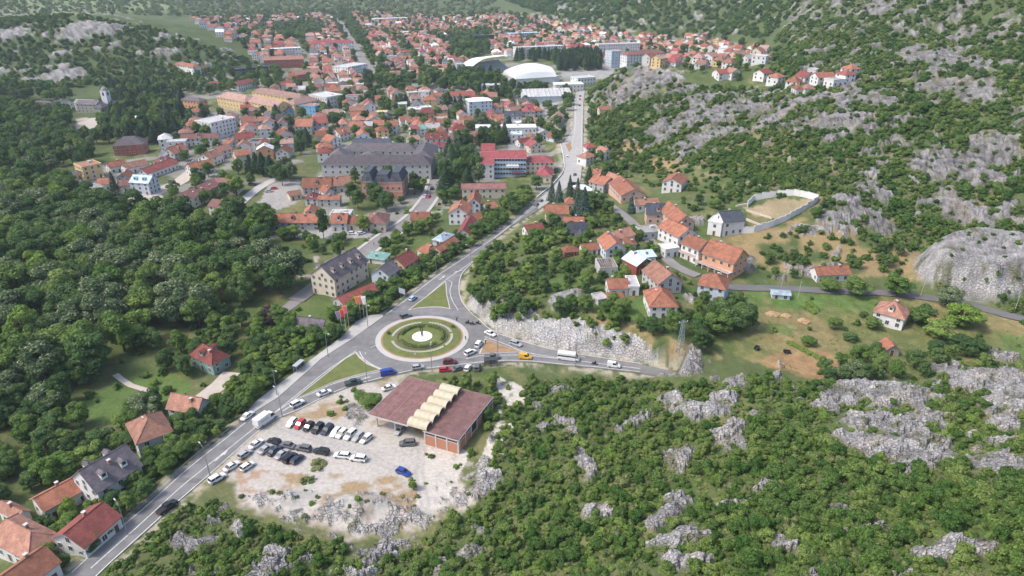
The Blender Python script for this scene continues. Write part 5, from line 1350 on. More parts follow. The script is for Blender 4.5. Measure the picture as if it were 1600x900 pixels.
# ------------------------------------------------------------------ roundabout island and traffic islands
RC_ = on_level(659.6, 526.0); RC_ = np.array([-31.2, 209.2, 0.0]); R0 = 16.1
GRASS = mat('mown_grass', (0.125, 0.145, 0.045), .95, .22, .35, bump=.4, bscale=6)
EARTH = mat('dry_earth', (0.30, 0.19, 0.10), .95, .2, .4)
Isl = empty('roundabout_island', tuple(RC_)); tag(Isl, 'round grassy island in the middle of the roundabout', 'island')
mb = MB(); mb.lathe([(0.01, .16), (14.2, .16), (14.2, .14), (R0, .12), (R0, -.2)], 72, 0); 
ap = MB(); ap.lathe([(14.2, .165), (R0, .13), (R0 + .02, -.2)], 72); ap.build('apron', CONC, Isl)
gr = MB(); gr.lathe([(14.2, .17), (12.5, .30), (9.5, .45), (5, .5), (.01, .52)], 72); gr.build('grass', GRASS, Isl)
er = MB(); er.lathe([(14.25, .168), (13.6, .235)], 72); er.build('earth_rim', EARTH, Isl)
ds = MB(); ds.lathe([(3.5, .3), (3.5, .62), (.01, .64)], 40); ds.build('white_disc', mat('white_gravel', (.78, .77, .74), .9, .05, 2), Isl)
lw = MB(); lw.lathe([(8.75, .35), (8.75, .78), (8.45, .78), (8.45, .35)], 64); lw.build('ring_wall', mat('dark_stone', (.13, .10, .09), .9, .2, 2), Isl)
stm = MB(); stm.box(-.45, .45, -.15, .15, 0, .12); stm = stm.mesh('stone', mat('white_stone', (.52, .48, .44), .9, .2, 2))
for a0, a1 in ((100, 178), (20, 82), (198, 322), (-32, 14)):
    a = a0
    while a < a1:
        th = radians(a); link('stone', stm, Isl, (10.3 * cos(th), 10.3 * sin(th), .43), th + .25 * (1 if int(a) % 2 else -1)); a += 3.1
# leaves for hedge built below; statue
BRZ = mat('dark_bronze', (.05, .055, .05), .5, .1)
Stt = empty('sculpture', (RC_[0], RC_[1], .64)); Stt.scale = (.75, .75, .75); tag(Stt, 'slender dark forked sculpture on the white disc', 'sculpture')
mb = MB(); mb.box(-.5, .5, -.5, .5, 0, .5); mb.build('plinth', LIGHTC, Stt)
mb = MB(); mb.tube((0, 0, .5), (-.5, 0, 3.2), .3, .22); mb.tube((-.5, 0, 3.2), (-.75, .1, 5.6), .22, .38); mb.build('blade', BRZ, Stt)
mb = MB(); mb.tube((.1, 0, .5), (.35, .1, 3.4), .28, .2); mb.tube((.35, .1, 3.4), (.45, 0, 5.0), .2, .32); mb.tube((-.7, .1, 4.6), (.45, 0, 4.4), .14, .14); mb.build('blade', BRZ, Stt)
def traffic_island(pxs, label, dry):
    P = lvl(pxs); c = sum(P) / len(P)
    T_ = empty('traffic_island', (c[0], c[1], 0)); tag(T_, label, 'traffic island')
    Q = [(p[0] - c[0], p[1] - c[1]) for p in P]
    mb = MB(); mb.prism(Q, -.2, .13); mb.build('kerb', KERB, T_)
    mb = MB(); s_ = .90; mb.prism([(x * s_, y * s_) for x, y in Q], .131, .2); mb.build('grass', EARTH if dry else GRASS, T_)
    if not dry:
        rim = MB()
        Q2 = [(x * .93, y * .93) for x, y in Q]; n = len(Q)
        mb = MB(); mb.add([(*p, .134) for p in Q2] + [(x * .895, y * .895, .205) for x, y in Q], [(k, (k + 1) % n, n + (k + 1) % n, n + k) for k in range(n)]); mb.build('earth_rim', EARTH, T_)
traffic_island([(455,627),(505,587),(540,559.5),(557,550),(562,557),(575,568),(597,577.5),(560,586),(520,598),(490,611)], 'long grassy triangle between the two left arms of the junction', False)
traffic_island([(637,485),(668,462),(697,439),(698,450),(699,462),(704,483),(688,480.5),(670,480.5),(652,482)], 'grassy triangle above the roundabout', False)
traffic_island([(758,529),(785,540),(818,550.5),(785,551.5),(748,553)], 'bare brown triangle right of the roundabout', True)
P = lvl([(884,226),(892,222),(893,232),(889,238)]); tag(sheet('traffic_island', [tuple(p[:2]) for p in P], .2, EARTH, .4), 'small wedge island where the straight road forks', 'traffic island')
# wider gravel shoulder between lay-by and road, bus shelter
def shelter(px, py, dirpx, label, dark=False):
    p = on_level(px, py); q = on_level(px + dirpx[0], py + dirpx[1]); a = atan2((q - p)[1], (q - p)[0])
    S_ = empty('bus_shelter', (p[0], p[1], .17 if not dark else float(hz(p[0:1], p[1:2])[0])), a); tag(S_, label, 'bus shelter')
    mb = MB(); mb.box(-2.2, 2.2, -.8, .9, 2.4, 2.52); mb.build('roof', BRZ if dark else mat('shelter_roof', (.35, .37, .38), .5, .05), S_)
    for x in (-2, 0, 2):
        for y in (-.6, .7):
            mb = MB(); mb.box(-.06, .06, -.06, .06, -.4, 2.4); mb.build('post', BRZ if dark else STEEL, S_, loc=(x, y, 0))
    mb = MB(); mb.box(-1.9, 1.9, .72, .76, .3, 2.2); mb.build('glass_panel', mat('shelter_glass', (.18, .22, .23), .2, 0), S_)
    mb = MB(); mb.box(-1.6, 1.6, .25, .6, .42, .5); mb.build('bench', WOOD, S_)
shelter(468, 578, (4, -3.3), 'grey bus shelter on the pale pavement')
shelter(767, 571, (5, -.5), 'dark bus shelter below the brown triangle', True)

# street lamps
POLE = mat('galvanised_pole', (.26, .27, .28), .5, .05, metal=.3)
_p = MB(); _p.tube((0, 0, -.5), (0, 0, 9), .13, .07, 8); LP = _p.mesh('pole', POLE)
_a = MB(); _a.tube((0, 0, 9), (1.6, 0, 9.5), .06, .05, 6); LA = _a.mesh('arm', POLE)
_h = MB(); _h.box(1.4, 2.3, -.14, .14, 9.42, 9.58); LH = _h.mesh('lamp_head', mat('lamp_head', (.45, .46, .46), .4, 0))
def lamp(px, py, ang, label, sc_=1.0):
    p = at(px, py); o = empty('street_lamp', tuple(p), ang); tag(o, label, 'street lamp', 'street lamps along the main road'); o.scale = (sc_,) * 3
    link('pole', LP, o); link('arm', LA, o); link('lamp_head', LH, o)
for px, py, an, lb in ((200,836,2.4,'street lamp nearest the bottom left corner'), (328,743,2.4,'street lamp beside the painted arrow and parked white cars'), (441,651,2.4,'street lamp beside the white box truck'), (433,618,-.7,'street lamp at the left pavement edge below the shelter'), (513,558,-.7,'street lamp on the pale pavement before the flags'), (575,512,-.7,'street lamp just behind the white flag'), (574,598,1.6,'street lamp beside the dark pickup'), (675,580,1.6,'street lamp below the roundabout'), (778,567,1.6,'street lamp beside the dark bus shelter'), (899,572,1.6,'street lamp in front of the white minibus'), (736,415,3.0,'street lamp on the inside of the upper bend'), (682,428,-.7,'street lamp on the left above the upper triangle'), (778,545,1.6,'street lamp in the brown triangle'), (857,300,-.7,'leftmost street lamp at the curve below the straight road'), (861,297,-.7,'rightmost street lamp at the curve below the straight road')):
    lamp(px, py, an, lb)
# flags
def flag(px, py, colr, nm, label):
    p = on_level(px, py); F_ = empty('flagpole', (p[0], p[1], .17)); tag(F_, label, 'flag', 'flags beside the roundabout')
    mb = MB(); mb.tube((0, 0, -.3), (0, 0, 9.2), .07, .045, 7); mb.build('pole', mat('white_pole', (.6, .6, .6), .5, 0), F_)
    mb = MB(); n = 7; m_ = 5; vs = []
    for i in range(n + 1):
        for j in range(m_ + 1):
            t_ = j / m_; vs.append((-.05 - 1.6 * t_ * (1 - .35 * (i / n)), .16 * sin(5 * t_ + 2.2 * i / n) * t_, 9.1 - 3.4 * i / n - .25 * t_))
    fs = [(i * (m_ + 1) + j, (i + 1) * (m_ + 1) + j, (i + 1) * (m_ + 1) + j + 1, i * (m_ + 1) + j + 1) for i in range(n) for j in range(m_)]
    o_ = mb.add(vs, fs).build('banner', mat('flag_' + nm, colr, .8, .06, 1.5), F_, smooth=True)
    sm = o_.modifiers.new('cloth', 'SOLIDIFY'); sm.thickness = .02
for px, py, cl, nm, lb in ((535,522,(.26,.24,.33),'violet_grey','violet grey flag, first of the row from the left'), (541,519,(.75,.09,.06),'red','bright red flag, second of the row from the left'), (545.5,513,(.78,.20,.20),'rose','rose red flag, third of the row from the left'), (564,498,(.75,.22,.08),'orange','orange flag, fourth of the row from the left'), (569,497,(.78,.28,.20),'salmon','pale red flag, fifth of the row from the left'), (574.5,498,(.8,.8,.79),'white','white flag, last of the row')):
    flag(px, py, cl, nm, lb)
# road signs
for px, py, lb in ((629,466,'blue grey direction board on posts beside the guard rail'),):
    p = at(px, py); S_ = empty('direction_sign', tuple(p), -.6); tag(S_, lb, 'road sign')
    mb = MB(); mb.box(-1.6, 1.6, -.05, .05, 2.0, 4.2); mb.build('board', mat('sign_back', (.33, .36, .40), .5, .05), S_)
    for x in (-1.1, 1.1):
        mb = MB(); mb.tube((x, .1, -.5), (x, .1, 4), .06); mb.build('post', STEEL, S_)
for px, py, lb in ((649,560,'little white sign on the island grass'), (673,545,'little marker post by the island hedge')):
    p = on_level(px, py); S_ = empty('small_sign', (p[0], p[1], .15)); tag(S_, lb, 'road sign')
    mb = MB(); mb.tube((0, 0, -.1), (0, 0, 1.6), .04); mb.build('post', STEEL, S_)
    mb = MB(); mb.tube((0, -.06, 1.6), (0, -.03, 1.6), .3, n=10); mb.build('plate', FRAME, S_)
# lattice pylon and overhead wire
p = at(1062, 552); Py = empty('lattice_pylon', tuple(p), .3); tag(Py, 'grey green steel lattice pylon beside the rock cutting', 'pylon')
PG = mat('pylon_steel', (.30, .36, .35), .5, .05, metal=.3)
HT = 12.0
for sx in (-1, 1):
    for sy in (-1, 1):
        mb = MB(); mb.tube((sx * 1.0, sy * 1.0, -.5), (sx * .3, sy * .3, HT), .11, .08, 5); mb.build('leg', PG, Py)
mb = MB(); nS = 10
for k in range(nS):
    z0, z1 = HT * k / nS, HT * (k + 1) / nS; w0, w1 = 1 - .7 * k / nS, 1 - .7 * (k + 1) / nS
    for s_ in (-1, 1):
        mb.tube((-w0, s_ * w0, z0), (w1, s_ * w1, z1), .05, n=4); mb.tube((s_ * w0, w0, z0), (s_ * w1, -w1, z1), .05, n=4); mb.tube((-w0, s_ * w0, z0), (w0, s_ * w0, z0), .04, n=4); mb.tube((s_ * w0, -w0, z0), (s_ * w0, w0, z0), .04, n=4)
o = mb.build('bracing', PG, Py); o['kind'] = 'stuff'
mb = MB(); mb.box(-1.6, 1.6, -.1, .1, HT - .9, HT - .7); mb.build('crossarm', PG, Py)
for x in (-1.4, 0, 1.4):
    mb = MB(); mb.lathe([(.02, .0), (.14, .1), (.14, .45), (.02, .5)], 8); mb.build('insulator', FRAME, Py, loc=(x, 0, HT - .7))
p1 = np.array([p[0], p[1], p[2] + HT]); p2 = np.array(on_level(640, 950, 28.0))
wm = MB(); N = 30
W = [p1 + (p2 - p1) * k / N - np.array([0, 0, 4.5 * 4 * (k / N) * (1 - k / N)]) for k in range(N + 1)]
for a, b_ in zip(W[:-1], W[1:]): wm.tube(a, b_, .035, n=4, cap=False)
tag(wm.build('overhead_wire', mat('wire', (.10, .10, .10), .6, 0)), 'thin overhead wire crossing the bushes towards the pylon', 'wire')
for px, py, lb in ((1247,466,'wooden pole by the garden plots'), (1437,464,'leaning pole beside the meadow road'), (1584,489,'pale pole at the right end of the meadow road'), (1221,448,'short pole above the meadow road')):
    q = at(px, py); o = MB(); o.tube((0, 0, -.5), (.5 if 'lean' in lb else 0, 0, 7), .12, .08, 7); o.box(-.5, .5, -.05, .05, 6.4, 6.5)
    tag(o.build('utility_pole', mat('pole_wood', (.38, .35, .31), .9, .1), loc=tuple(q)), lb, 'pole')

for px, py, r_, lb in ((1207,491,2.6,'leftmost hay heap in the mown meadow'), (1229,494,2.2,'middle hay heap in the mown meadow'), (1256,502,2.4,'rightmost hay heap in the mown meadow')):
    q = at(px, py); hp = MB(); n = 16; g = np.random.default_rng(px)
    vs = [(r_ * f_ * (1 + .15 * g.normal()) * cos(2 * pi * k / n), .8 * r_ * f_ * (1 + .15 * g.normal()) * sin(2 * pi * k / n), z_) for f_, z_ in ((1, -.3), (.9, .25), (.6, .7), (.25, .95)) for k in range(n)] + [(0, 0, 1.05)]
    hp.add(vs, [(i * n + k, i * n + (k + 1) % n, (i + 1) * n + (k + 1) % n, (i + 1) * n + k) for i in range(3) for k in range(n)] + [(3 * n + k, 3 * n + (k + 1) % n, 4 * n) for k in range(n)])
    tag(hp.build('hay_heap', mat('dry_hay', (.36, .24, .13), .95, .25, 1.5), loc=tuple(q)), lb, 'hay heap')
# ------------------------------------------------------------------ vehicles
TYRE = mat('tyre', (.02, .02, .02), .9, 0); RIM = mat('wheel_rim', (.32, .32, .33), .4, 0, metal=.5)
CGL = mat('car_glass', (.02, .024, .028), .12, 0, spec=.6); HL = mat('headlight', (.6, .6, .58), .2, 0); TL = mat('tail_light', (.35, .02, .02), .3, 0); TRIM = mat('black_trim', (.03, .03, .03), .6, 0)
PAINTS = {'white': (.66, .66, .65), 'red': (.42, .025, .03), 'black': (.016, .017, .02), 'grey': (.12, .125, .13), 'silver': (.36, .37, .38), 'blue': (.02, .05, .26), 'darkred': (.13, .02, .025), 'green': (.03, .06, .05), 'yellow': (.65, .36, .03), 'skyblue': (.36, .48, .58), 'navy': (.03, .04, .07)}
def paint(c):
    return mat('paint_' + c, PAINTS[c], .28, 0, spec=.5)
CAR = {}
def loft(mb, secs, mi=0, top=None):
    """secs: (x, half width, z0, z1) -> rounded box body"""
    vs = []
    for x, hw, z0, z1 in secs:
        b_ = .12 * (z1 - z0)
        vs += [(x, -hw * .9, z0), (x, -hw, z0 + b_), (x, -hw, z1 - 1.8 * b_), (x, -hw * .88, z1), (x, hw * .88, z1), (x, hw, z1 - 1.8 * b_), (x, hw, z0 + b_), (x, hw * .9, z0)]
    n = len(secs); fs = [(8 * i + k, 8 * i + 8 + k, 8 * i + 8 + (k + 1) % 8, 8 * i + (k + 1) % 8) for i in range(n - 1) for k in range(8)]
    fs += [tuple(range(8)), tuple(range(8 * n - 8, 8 * n))[::-1]]
    mb.add(vs, fs, mi)
SHAPES = {  # length, half width, height, bonnet z, cabin: (rear foot, rear top, front top, front foot), waist z
 'hatch': (4.1, .86, 1.48, .92, (-1.95, -1.55, .25, 1.05), .92), 'sedan': (4.6, .88, 1.44, .90, (-1.55, -.85, .35, 1.15), .90), 'suv': (4.5, .92, 1.70, 1.05, (-2.15, -1.85, .35, 1.05), 1.02),
 'estate': (4.6, .88, 1.50, .92, (-2.2, -1.85, .35, 1.15), .92), 'smallvan': (4.3, .90, 1.82, 1.05, (-2.1, -2.05, .55, 1.2), 1.05), 'van': (5.0, .98, 2.0, 1.15, (-2.45, -2.4, .95, 1.65), 1.15), 'pickup': (5.2, .94, 1.75, 1.08, (-.75, -.6, .6, 1.3), 1.05), 'minibus': (7.2, 1.05, 2.75, 1.25, (-3.55, -3.5, 2.35, 3.1), 1.3), 'truck': (7.0, 1.05, 2.3, 1.2, (1.35, 1.4, 2.45, 3.1), 1.25)}
def car_parts(kind):
    if kind in CAR: return CAR[kind]
    L, hw, H, bz, (rf, rt, ft, ff), wz = SHAPES[kind]; h = L / 2; P = []
    b_ = MB(); loft(b_, [(-h, hw * .86, .38, wz * .86), (-h + .12, hw * .96, .26, wz * .97), (rf, hw, .24, wz), (ff, hw, .24, bz), (h - .45, hw * .97, .24, bz * .86), (h - .08, hw * .88, .28, bz * .72), (h, hw * .78, .34, bz * .62)])
    rw = hw * .78
    e = .04
    # roof slab and pillars
    b_.box(rt - .05, ft + .05, -rw, rw, H - .07, H, 0)
    for (xa, xb) in ((rf, rt), (ff, ft)):
        for s_ in (-1, 1): b_.tube((xa, s_ * (hw * .93), wz - .03), (xb, s_ * (rw - .03), H - .04), .055, n=4)
    if kind in ('suv', 'estate', 'hatch', 'sedan', 'smallvan', 'pickup'):
        for s_ in (-1, 1): b_.tube(((rt + ft) / 2 - .1, s_ * hw * .94, wz - .03), ((rt + ft) / 2 - .1, s_ * (rw - .02), H - .04), .05, n=4)
    if kind == 'smallvan' or kind == 'van':
        x1 = -.3 if kind == 'smallvan' else .3
        b_.add([(rf, -hw * .95, wz - .02), (x1, -hw * .95, wz - .02), (x1, -rw - .02, H - .05), (rt, -rw - .02, H - .05), (rf, hw * .95, wz - .02), (x1, hw * .95, wz - .02), (x1, rw + .02, H - .05), (rt, rw + .02, H - .05)], [(0, 1, 2, 3), (7, 6, 5, 4), (0, 3, 7, 4)], 0)
    if kind == 'pickup':
        b_.box(-h + .1, rf - .05, -hw * .95, -hw * .82, wz - .04, wz + .06); b_.box(-h + .1, rf - .05, hw * .82, hw * .95, wz - .04, wz + .06)
    P.append(('body', b_.mesh('body', [None]), 'paint'))
    def quad(nm, vs, off=0.0):
        g = MB(); c_ = np.mean(np.array(vs), 0); inn = [tuple(np.array(v_) * .97 + c_ * .03 - (0, 0, .0)) for v_ in vs]
        cc_ = np.array([(rt + ft) / 2, 0, (H + wz) / 2]); inn = [tuple(np.array(v_) + (cc_ - np.array(v_)) * .06) for v_ in vs]
        g.add(list(vs) + inn, [(0, 1, 2, 3), (7, 6, 5, 4), (0, 4, 5, 1), (1, 5, 6, 2), (2, 6, 7, 3), (3, 7, 4, 0)]); P.append((nm, g.mesh(nm, CGL), None))
    w0, w1 = hw * .9, rw - .04
    quad('windscreen', [(ff, -w0, wz), (ff, w0, wz), (ft + .04, w1, H - .07), (ft + .04, -w1, H - .07)])
    quad('rear_window', [(rf, w0, wz), (rf, -w0, wz), (rt - .04, -w1, H - .07), (rt - .04, w1, H - .07)])
    for s_ in (-1, 1):
        quad('side_window', [(rf + .05, s_ * w0, wz), (ff - .05, s_ * w0, wz), (ft, s_ * w1, H - .07), (rt, s_ * w1, H - .07)])
    if kind == 'minibus':
        g = MB(); g.box(-h + .1, 2.4, -hw * .97, hw * .97, 2.02, H - .02); g.box(-h + .1, 2.3, -hw * .96, hw * .96, 1.2, 1.45); P.append(('upper_body', g.mesh('upper_body', [None]), 'paint'))
    if kind == 'truck':
        g = MB(); g.box(-h, 1.25, -1.12, 1.12, .75, 3.05); P.append(('cargo_box', g.mesh('cargo_box', [None]), 'paint'))
        g = MB(); g.box(-2.4, .4, -1.135, -1.122, 1.8, 2.1); g.box(-2.4, .4, 1.122, 1.135, 1.8, 2.1); P.append(('lettering_band', g.mesh('lettering_band', mat('faint_lettering', (.30, .36, .46), .6, .5, 6)), None))
    wr = .36 if kind in ('minibus', 'truck', 'van', 'pickup', 'suv') else .31
    wmesh = MB(); wmesh.tube((0, -.11, 0), (0, .11, 0), wr, n=14, mi=0); wmesh.tube((0, -.125, 0), (0, .125, 0), wr * .6, n=10, mi=1); wmesh = wmesh.mesh('wheel', [TYRE, RIM])
    for x in (-h + .85 if kind != 'truck' else -h + 1.5, h - .85):
        for s_ in (-1, 1): P.append(('wheel', wmesh, (x, s_ * (hw - .08), wr)))
    hm = MB(); hm.box(-.1, .04, -.2, .2, -.07, .09); hm = hm.mesh('headlight', HL); tm = MB(); tm.box(-.05, .08, -.16, .16, -.12, .12); tm = tm.mesh('tail_light', TL)
    for s_ in (-1, 1): P.append(('headlight', hm, (h - .06, s_ * hw * .62, bz * .56))); P.append(('tail_light', tm, (-h - .01, s_ * hw * .68, wz * .70)))
    CAR[kind] = P
    return P
BODY = {}
def car(kind, c, px, py, d, label, group=None, cat='car', z=None, name='car', simple=False):
    p = at(px, py) if z is None else on_level(px, py, z)
    k_ = 3.0; a = at(px - k_ * d[0], py - k_ * d[1]) if z is None else on_level(px - k_ * d[0], py - k_ * d[1], z); b_ = at(px + k_ * d[0], py + k_ * d[1]) if z is None else on_level(px + k_ * d[0], py + k_ * d[1], z)
    o = empty(name, (p[0], p[1], p[2] + .01), atan2((b_ - a)[1], (b_ - a)[0])); tag(o, label, cat, group)
    for nm, me_, ex in car_parts(kind):
        if simple and nm in ('headlight', 'tail_light'): continue
        if ex == 'paint':
            key = (kind, nm, c)
            if key not in BODY:
                m2_ = me_.copy(); m2_.materials.clear(); m2_.materials.append(paint(c)); BODY[key] = m2_
            link(nm, BODY[key], o)
        elif isinstance(ex, tuple): link(nm, me_, o, ex)
        else: link(nm, me_, o)
    return o
T0 = 0.045
RD = 'vehicles on the road'
for kd, c, px, py, d, lb in (('sedan','white',387,652,(1,-.8),'white car stopped at the left edge of the main road'), ('truck','white',415,660,(1,-.72),'white box truck with faint lettering on the main road'), ('suv','white',465,633,(1,-.5),'boxy white off-roader behind the white sports saloon'),
    ('sedan','white',507,616,(1,-.38),'white low saloon beside the long grass triangle'), ('pickup','green',552,600,(1,-.25),'dark green pickup behind the blue van'), ('van','blue',607,585,(1,-.2),'blue van entering the roundabout'), ('hatch','silver',653,576,(1,-.15),'silver hatchback below the roundabout'), ('suv','darkred',703,568,(1,-.05),'dark red car leaving the roundabout to the right'),
    ('pickup','grey',769,560,(1,-.02),'dark grey pickup behind the bus shelter'), ('smallvan','yellow',821,560,(1,.06),'small yellow van on the right arm'), ('minibus','white',888,562,(1,.12),'white minibus on the right arm'), ('smallvan','white',959,573,(1,.12),'small white van at the right end of the road'), ('sedan','white',766,523,(1,.45),'white saloon beside the brown triangle'), ('estate','silver',806,539,(1,.35),'silver estate car below the rock cutting'),
    ('suv','grey',634,496,(1,-.3),'dark car at the top left of the roundabout'), ('hatch','skyblue',645,468,(1,-.8),'pale blue car on the road above the roundabout'), ('suv','white',735,553,(1,-.45),'white car with dark rear stopped beside the white van'), ('smallvan','white',748.5,540,(.7,-.8),'white van stopped at the brown triangle'),
    ('pickup','black',262,795,(1,-.78),'black pickup at the roadside near the lower bushes')):
    nm = 'van' if 'van' in kd else 'truck' if kd == 'truck' else 'minibus' if kd == 'minibus' else 'car'
    car(kd, c, px, py, d, lb, RD, nm, T0, nm)
PK_ = 'parked cars by the derelict building'
for kd, c, px, py, d, lb in (('hatch','red',696,580,(1,-.1),'red car parked below the roundabout'), ('sedan','grey',716,578,(1,-.35),'dark grey car parked right of the red one'), ('hatch','white',731,577,(.5,-.8),'white car half hidden by bushes below the roundabout'), ('suv','grey',746,576,(.2,-1),'grey car parked next to the dark shelter'), ('sedan','white',608,608,(1,-.3),'white car beside the upper corner of the red roof'),
    ('hatch','white',456,663,(-.75,.75),'white car at the left end of the upper parking row'), ('hatch','red',469,665,(-.75,.75),'bright red car in the upper parking row'), ('hatch','black',482.5,669,(-.75,.75),'black car next to the bright red one'), ('suv','black',497,672,(-.75,.75),'black car, middle of three dark cars in the upper row'), ('suv','navy',511.5,674,(-.75,.75),'dark car, rightmost of three dark cars in the upper row'),
    ('hatch','white',524.5,678,(-.75,.75),'white car right of the three dark cars'), ('hatch','white',534,680,(-.8,.7),'white car touching its white neighbour in the upper row'), ('suv','white',547.5,682,(-.8,.7),'tall white car in the upper row'), ('hatch','silver',559.5,685,(-.8,.7),'silver car in the upper row'), ('hatch','white',572.5,688,(-.85,.65),'white car at the right end of the upper parking row'),
    ('sedan','white',401,696,(1,-.7),'white saloon at the entrance of the lot'), ('hatch','black',428.5,692,(-1,-.25),'black car, leftmost of the four facing left'), ('sedan','grey',450,698,(-1,-.25),'grey car, second of the four facing left'), ('suv','grey',474.5,703,(-1,-.2),'grey car, third of the four facing left'), ('suv','black',502.5,708,(-1,-.2),'black car in front of the yellow green bush'),
    ('sedan','silver',415.5,704,(1,-.75),'silver car in the lower parking row, leftmost'), ('sedan','navy',429.5,706.5,(1,-.75),'dark blue car in the lower parking row'), ('sedan','silver',441,712,(1,-.8),'silver car in the lower parking row between dark cars'), ('suv','black',453.5,718,(1,-.8),'black car in the lower parking row'), ('hatch','navy',465,720,(1,-.8),'dark car at the right end of the lower parking row'),
    ('hatch','silver',383,712,(1,-.7),'silver car alone along the road verge'), ('sedan','white',362.5,731,(1,-.65),'white car with dark windscreen along the verge'), ('hatch','white',387,731,(1,-.65),'white car on the brown earth'), ('suv','white',340,750,(1,-.6),'white car nearest the street lamp on the verge'), ('estate','white',535,714,(-1,-.1),'long white estate alone in the middle of the lot'),
    ('suv','white',560,719,(-1,-.12),'white off-roader right of the white estate'), ('hatch','blue',630.5,740,(1,.4),'bright blue car alone on the gravel'), ('suv','grey',636.5,695,(-1,.05),'dark grey car beside the brick end wall'), ('sedan','silver',625,674,(-.7,.75),'silver car half under the canopy roof')):
    car(kd, c, px, py, d, lb, PK_, 'car', 0.0)
for kd, c, px, py, d, lb in (('suv','grey',421,364,(1,.05),'dark car at the left end of the museum car park'), ('hatch','silver',431,366,(1,.05),'silver car at the left end of the museum car park'), ('hatch','white',551,366,(1,-.05),'white car in the museum car park behind shrubs'), ('hatch','white',564.5,366,(1,-.3),'white car left of the bright green tree'), ('hatch','white',577.5,359,(1,-.05),'white car in front of the maroon corner house'), ('sedan','white',664,308,(.6,-.8),'white car driving up the museum street'), ('hatch','red',669.5,309,(-.6,.8),'red car driving down the museum street'),
    ('suv','black',675,296,(.3,-1),'black car at the top of the museum street'), ('hatch','grey',838.5,321,(.8,-.7),'dark car on the curve, lower of two'), ('hatch','grey',845,315,(.8,-.7),'dark car on the curve, upper of two'), ('sedan','grey',898,274,(.1,-1),'grey car on the wide road'), ('suv','black',897,289,(1,0),'black car in front of the market hall'), ('hatch','white',886,246,(0,-1),'white car on the wide road'), ('hatch','red',906,156,(0,-1),'tiny red car far up the straight road'), ('hatch','black',906.5,151,(0,-1),'farthest dark car up the straight road'), ('hatch','black',905.5,166,(0,-1),'dark car halfway up the straight road'), ('suv','black',394,290,(1,.05),'dark car beside the promenade'), ('sedan','silver',421,300,(1,-.1),'silver car in the square car park'), ('hatch','red',429,296,(1,-.1),'red car in the square car park'), ('sedan','white',1180,562-16,(1,0),'pale car parked in the meadow')):
    if lb.startswith('pale car parked in the meadow'): continue
    car(kd, c, px, py, d, lb, 'distant cars', simple=True)
for px, py, rz_, lb in ((1182, 546, 1.0, 'small dark farm cart at the left edge of the meadow'), (1229, 552, -.2, 'small dark farm cart on the brown field')):
    o = empty('farm_cart', tuple(at(px, py)), rz_); tag(o, lb, 'cart')
    m_ = MB(); m_.box(-1.1, 1.1, -.65, .65, .45, .6); m_.box(-1.1, 1.1, -.65, -.58, .6, 1.05); m_.box(-1.1, 1.1, .58, .65, .6, 1.05); m_.box(-1.1, -1.03, -.58, .58, .6, 1.05); m_.box(1.03, 1.1, -.58, .58, .6, 1.05); m_.build('tray', TRIM, o)
    m_ = MB(); m_.tube((1.1, 0, .5), (2.0, 0, .35), .05); m_.build('drawbar', STEEL, o)
    w_ = MB(); w_.tube((0, -.09, 0), (0, .09, 0), .36, n=12, mi=0); w_.tube((0, -.1, 0), (0, .1, 0), .18, n=8, mi=1); w_ = w_.mesh('wheel', [TYRE, RIM])
    for y_ in (-.78, .78): link('wheel', w_, o, (-.1, y_, .36))

# ------------------------------------------------------------------ motorcycles and people
def motorbike(px, py, d, label):
    p = on_level(px, py, T0); q = on_level(px + 3 * d[0], py + 3 * d[1], T0); o = empty('motorcycle', (p[0], p[1], p[2]), atan2((q - p)[1], (q - p)[0])); tag(o, label, 'motorcycle', 'motorcycles on the road')
    w_ = MB(); w_.tube((0, -.07, 0), (0, .07, 0), .32, n=14, mi=0); w_.tube((0, -.08, 0), (0, .08, 0), .18, n=8, mi=1); w_ = w_.mesh('wheel', [TYRE, RIM])
    for x in (-.72, .72): link('wheel', w_, o, (x, 0, .32))
    m_ = MB(); loft(m_, [(-.55, .1, .45, .7), (-.2, .18, .35, .8), (.2, .2, .3, .98), (.5, .12, .5, .95)]); m_.build('body', paint('black'), o)
    m_ = MB(); loft(m_, [(-.85, .1, .78, .88), (-.5, .15, .74, .86), (-.1, .14, .76, .86)]); m_.build('seat', TRIM, o)
    m_ = MB(); m_.tube((.72, 0, .32), (.5, 0, 1.02), .045); m_.tube((.48, -.36, 1.06), (.48, .36, 1.06), .03); m_.build('fork', STEEL, o)
    m_ = MB(); m_.tube((.62, 0, .85), (.7, 0, .85), .1, n=8); m_.build('headlight', HL, o)
    return o
SKIN = mat('skin', (.42, .26, .19), .7, 0); HAIR = mat('dark_hair', (.03, .022, .018), .8, 0)
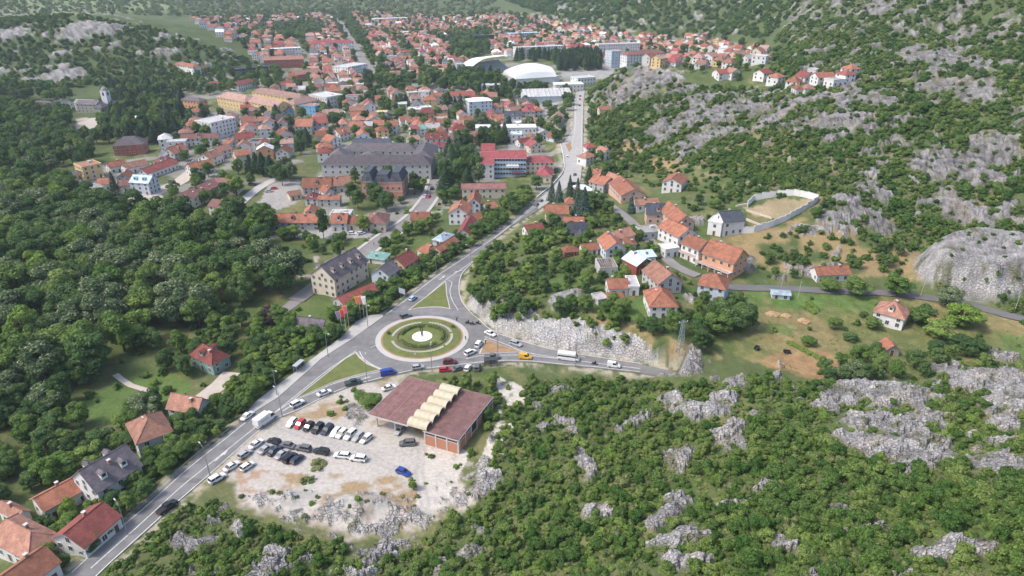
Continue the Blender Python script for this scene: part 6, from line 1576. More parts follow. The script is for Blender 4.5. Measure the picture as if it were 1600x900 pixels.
def person(loc, rz, label, shirt, trouser, seated=False, helmet=False):
    if seated:
        J = [(0, 0, .92), (.02, 0, 1.15), (.12, 0, 1.38), (.15, 0, 1.48), (.17, 0, 1.62), (.3, .22, 1.3), (.42, .26, 1.12), (.58, .3, 1.08), (.3, -.22, 1.3), (.42, -.26, 1.12), (.58, -.3, 1.08), (.0, .12, .9), (.36, .2, .85), (.22, .2, .48), (.3, .2, .42), (0, -.12, .9), (.36, -.2, .85), (.22, -.2, .48), (.3, -.2, .42)]
    else:
        J = [(0, 0, .95), (0, 0, 1.18), (0, 0, 1.40), (0, 0, 1.50), (.01, 0, 1.65), (0, .2, 1.38), (.02, .26, 1.1), (.1, .26, .86), (0, -.2, 1.38), (.02, -.26, 1.1), (.1, -.26, .86), (0, .1, .9), (.03, .12, .48), (0, .13, .07), (.14, .14, .04), (0, -.1, .9), (-.02, -.12, .48), (-.05, -.13, .07), (.1, -.14, .04)]
    Ed = [(0, 1), (1, 2), (2, 3), (3, 4), (2, 5), (5, 6), (6, 7), (2, 8), (8, 9), (9, 10), (0, 11), (11, 12), (12, 13), (13, 14), (0, 15), (15, 16), (16, 17), (17, 18)]
    R = [.14, .13, .16, .06, .105, .07, .05, .04, .07, .05, .04, .095, .07, .05, .045, .095, .07, .05, .045]
    me_ = bpy.data.meshes.new('person'); me_.from_pydata(J, Ed, []); o = link('person', me_)
    sk = o.modifiers.new('skin', 'SKIN'); sk.use_smooth_shade = True
    for i, v_ in enumerate(me_.skin_vertices[0].data): v_.radius = (R[i], R[i]); v_.use_root = (i == 0)
    o.modifiers.new('sub', 'SUBSURF').levels = 1
    dg = bpy.context.evaluated_depsgraph_get(); ev = bpy.data.meshes.new_from_object(o.evaluated_get(dg))
    o.modifiers.clear(); o.data = ev
    ev.materials.clear()
    for m_ in (mat('shirt_' + shirt, PAINTS[shirt], .9, .05), mat('trousers_' + trouser, PAINTS[trouser], .9, .05), SKIN, HAIR): ev.materials.append(m_)
    for f in ev.polygons:
        c_ = f.center; hd = c_.z > (1.52 if not seated else 1.5)
        f.material_index = 3 if hd and (c_.z > 1.66 or c_.x < -.02 or helmet) else 2 if hd or (not seated and abs(c_.y) > .2 and c_.z < .95) else 1 if c_.z < .95 else 0
    o.location = loc; o.rotation_euler = (0, 0, rz); tag(o, label, 'person')
    return o
for px, py, d, lb, lb2, sh in ((731,506,(1,.1),'motorcycle at the left of the riding group','rider in black on the left motorcycle','black'), (738,507.5,(1,.12),'motorcycle in the middle of the riding group','rider in grey on the middle motorcycle','grey'), (747,506.5,(1,.2),'motorcycle at the right of the riding group','rider in dark clothes on the right motorcycle','navy'), (929,570,(1,.1),'scooter behind the small white van','rider in black on the scooter by the small white van','black')):
    m_ = motorbike(px, py, d, lb); person(m_.location, m_.rotation_euler[2], lb2, sh, 'black', True, True)
for px, py, sh, tr, rz_, lb, z_ in ((741,540,'black','navy',0,'person in dark clothes standing at the front of the stopped white van',T0), (758.5,537,'black','black',2.5,'person in black standing on the brown triangle',.2), (727.5,531,'grey','black',1,'person in grey standing at the right edge of the island',.15), (714,502,'navy','black',2,'person walking at the upper edge of the island',.15), (584.5,385,'black','grey',1,'person walking on the museum street',None)):
    p = at(px, py) if z_ is None else on_level(px, py, z_)
    if z_ is None: p[2] += .5
    person(tuple(p), rz_, lb, sh, tr)

LMK = [('the bottom left house', 50, 860), ('the black pickup', 268, 800), ('the big dark grey roof', 185, 740), ('the salmon gabled house', 300, 632), ('the green walled villa', 328, 555), ('the lawn', 200, 630), ('the white box truck', 415, 655), ('the bus shelter', 468, 576), ('the dark roofed low house', 485, 505), ('the flags', 555, 500), ('the cream hotel', 530, 430), ('the orange row houses', 460, 345), ('the tall single tree', 506, 355), ('the residence', 310, 300), ('the pale blue building', 216, 290), ('the yellow block', 120, 270), ('the monastery tower', 152, 155), ('the pink mansion', 600, 290), ('the grey school', 600, 250), ('the hospital', 800, 258), ('the museum street', 640, 345), ('the blue roofed house', 694, 372), ('the crimson outbuilding', 728, 352), ('the curve', 850, 305), ('the market hall', 915, 298), ('the slate gabled house', 902, 355), ('the pink gabled house', 990, 300), ('the roofless house', 950, 412), ('the brick gable', 1005, 412), ('the house over the cutting', 1037, 485), ('the rock cutting', 920, 535), ('the pylon', 1063, 535), ('the modern white house', 1140, 345), ('the walled garden', 1220, 325), ('the lonely cottage', 1303, 425), ('the meadow house', 1394, 490), ('the stone shed', 1395, 540), ('the bare dome', 1530, 430), ('the pale rock ridge', 1360, 618), ('the broad pale rock', 1405, 695), ('the right edge rocks', 1560, 592), ('the bottom right bare rock', 1500, 862), ('the paired low rocks', 1050, 800), ('the lowest rocks', 1085, 860), ('the knobbly rock', 1102, 642), ('the lone grey rock', 910, 732), ('the small rock near the lot', 762, 762), ('the gravel heap', 555, 792), ('the derelict building', 680, 640), ('the blue car on gravel', 630, 738), ('the lower roadside rock', 297, 848), ('the white minibus', 888, 557), ('the stones under the wire', 930, 795), ('the thicket corner', 1590, 890), ('the middle of the thicket', 1300, 800), ('the stadium', 765, 105), ('the arena', 838, 110), ('the pine grove', 900, 98), ('the ribbed hall', 860, 140), ('the rocky knoll', 985, 120), ('the plain white block', 505, 150), ('the bright blue block', 480, 168), ('the yellow barracks', 385, 150), ('the civic block', 325, 190), ('the brick hall', 443, 95), ('the boulevard', 560, 75), ('the pale blue tower', 963, 75), ('the hillside hamlet', 1280, 122), ('the white roofed school', 750, 160), ('the terrace row', 580, 195), ('the white commercial block', 790, 198), ('the crimson mansard block', 905, 72), ('the far park', 735, 68), ('the slate hall', 580, 222), ('the black modern building', 396, 105), ('the dark cypress group', 412, 262)]
def relate(a, b_):
    nm, lx, ly = min(LMK, key=lambda l: (l[1] - a) ** 2 + 2 * (l[2] - b_) ** 2)
    dx, dy = a - lx, b_ - ly; d = hypot(dx, dy * 1.4)
    v_ = ('above' if dy < 0 else 'below') if abs(dy) * 1.4 > .42 * abs(dx) else ''
    h_ = ('left' if dx < 0 else 'right') if abs(dx) > .42 * abs(dy) * 1.4 else ''
    q = 'hard by' if d < 18 else 'close' if d < 45 else '' if d < 90 else 'well'
    return ' '.join(x for x in (q, v_, (h_ + ' of' if h_ and not (v_ and not h_) else ''), nm) if x).replace('above left of', 'above left of').replace('below left of', 'below left of').replace('above right of', 'above right of').replace('below right of', 'below right of')
USED = {}
ORD = ['', 'second ', 'third ', 'fourth ', 'fifth ', 'sixth ', 'seventh ', 'eighth ', 'ninth ', 'tenth ']
def uniq(lb):
    USED[lb] = USED.get(lb, 0) + 1
    n = USED[lb]
    return lb if n == 1 or n > 10 else ORD[n - 1] + lb
# ------------------------------------------------------------------ the rest of the town
TOWN = [(255,215),(300,200),(290,175),(340,170),(440,165),(402,140),(470,122),(480,88),(420,95),(395,85),(350,55),(300,28),(440,22),(560,18),(700,25),(790,22),(860,30),(900,38),(1000,52),(1100,55),(1195,72),(1195,92),(1120,112),(1090,100),(985,93),(955,96),(935,88),(870,82),(800,82),(750,85),(740,125),(760,145),(830,155),(895,160),(893,200),(870,232),(740,212),(690,230),(640,240),(540,235),(470,250),(450,235),(350,255),(290,275),(260,250)]
PARKS = [[(862,80),(937,80),(940,112),(866,112)], [(700,55),(765,48),(770,80),(735,95),(705,88)], [(590,120),(700,112),(760,112),(800,140),(755,145),(690,140),(600,140)], [(300,108),(440,112),(445,132),(330,150),(290,150)], [(527,14),(545,22),(612,112),(588,124),(545,70)], [(425,40),(500,36),(510,52),(440,60)]]
fx = np.array([f[0] for f in FOOT]); fy = np.array([f[1] for f in FOOT])
def foot_free(x, y, pad):
    ok = np.ones(x.shape, bool)
    for (cx, cy, r, rz, L, D) in FOOT:
        dx, dy = x - cx, y - cy
        if L == 0: continue
        a = dx * cos(rz) + dy * sin(rz); b_ = -dx * sin(rz) + dy * cos(rz)
        ok &= ~((np.abs(a) < L / 2 + pad) & (np.abs(b_) < D / 2 + pad))
    return ok & (poly_sd(x, y, STATION) > pad)
def grid_pts(x0, x1, y0, y1, sp, jit=.42, seed=1):
    g = np.random.default_rng(seed)
    X, Y = np.meshgrid(np.arange(x0, x1, sp), np.arange(y0, y1, sp))
    X = X + g.uniform(-jit, jit, X.shape) * sp; Y = Y + g.uniform(-jit, jit, Y.shape) * sp
    return X.ravel(), Y.ravel()
bd = LW['boulevard'][0]; BA = atan2(bd[0][1] - bd[-1][1], bd[0][0] - bd[-1][0])
ca_, sa_ = cos(BA), sin(BA)
GS = 13.6
gu, gv = grid_pts(-2600, 2600, -2600, 2600, GS, .2, 5)
hx_, hy_ = gu * ca_ - gv * sa_, gu * sa_ + gv * ca_
k_ = (hy_ > 350) & (hy_ < 2300) & (np.abs(hx_) < hy_ * .8); hx_, hy_, gu, gv = hx_[k_], hy_[k_], gu[k_], gv[k_]
hzv = hz(hx_, hy_); hpx, hpy = to_px(hx_, hy_, hzv + 5)
ok = inpoly(hpx, hpy, TOWN) & (gval(sdJ, hx_, hy_) > 9) & (gval(SDL, hx_, hy_) > 7) & foot_free(hx_, hy_, 5.5) & (hzv < 45)
for P in PARKS: ok &= ~inpoly(hpx, hpy, P)
ok &= (np.floor(gv / GS) % 5 != 0)                 # streets left open
ok &= np.random.default_rng(3).random(hx_.shape) < .86
hx_, hy_, hzv, hpx, hpy = (a[ok] for a in (hx_, hy_, hzv, hpx, hpy))
order = np.argsort(np.hypot(hx_, hy_))
n_named = sum(1 for o in bpy.data.objects if o.get('category') == 'house')
N_IND = max(60, 298 - n_named)
farmb = MB(); FR = ['o', 's', 'r', 'p', 'c', 'q', 'd', 'b', 'w']; FW = ['w', 'c', 'g', 'p', 'y', 'l', 'a']
FARM = [rmat(k) for k in FR] + [wmat(k) for k in FW] + [GLASS]
rr2 = random.Random(11)
def band(px, py):
    a = 'left of the tree boulevard' if px < 560 - (120 - py) * .4 else 'between boulevard and stadium' if px < 735 else 'above the pine grove' if px < 940 else 'behind the rocky knoll'
    if py > 125: a = 'in the old town left of the plain white block' if px < 480 else 'in the old town right of the plain white block' if px < 640 else 'in the old town below the park trees'
    return a
for n, i in enumerate(order):
    x, y, z = hx_[i], hy_[i], hzv[i]
    L, D = rr2.uniform(7.5, 12.5), rr2.uniform(6.5, 9.5); ev = rr2.choice([3.4, 5.2, 5.8, 6.0, 7.5]); kd = rr2.choice('gghhhG'); rs = rr2.uniform(2.2, 3.4)
    rc = rr2.choices(FR, [28, 27, 11, 17, 3, 5, 4, 5, 4])[0]; wc = rr2.choices(FW, [52, 18, 10, 7, 5, 5, 3])[0]
    if rc in 'qw' and rr2.random() < .6: kd = 'f'
    rz = BA + rr2.choice([0, pi / 2]) + rr2.gauss(0, .12)
    if hpx[i] > 860: rz += .5
    if n < N_IND:
        lb = uniq(f"{'low' if ev < 4 else 'middling' if ev < 7 else 'tall'} {WALLN[wc]} house, {ROOFN[rc]} {'hip' if kd == 'h' else 'gable'} roof, {relate(float(hpx[i]), float(hpy[i]))}")
        build_house('house', (x, y), L, D, rz, z, ev, kd, rs, rc, wc, lb, 'house', 'town houses ' + band(hpx[i], hpy[i]), detail=1 if n < 140 else 0)
    else:
        m1 = MB(); wall_mesh(m1, L, D, ev, rs, kd, -3, len(FR) + FW.index(wc)); roof_mesh(m1, L, D, ev, rs, kd, .4, .2, FR.index(rc), FR.index(rc))
        for s_ in range(max(1, int(ev / 2.7))):
            for k in range(3):
                xx = (k - 1) * L / 3.2; m1.box(xx - .5, xx + .5, -D / 2 - .04, -D / 2 + .1, s_ * 2.8 + 1, s_ * 2.8 + 2.3, len(FARM) - 1)
                yy = (k - 1) * D / 3.2; m1.box(L / 2 - .1, L / 2 + .04, yy - .5, yy + .5, s_ * 2.8 + 1, s_ * 2.8 + 2.3, len(FARM) - 1); m1.box(-L / 2 - .04, -L / 2 + .1, yy - .5, yy + .5, s_ * 2.8 + 1, s_ * 2.8 + 2.3, len(FARM) - 1)
        c_, s2 = cos(rz), sin(rz)
        o_ = len(farmb.v); farmb.v += [(x + a * c_ - b_ * s2, y + a * s2 + b_ * c_, z + q) for a, b_, q in m1.v]; farmb.f += [tuple(t_ + o_ for t_ in f) for f in m1.f]; farmb.m += m1.m
        FOOT.append((x, y, max(L, D) / 2, rz, L, D)) if hpy[i] > 55 else None
if farmb.v:
    tag(farmb.build('far_town_houses', FARM), 'mass of small red roofed houses filling the far end of town', 'houses', kind='stuff')

# ------------------------------------------------------------------ foliage
BARK = mat('bark', (.10, .08, .06), .95, .2, 2)
LEAF = {'dark': leaf_mat('leaf_dark', (0.069, 0.127, 0.046), (0.127, 0.198, 0.071), .3), 'mid': leaf_mat('leaf_mid', (0.109, 0.190, 0.048), (0.184, 0.259, 0.081), .3), 'lime': leaf_mat('leaf_lime', (0.172, 0.265, 0.057), (0.236, 0.316, 0.092), .3), 'linden': leaf_mat('leaf_linden', (0.103, 0.161, 0.071), (0.161, 0.213, 0.106), .28, (0.345, 0.368, 0.230)),
        'pine': leaf_mat('leaf_pine', (0.046, 0.085, 0.053), (0.071, 0.117, 0.067), .15), 'spruce': leaf_mat('leaf_blue_spruce', (0.075, 0.121, 0.098), (0.098, 0.144, 0.113), .15), 'scrub': leaf_mat('leaf_scrub', (0.098, 0.178, 0.044), (0.201, 0.265, 0.081), .3), 'olive': leaf_mat('leaf_olive', (0.178, 0.230, 0.086), (0.253, 0.276, 0.121), .3), 'deep': leaf_mat('leaf_deep_scrub', (0.063, 0.132, 0.034), (0.127, 0.201, 0.060), .3), 'purple': leaf_mat('leaf_purple', (0.081, 0.046, 0.063), (0.103, 0.057, 0.069))}
def leaf_cloud(cs, rs, n, size, g, low=-.35, fill=.7, tilt=.4, spray=1.18):
    V = []
    for c, r in zip(cs, rs):
        m = int(n * (r / np.mean(rs)) ** 2)
        d = g.normal(size=(m * 2, 3)); d /= np.linalg.norm(d, axis=1)[:, None]; d = d[d[:, 2] > low][:m]; m = len(d)
        p = np.array(c) + d * (r * (fill + (1 - fill) * g.random(m) ** .5) * np.where(g.random(m) < .14, spray, 1))[:, None] * np.array([1, 1, .85])
        nn = d + g.normal(size=(m, 3)) * tilt + np.array([0, 0, .25]); nn /= np.linalg.norm(nn, axis=1)[:, None]
        a = np.cross(nn, g.normal(size=(m, 3))); a /= np.linalg.norm(a, axis=1)[:, None]; b_ = np.cross(nn, a)
        s_ = (size * g.uniform(.55, 1.25, m))[:, None]
        V.append(np.stack([p - a * s_ * .7, p - b_ * s_ + nn * s_ * .15, p + a * s_ * .7, p + b_ * s_ + nn * s_ * .15], 1))
    V = np.concatenate(V).reshape(-1, 3)
    return V, np.arange(len(V)).reshape(-1, 4)
def raw_mesh(name, V, F, mats, mi=None):
    me_ = bpy.data.meshes.new(name); me_.vertices.add(len(V)); me_.vertices.foreach_set('co', np.asarray(V, np.float32).ravel())
    tot = np.array([len(f) for f in F], np.int32); me_.loops.add(int(tot.sum())); me_.loops.foreach_set('vertex_index', np.concatenate([np.asarray(f, np.int32) for f in F]) if not isinstance(F, np.ndarray) else F.astype(np.int32).ravel())
    me_.polygons.add(len(F)); me_.polygons.foreach_set('loop_start', np.concatenate([[0], np.cumsum(tot)[:-1]]).astype(np.int32)); me_.polygons.foreach_set('loop_total', tot)
    for m_ in mats: me_.materials.append(m_)
    if mi is not None: me_.polygons.foreach_set('material_index', np.asarray(mi, np.int32))
    me_.update(calc_edges=True)
    return me_
PROTO = {}
def add_proto(kind, trunk, V, F, leaf):
    tm = trunk.mesh('trunk', BARK); cm = raw_mesh('crown', V, F, [LEAF[leaf]])
    T_ = np.array(trunk.v) if trunk.v else np.zeros((0, 3))
    fs = [tuple(f) for f in trunk.f] + [tuple(int(q) + len(T_) for q in f) for f in F]
    jm = raw_mesh(kind, np.concatenate([T_, V]), fs, [BARK, LEAF[leaf]], [0] * len(trunk.f) + [1] * len(F))
    PROTO.setdefault(kind, []).append((tm, cm, jm))
def broad(kind, leaf, seed, h=14.0, cr=5.2, lobes=32, n=200, size=.34, low=.10):
    g = np.random.default_rng(seed); tr = MB()
    tr.tube((0, 0, -1), (.1, .05, h * .42), .34, .24, 7); tr.tube((.1, .05, h * .42), (0, 0, h * .8), .24, .08, 6)
    cs, rs = [], []
    for k in range(lobes):
        d = g.normal(size=3); d /= np.linalg.norm(d); q = g.uniform(.40, .80)
        c = np.array([d[0] * cr * q, d[1] * cr * q, h * (.5 + low / 2) + d[2] * h * (.5 - low / 2) * q * 1.05]); cs.append(c); rs.append(cr * g.uniform(.20, .42))
        if k < 6: tr.tube((.05, .03, h * (.32 + .05 * k)), tuple(c), .12, .04, 5)
    V, F = leaf_cloud(cs, rs, n, size, g); add_proto(kind, tr, V, F, leaf)
for i in range(3): broad('tree_dark', 'dark', 10 + i); broad('tree_mid', 'mid', 20 + i)
for i in range(2): broad('tree_linden', 'linden', 30 + i, 14, 4.8, 28, 190, .34); broad('tree_lime', 'lime', 40 + i, 11, 4.2, 24, 190, .31)
broad('tree_purple', 'purple', 50, 9, 4.0, 18, 140, .36)
for i in range(2):
    g = np.random.default_rng(60 + i)
    for kind, leaf, h, w_ in (('tree_pine', 'pine', 15, 2.9), ('tree_spruce', 'spruce', 13, 2.7), ('tree_cypress', 'pine', 14, 1.7)):
        tr = MB(); tr.tube((0, 0, -1), (0, 0, h * .95), .25, .04, 6); V = []
        for lv in range(26):
            t_ = lv / 25; z = h * (.12 + .86 * t_); r = w_ * ((1 - t_) ** .85 if kind != 'tree_cypress' else (1 - t_ ** 3) * min(1, .35 + t_ * 2)) + .12
            m = int(26 + 95 * r / w_)
            a = g.random(m) * 2 * pi; q = r * (.55 + .5 * g.random(m)) * (1 + .22 * np.sin(a * 5 + lv * 2.1)); p = np.stack([q * np.cos(a), q * np.sin(a), z - .28 * q + g.normal(size=m) * .18], 1)
            o_ = np.stack([np.cos(a), np.sin(a), -.35 + .3 * g.normal(size=m)], 1); sd_ = np.stack([-np.sin(a), np.cos(a), g.normal(size=m) * .3], 1); s_ = (.36 * g.uniform(.6, 1.2, m))[:, None]
            V.append(np.stack([p - o_ * s_, p - sd_ * s_ * .6, p + o_ * s_ * 1.2, p + sd_ * s_ * .6], 1))
        V = np.concatenate(V).reshape(-1, 3); add_proto(kind, tr, V, np.arange(len(V)).reshape(-1, 4), leaf)
def bush(kind, leaf, seed, n=330, size=.165):
    g = np.random.default_rng(seed); tr = MB(); cs, rs = [], []
    for k in range(15):
        a = g.random() * 2 * pi; q = g.random() ** .6 * 1.25; z = g.uniform(.35, 2.7) * (1 - .30 * q); c = np.array([q * cos(a) * (1.2 if seed % 2 else .9), q * sin(a), z]); cs.append(c); rs.append(g.uniform(.30, .74))
        if k < 5: tr.tube((.1 * cos(a), .1 * sin(a), -.4), tuple(c), .06, .02, 4)
    V, F = leaf_cloud(cs, rs, n, size, g, -.6, .45, .5, 1.3); add_proto(kind, tr, V, F, leaf)
for i in range(4): bush('bush_scrub', 'scrub', 100 + i); bush('bush_deep', 'deep', 120 + i)
for i in range(2): bush('bush_olive', 'olive', 140 + i, 240, .16); bush('bush_lime', 'lime', 150 + i, 300, .16)
HREF = {'tree_dark': (14, 5.6), 'tree_mid': (14, 5.6), 'tree_linden': (14, 5.2), 'tree_lime': (11, 4.6), 'tree_purple': (9, 4.3), 'tree_pine': (15, 3.0), 'tree_spruce': (13, 2.8), 'tree_cypress': (14, 1.9), 'bush_scrub': (3.1, 1.75), 'bush_deep': (3.1, 1.75), 'bush_olive': (3.1, 1.75), 'bush_lime': (3.1, 1.75)}

PLANTS = []   # x, y, z, kind, sx, sz, region label, group
def free_mask(x, y, pad=1.0, rock=.45, lot=True):
    ok = (gval(sdJ, x, y) > pad + .8) & (gval(SDL, x, y) > pad) & (gval(sdP, x, y) > .5) & foot_free(x, y, pad)
    ok &= ~(inpoly(*to_px(x, y, hz(x, y)), WALLED) & (hsh(x * 3, y * 3, 9) > .05))
    if rock < 1: ok &= gval(RM, x, y) < rock
    if lot: ok &= gval(sdL, x, y) > 1.5
    return ok
def scatter(poly, sp, dens, kinds, hr, wr, label, group, seed, pad=1.0, rock=.45, lot=True, far=None, clump=0.0, cs=18.0):
    P = [on_level(px, max(py, 2), 0) for px, py in poly]; xs = [p[0] for p in P]; ys = [p[1] for p in P]
    x0, x1, y0, y1 = min(xs) * 1.05 - 30, max(xs) * 1.05 + 30, max(40, min(ys) * .6 - 30), min(max(ys) + 60, 2600)
    if far:
        xa, ya = [], []
        r = far[0]; g = np.random.default_rng(seed)
        while r < far[1]:
            s_ = max(sp, r * far[2]); a = np.arange(-.84, .84, s_ / r); a = a + g.uniform(-.45, .45, a.shape) * s_ / r; q = r + g.uniform(-.45, .45, a.shape) * s_
            xa.append(q * np.sin(a)); ya.append(q * np.cos(a)); r += s_
        X, Y = np.concatenate(xa), np.concatenate(ya)
    else:
        X, Y = grid_pts(x0, x1, y0, y1, sp, .45, seed)
    Z = hz(X, Y); px, py = to_px(X, Y, Z)
    k = inpoly(px, py, poly) & (np.random.default_rng(seed + 1).random(X.shape) < dens)
    if clump: k &= (fbm(X / cs, Y / cs, seed) > clump)
    X, Y, Z, px, py = X[k], Y[k], Z[k], px[k], py[k]
    k = free_mask(X, Y, pad, rock, lot)
    X, Y, Z, px, py = X[k], Y[k], Z[k], px[k], py[k]
    rg = random.Random(seed); ks, ws = zip(*kinds)
    for x, y, z, a, b_ in zip(X, Y, Z, px, py):
        kd = rg.choices(ks, ws)[0]; h = rg.uniform(*hr); s_ = max(1.0, hypot(x, y) * far[2] / sp) if far else 1.0
        h *= 1 + .55 * (s_ - 1); rad = h * rg.uniform(*wr)
        PLANTS.append((x, y, z, kd, rad / HREF[kd][1], h / HREF[kd][0], label(a, b_) if callable(label) else label, group))
def tree_at(px, py, kd, h, w_, label, group='single trees'):
    p = at(px, py); PLANTS.append((p[0], p[1], p[2], kd, w_ / 2 / HREF[kd][1], h / HREF[kd][0], label, group))
D_, M_2, LI, LM, PI_, SP, CY, PU = 'tree_dark', 'tree_mid', 'tree_linden', 'tree_lime', 'tree_pine', 'tree_spruce', 'tree_cypress', 'tree_purple'
WOODK = [(D_, 42), (M_2, 26), (LI, 26), (LM, 6)]
scatter([(-500,300),(60,288),(130,315),(185,342),(240,352),(340,358),(400,352),(432,385),(462,430),(468,462),(430,490),(385,476),(335,520),(240,530),(200,548),(165,600),(120,625),(40,655),(-90,700),(-500,720)], 9.2, .96, WOODK, (12, 19), (.38, .48),
        lambda a, b_: 'tall leafy tree at the upper edge of the dense park wood' if b_ < 390 else 'tall leafy tree at the lower edge of the park wood' if b_ > 520 else 'tall leafy tree in the left heart of the park wood' if a < 200 else 'tall leafy tree in the right heart of the park wood', 'trees of the park wood', 201, 2.0)
scatter([(-90,150),(40,172),(110,190),(118,220),(150,240),(150,258),(92,268),(60,285),(-90,300)], 8.5, .92, [(D_, 60), (M_2, 22), (LI, 16), (PU, 2)], (11, 15), (.30, .40), 'dark tree in the wood left of the yellow block', 'trees below the monastery', 202, 2.0)
scatter([(158,140),(215,132),(285,142),(285,205),(262,222),(165,228),(158,200)], 9.0, .85, [(D_, 45), (M_2, 20), (PI_, 35)], (11, 16), (.28, .38), 'dark tree in the grove right of the monastery', 'trees beside the monastery', 203, 2.0)
scatter([(-100,150),(40,140),(110,140),(120,160),(60,158),(-100,175)], 9, .9, [(D_, 70), (M_2, 30)], (9, 13), (.3, .4), 'tree behind the monastery roofs', 'trees behind the monastery', 204, 2.0)
scatter([(40,172),(112,172),(116,182),(100,194),(40,188)], 8.5, .85, [(D_, 70), (M_2, 30)], (8, 12), (.34, .44), 'tree before the monastery', 'trees behind the monastery', 243, 1.5)
scatter([(152,168),(168,160),(168,216),(152,236),(122,238),(128,216),(152,200)], 8.5, .75, [(D_, 60), (M_2, 40)], (8, 12), (.34, .44), 'tree beside the monastery drive', 'trees beside the monastery', 244, 1.5)
scatter([(290,112),(440,114),(445,134),(400,140),(330,150),(285,145)], 10, .8, [(D_, 50), (M_2, 50)], (9, 13), (.32, .42), 'round tree around the yellow barracks', 'trees around the barracks', 205, 2.0)
scatter([(640,304),(690,276),(700,245),(745,205),(830,203),(838,216),(765,234),(750,250),(752,294),(700,310)], 8.5, .9, [(D_, 34), (LI, 30), (PI_, 24), (M_2, 12)], (12, 17), (.27, .36), lambda a, b_: 'tall tree in the hospital park' if b_ > 240 else 'tall tree above the hospital roofs', 'trees of the hospital park', 206, 2.0)
scatter([(515,292),(560,285),(640,276),(660,282),(640,312),(560,330),(550,320)], 8.5, .6, [(D_, 60), (LI, 40)], (9, 13), (.30, .38), 'round tree around the pink mansion', 'trees round the mansion', 207, 2.0)
scatter([(440,270),(512,262),(512,285),(470,290),(430,300)], 8, .6, [(D_, 45), (SP, 25), (LI, 30)], (9, 14), (.28, .36), 'tree left of the grey school', 'trees left of the school', 208, 1.5)
scatter([(95,900),(165,836),(228,783),(281,734),(316,704),(349,678),(386,648),(398,624),(455,582),(478,564),(530,526),(552,502),(575,492),(596,489),(630,464),(678,428),(720,398),(768,365),(798,342),(838,308),(815,298),(790,318),(740,350),(690,383),(650,412),(600,440),(545,478),(500,505),(430,520),(385,560),(360,610),(325,640),(265,690),(222,728),(190,770),(140,800),(105,850),(60,890)], 3.5, .92, [(M_2, 45), (D_, 33), (LM, 22)], (3.5, 6.5), (.42, .56),
        lambda a, b_: 'leafy tree on the lowest bank left of the road' if b_ > 690 else 'leafy tree on the bank left of the road below the flags' if b_ > 520 else 'leafy tree on the bank left of the road above the flags', 'trees on the road bank', 209, .5)
scatter([(-90,700),(60,650),(140,660),(212,672),(205,705),(140,742),(60,775),(20,790),(-90,800)], 5.8, .92, [(D_, 50), (M_2, 40), (LM, 10)], (5, 9.0), (.42, .52), 'garden tree above the lower left houses', 'garden trees lower left', 210, 1.2)
scatter([(345,490),(440,500),(470,520),(380,570),(335,590),(290,600),(260,580),(200,560),(250,535)], 5.6, .85, [(M_2, 50), (D_, 40), (LM, 10)], (5, 9), (.40, .48), 'tree round the green walled villa', 'trees round the villa', 211, 1.5, clump=.36)
scatter([(90,600),(150,575),(175,590),(130,640),(70,660)], 6, .6, [(D_, 50), (M_2, 30), (LI, 20)], (7, 11), (.4, .46), 'tree on the far side of the lawn', 'trees beside the lawn', 212, 1)
scatter([(200,640),(250,625),(262,640),(215,665)], 5.5, .8, [(D_, 60), (LI, 40)], (7, 9), (.40, .46), 'round tree between lawn and salmon gabled house', 'trees beside the lawn', 213, 1)
scatter([(745,398),(810,372),(850,350),(900,305),(960,325),(1000,352),(1060,400),(1010,440),(940,480),(870,485),(810,450),(770,450),(735,430)], 5.4, .60, [(M_2, 45), (D_, 30), (LM, 25)], (3.8, 6.8), (.40, .52), lambda a, b_: 'garden tree on the rise right of the road bend' if a < 870 else 'garden tree among the slope houses', 'garden trees east of the road', 214, 1.0, .7)
scatter([(850,488),(950,472),(1010,500),(1045,520),(1075,490),(1100,470),(1150,468),(1172,500),(1150,540),(1090,552),(1030,538),(950,512),(900,503)], 5.4, .75, [(D_, 45), (M_2, 45), (LM, 10)], (5, 8.5), (.40, .50), 'leafy tree above the rock cutting', 'trees above the cutting', 215, 1.0, .6)
scatter([(916,175),(960,180),(1000,240),(1040,270),(960,275),(925,285),(918,230)], 6.5, .6, [(D_, 50), (M_2, 50)], (4.5, 8), (.40, .50), 'tree right of the straight road', 'trees beside the straight road', 216, 1.2, .6)
scatter([(1060,300),(1180,290),(1300,330),(1420,385),(1445,430),(1330,425),(1270,440),(1180,430),(1200,380),(1100,340)], 5.2, .5, [(D_, 50), (M_2, 50)], (3.5, 6.5), (.42, .52), 'bushy tree around the walled garden', 'trees round the walled garden', 217, 1.0, .5, clump=.45)
scatter([(1255,590),(1330,560),(1380,560),(1440,560),(1480,545),(1560,560),(1560,575),(1460,590),(1380,600),(1250,600)], 5.0, .7, [(D_, 45), (M_2, 55)], (4, 7), (.42, .52), 'bushy tree along the lower edge of the meadow', 'trees along the meadow edge', 218, .8, .5)
scatter([(866,90),(937,88),(938,109),(870,112)], 6.5, .95, [(PI_, 80), (D_, 20)], (13, 17), (.20, .27), 'dark pine in the grove behind the arena', 'pines behind the arena', 219, 1.0)
scatter([(800,88),(866,86),(868,96),(806,98)], 9, .8, [(PI_, 70), (D_, 30)], (12, 16), (.22, .3), 'dark conifer behind the stadium', 'trees behind the stadium', 220, 1.0)
for pi_, P in enumerate(PARKS[1:3] + PARKS[4:]):
    scatter(P, 10.5, .9, [(D_, 60), (M_2, 30), (PI_, 10)], (10, 14), (.34, .44), ['dark park tree beyond the stadium', 'dark tree of the park left of the stadium', 'clipped tree of the long boulevard', 'dark tree in the far left park'][pi_], ['trees beyond the stadium', 'trees left of the stadium', 'boulevard trees', 'trees of the far park'][pi_], 230 + pi_, 1.0)
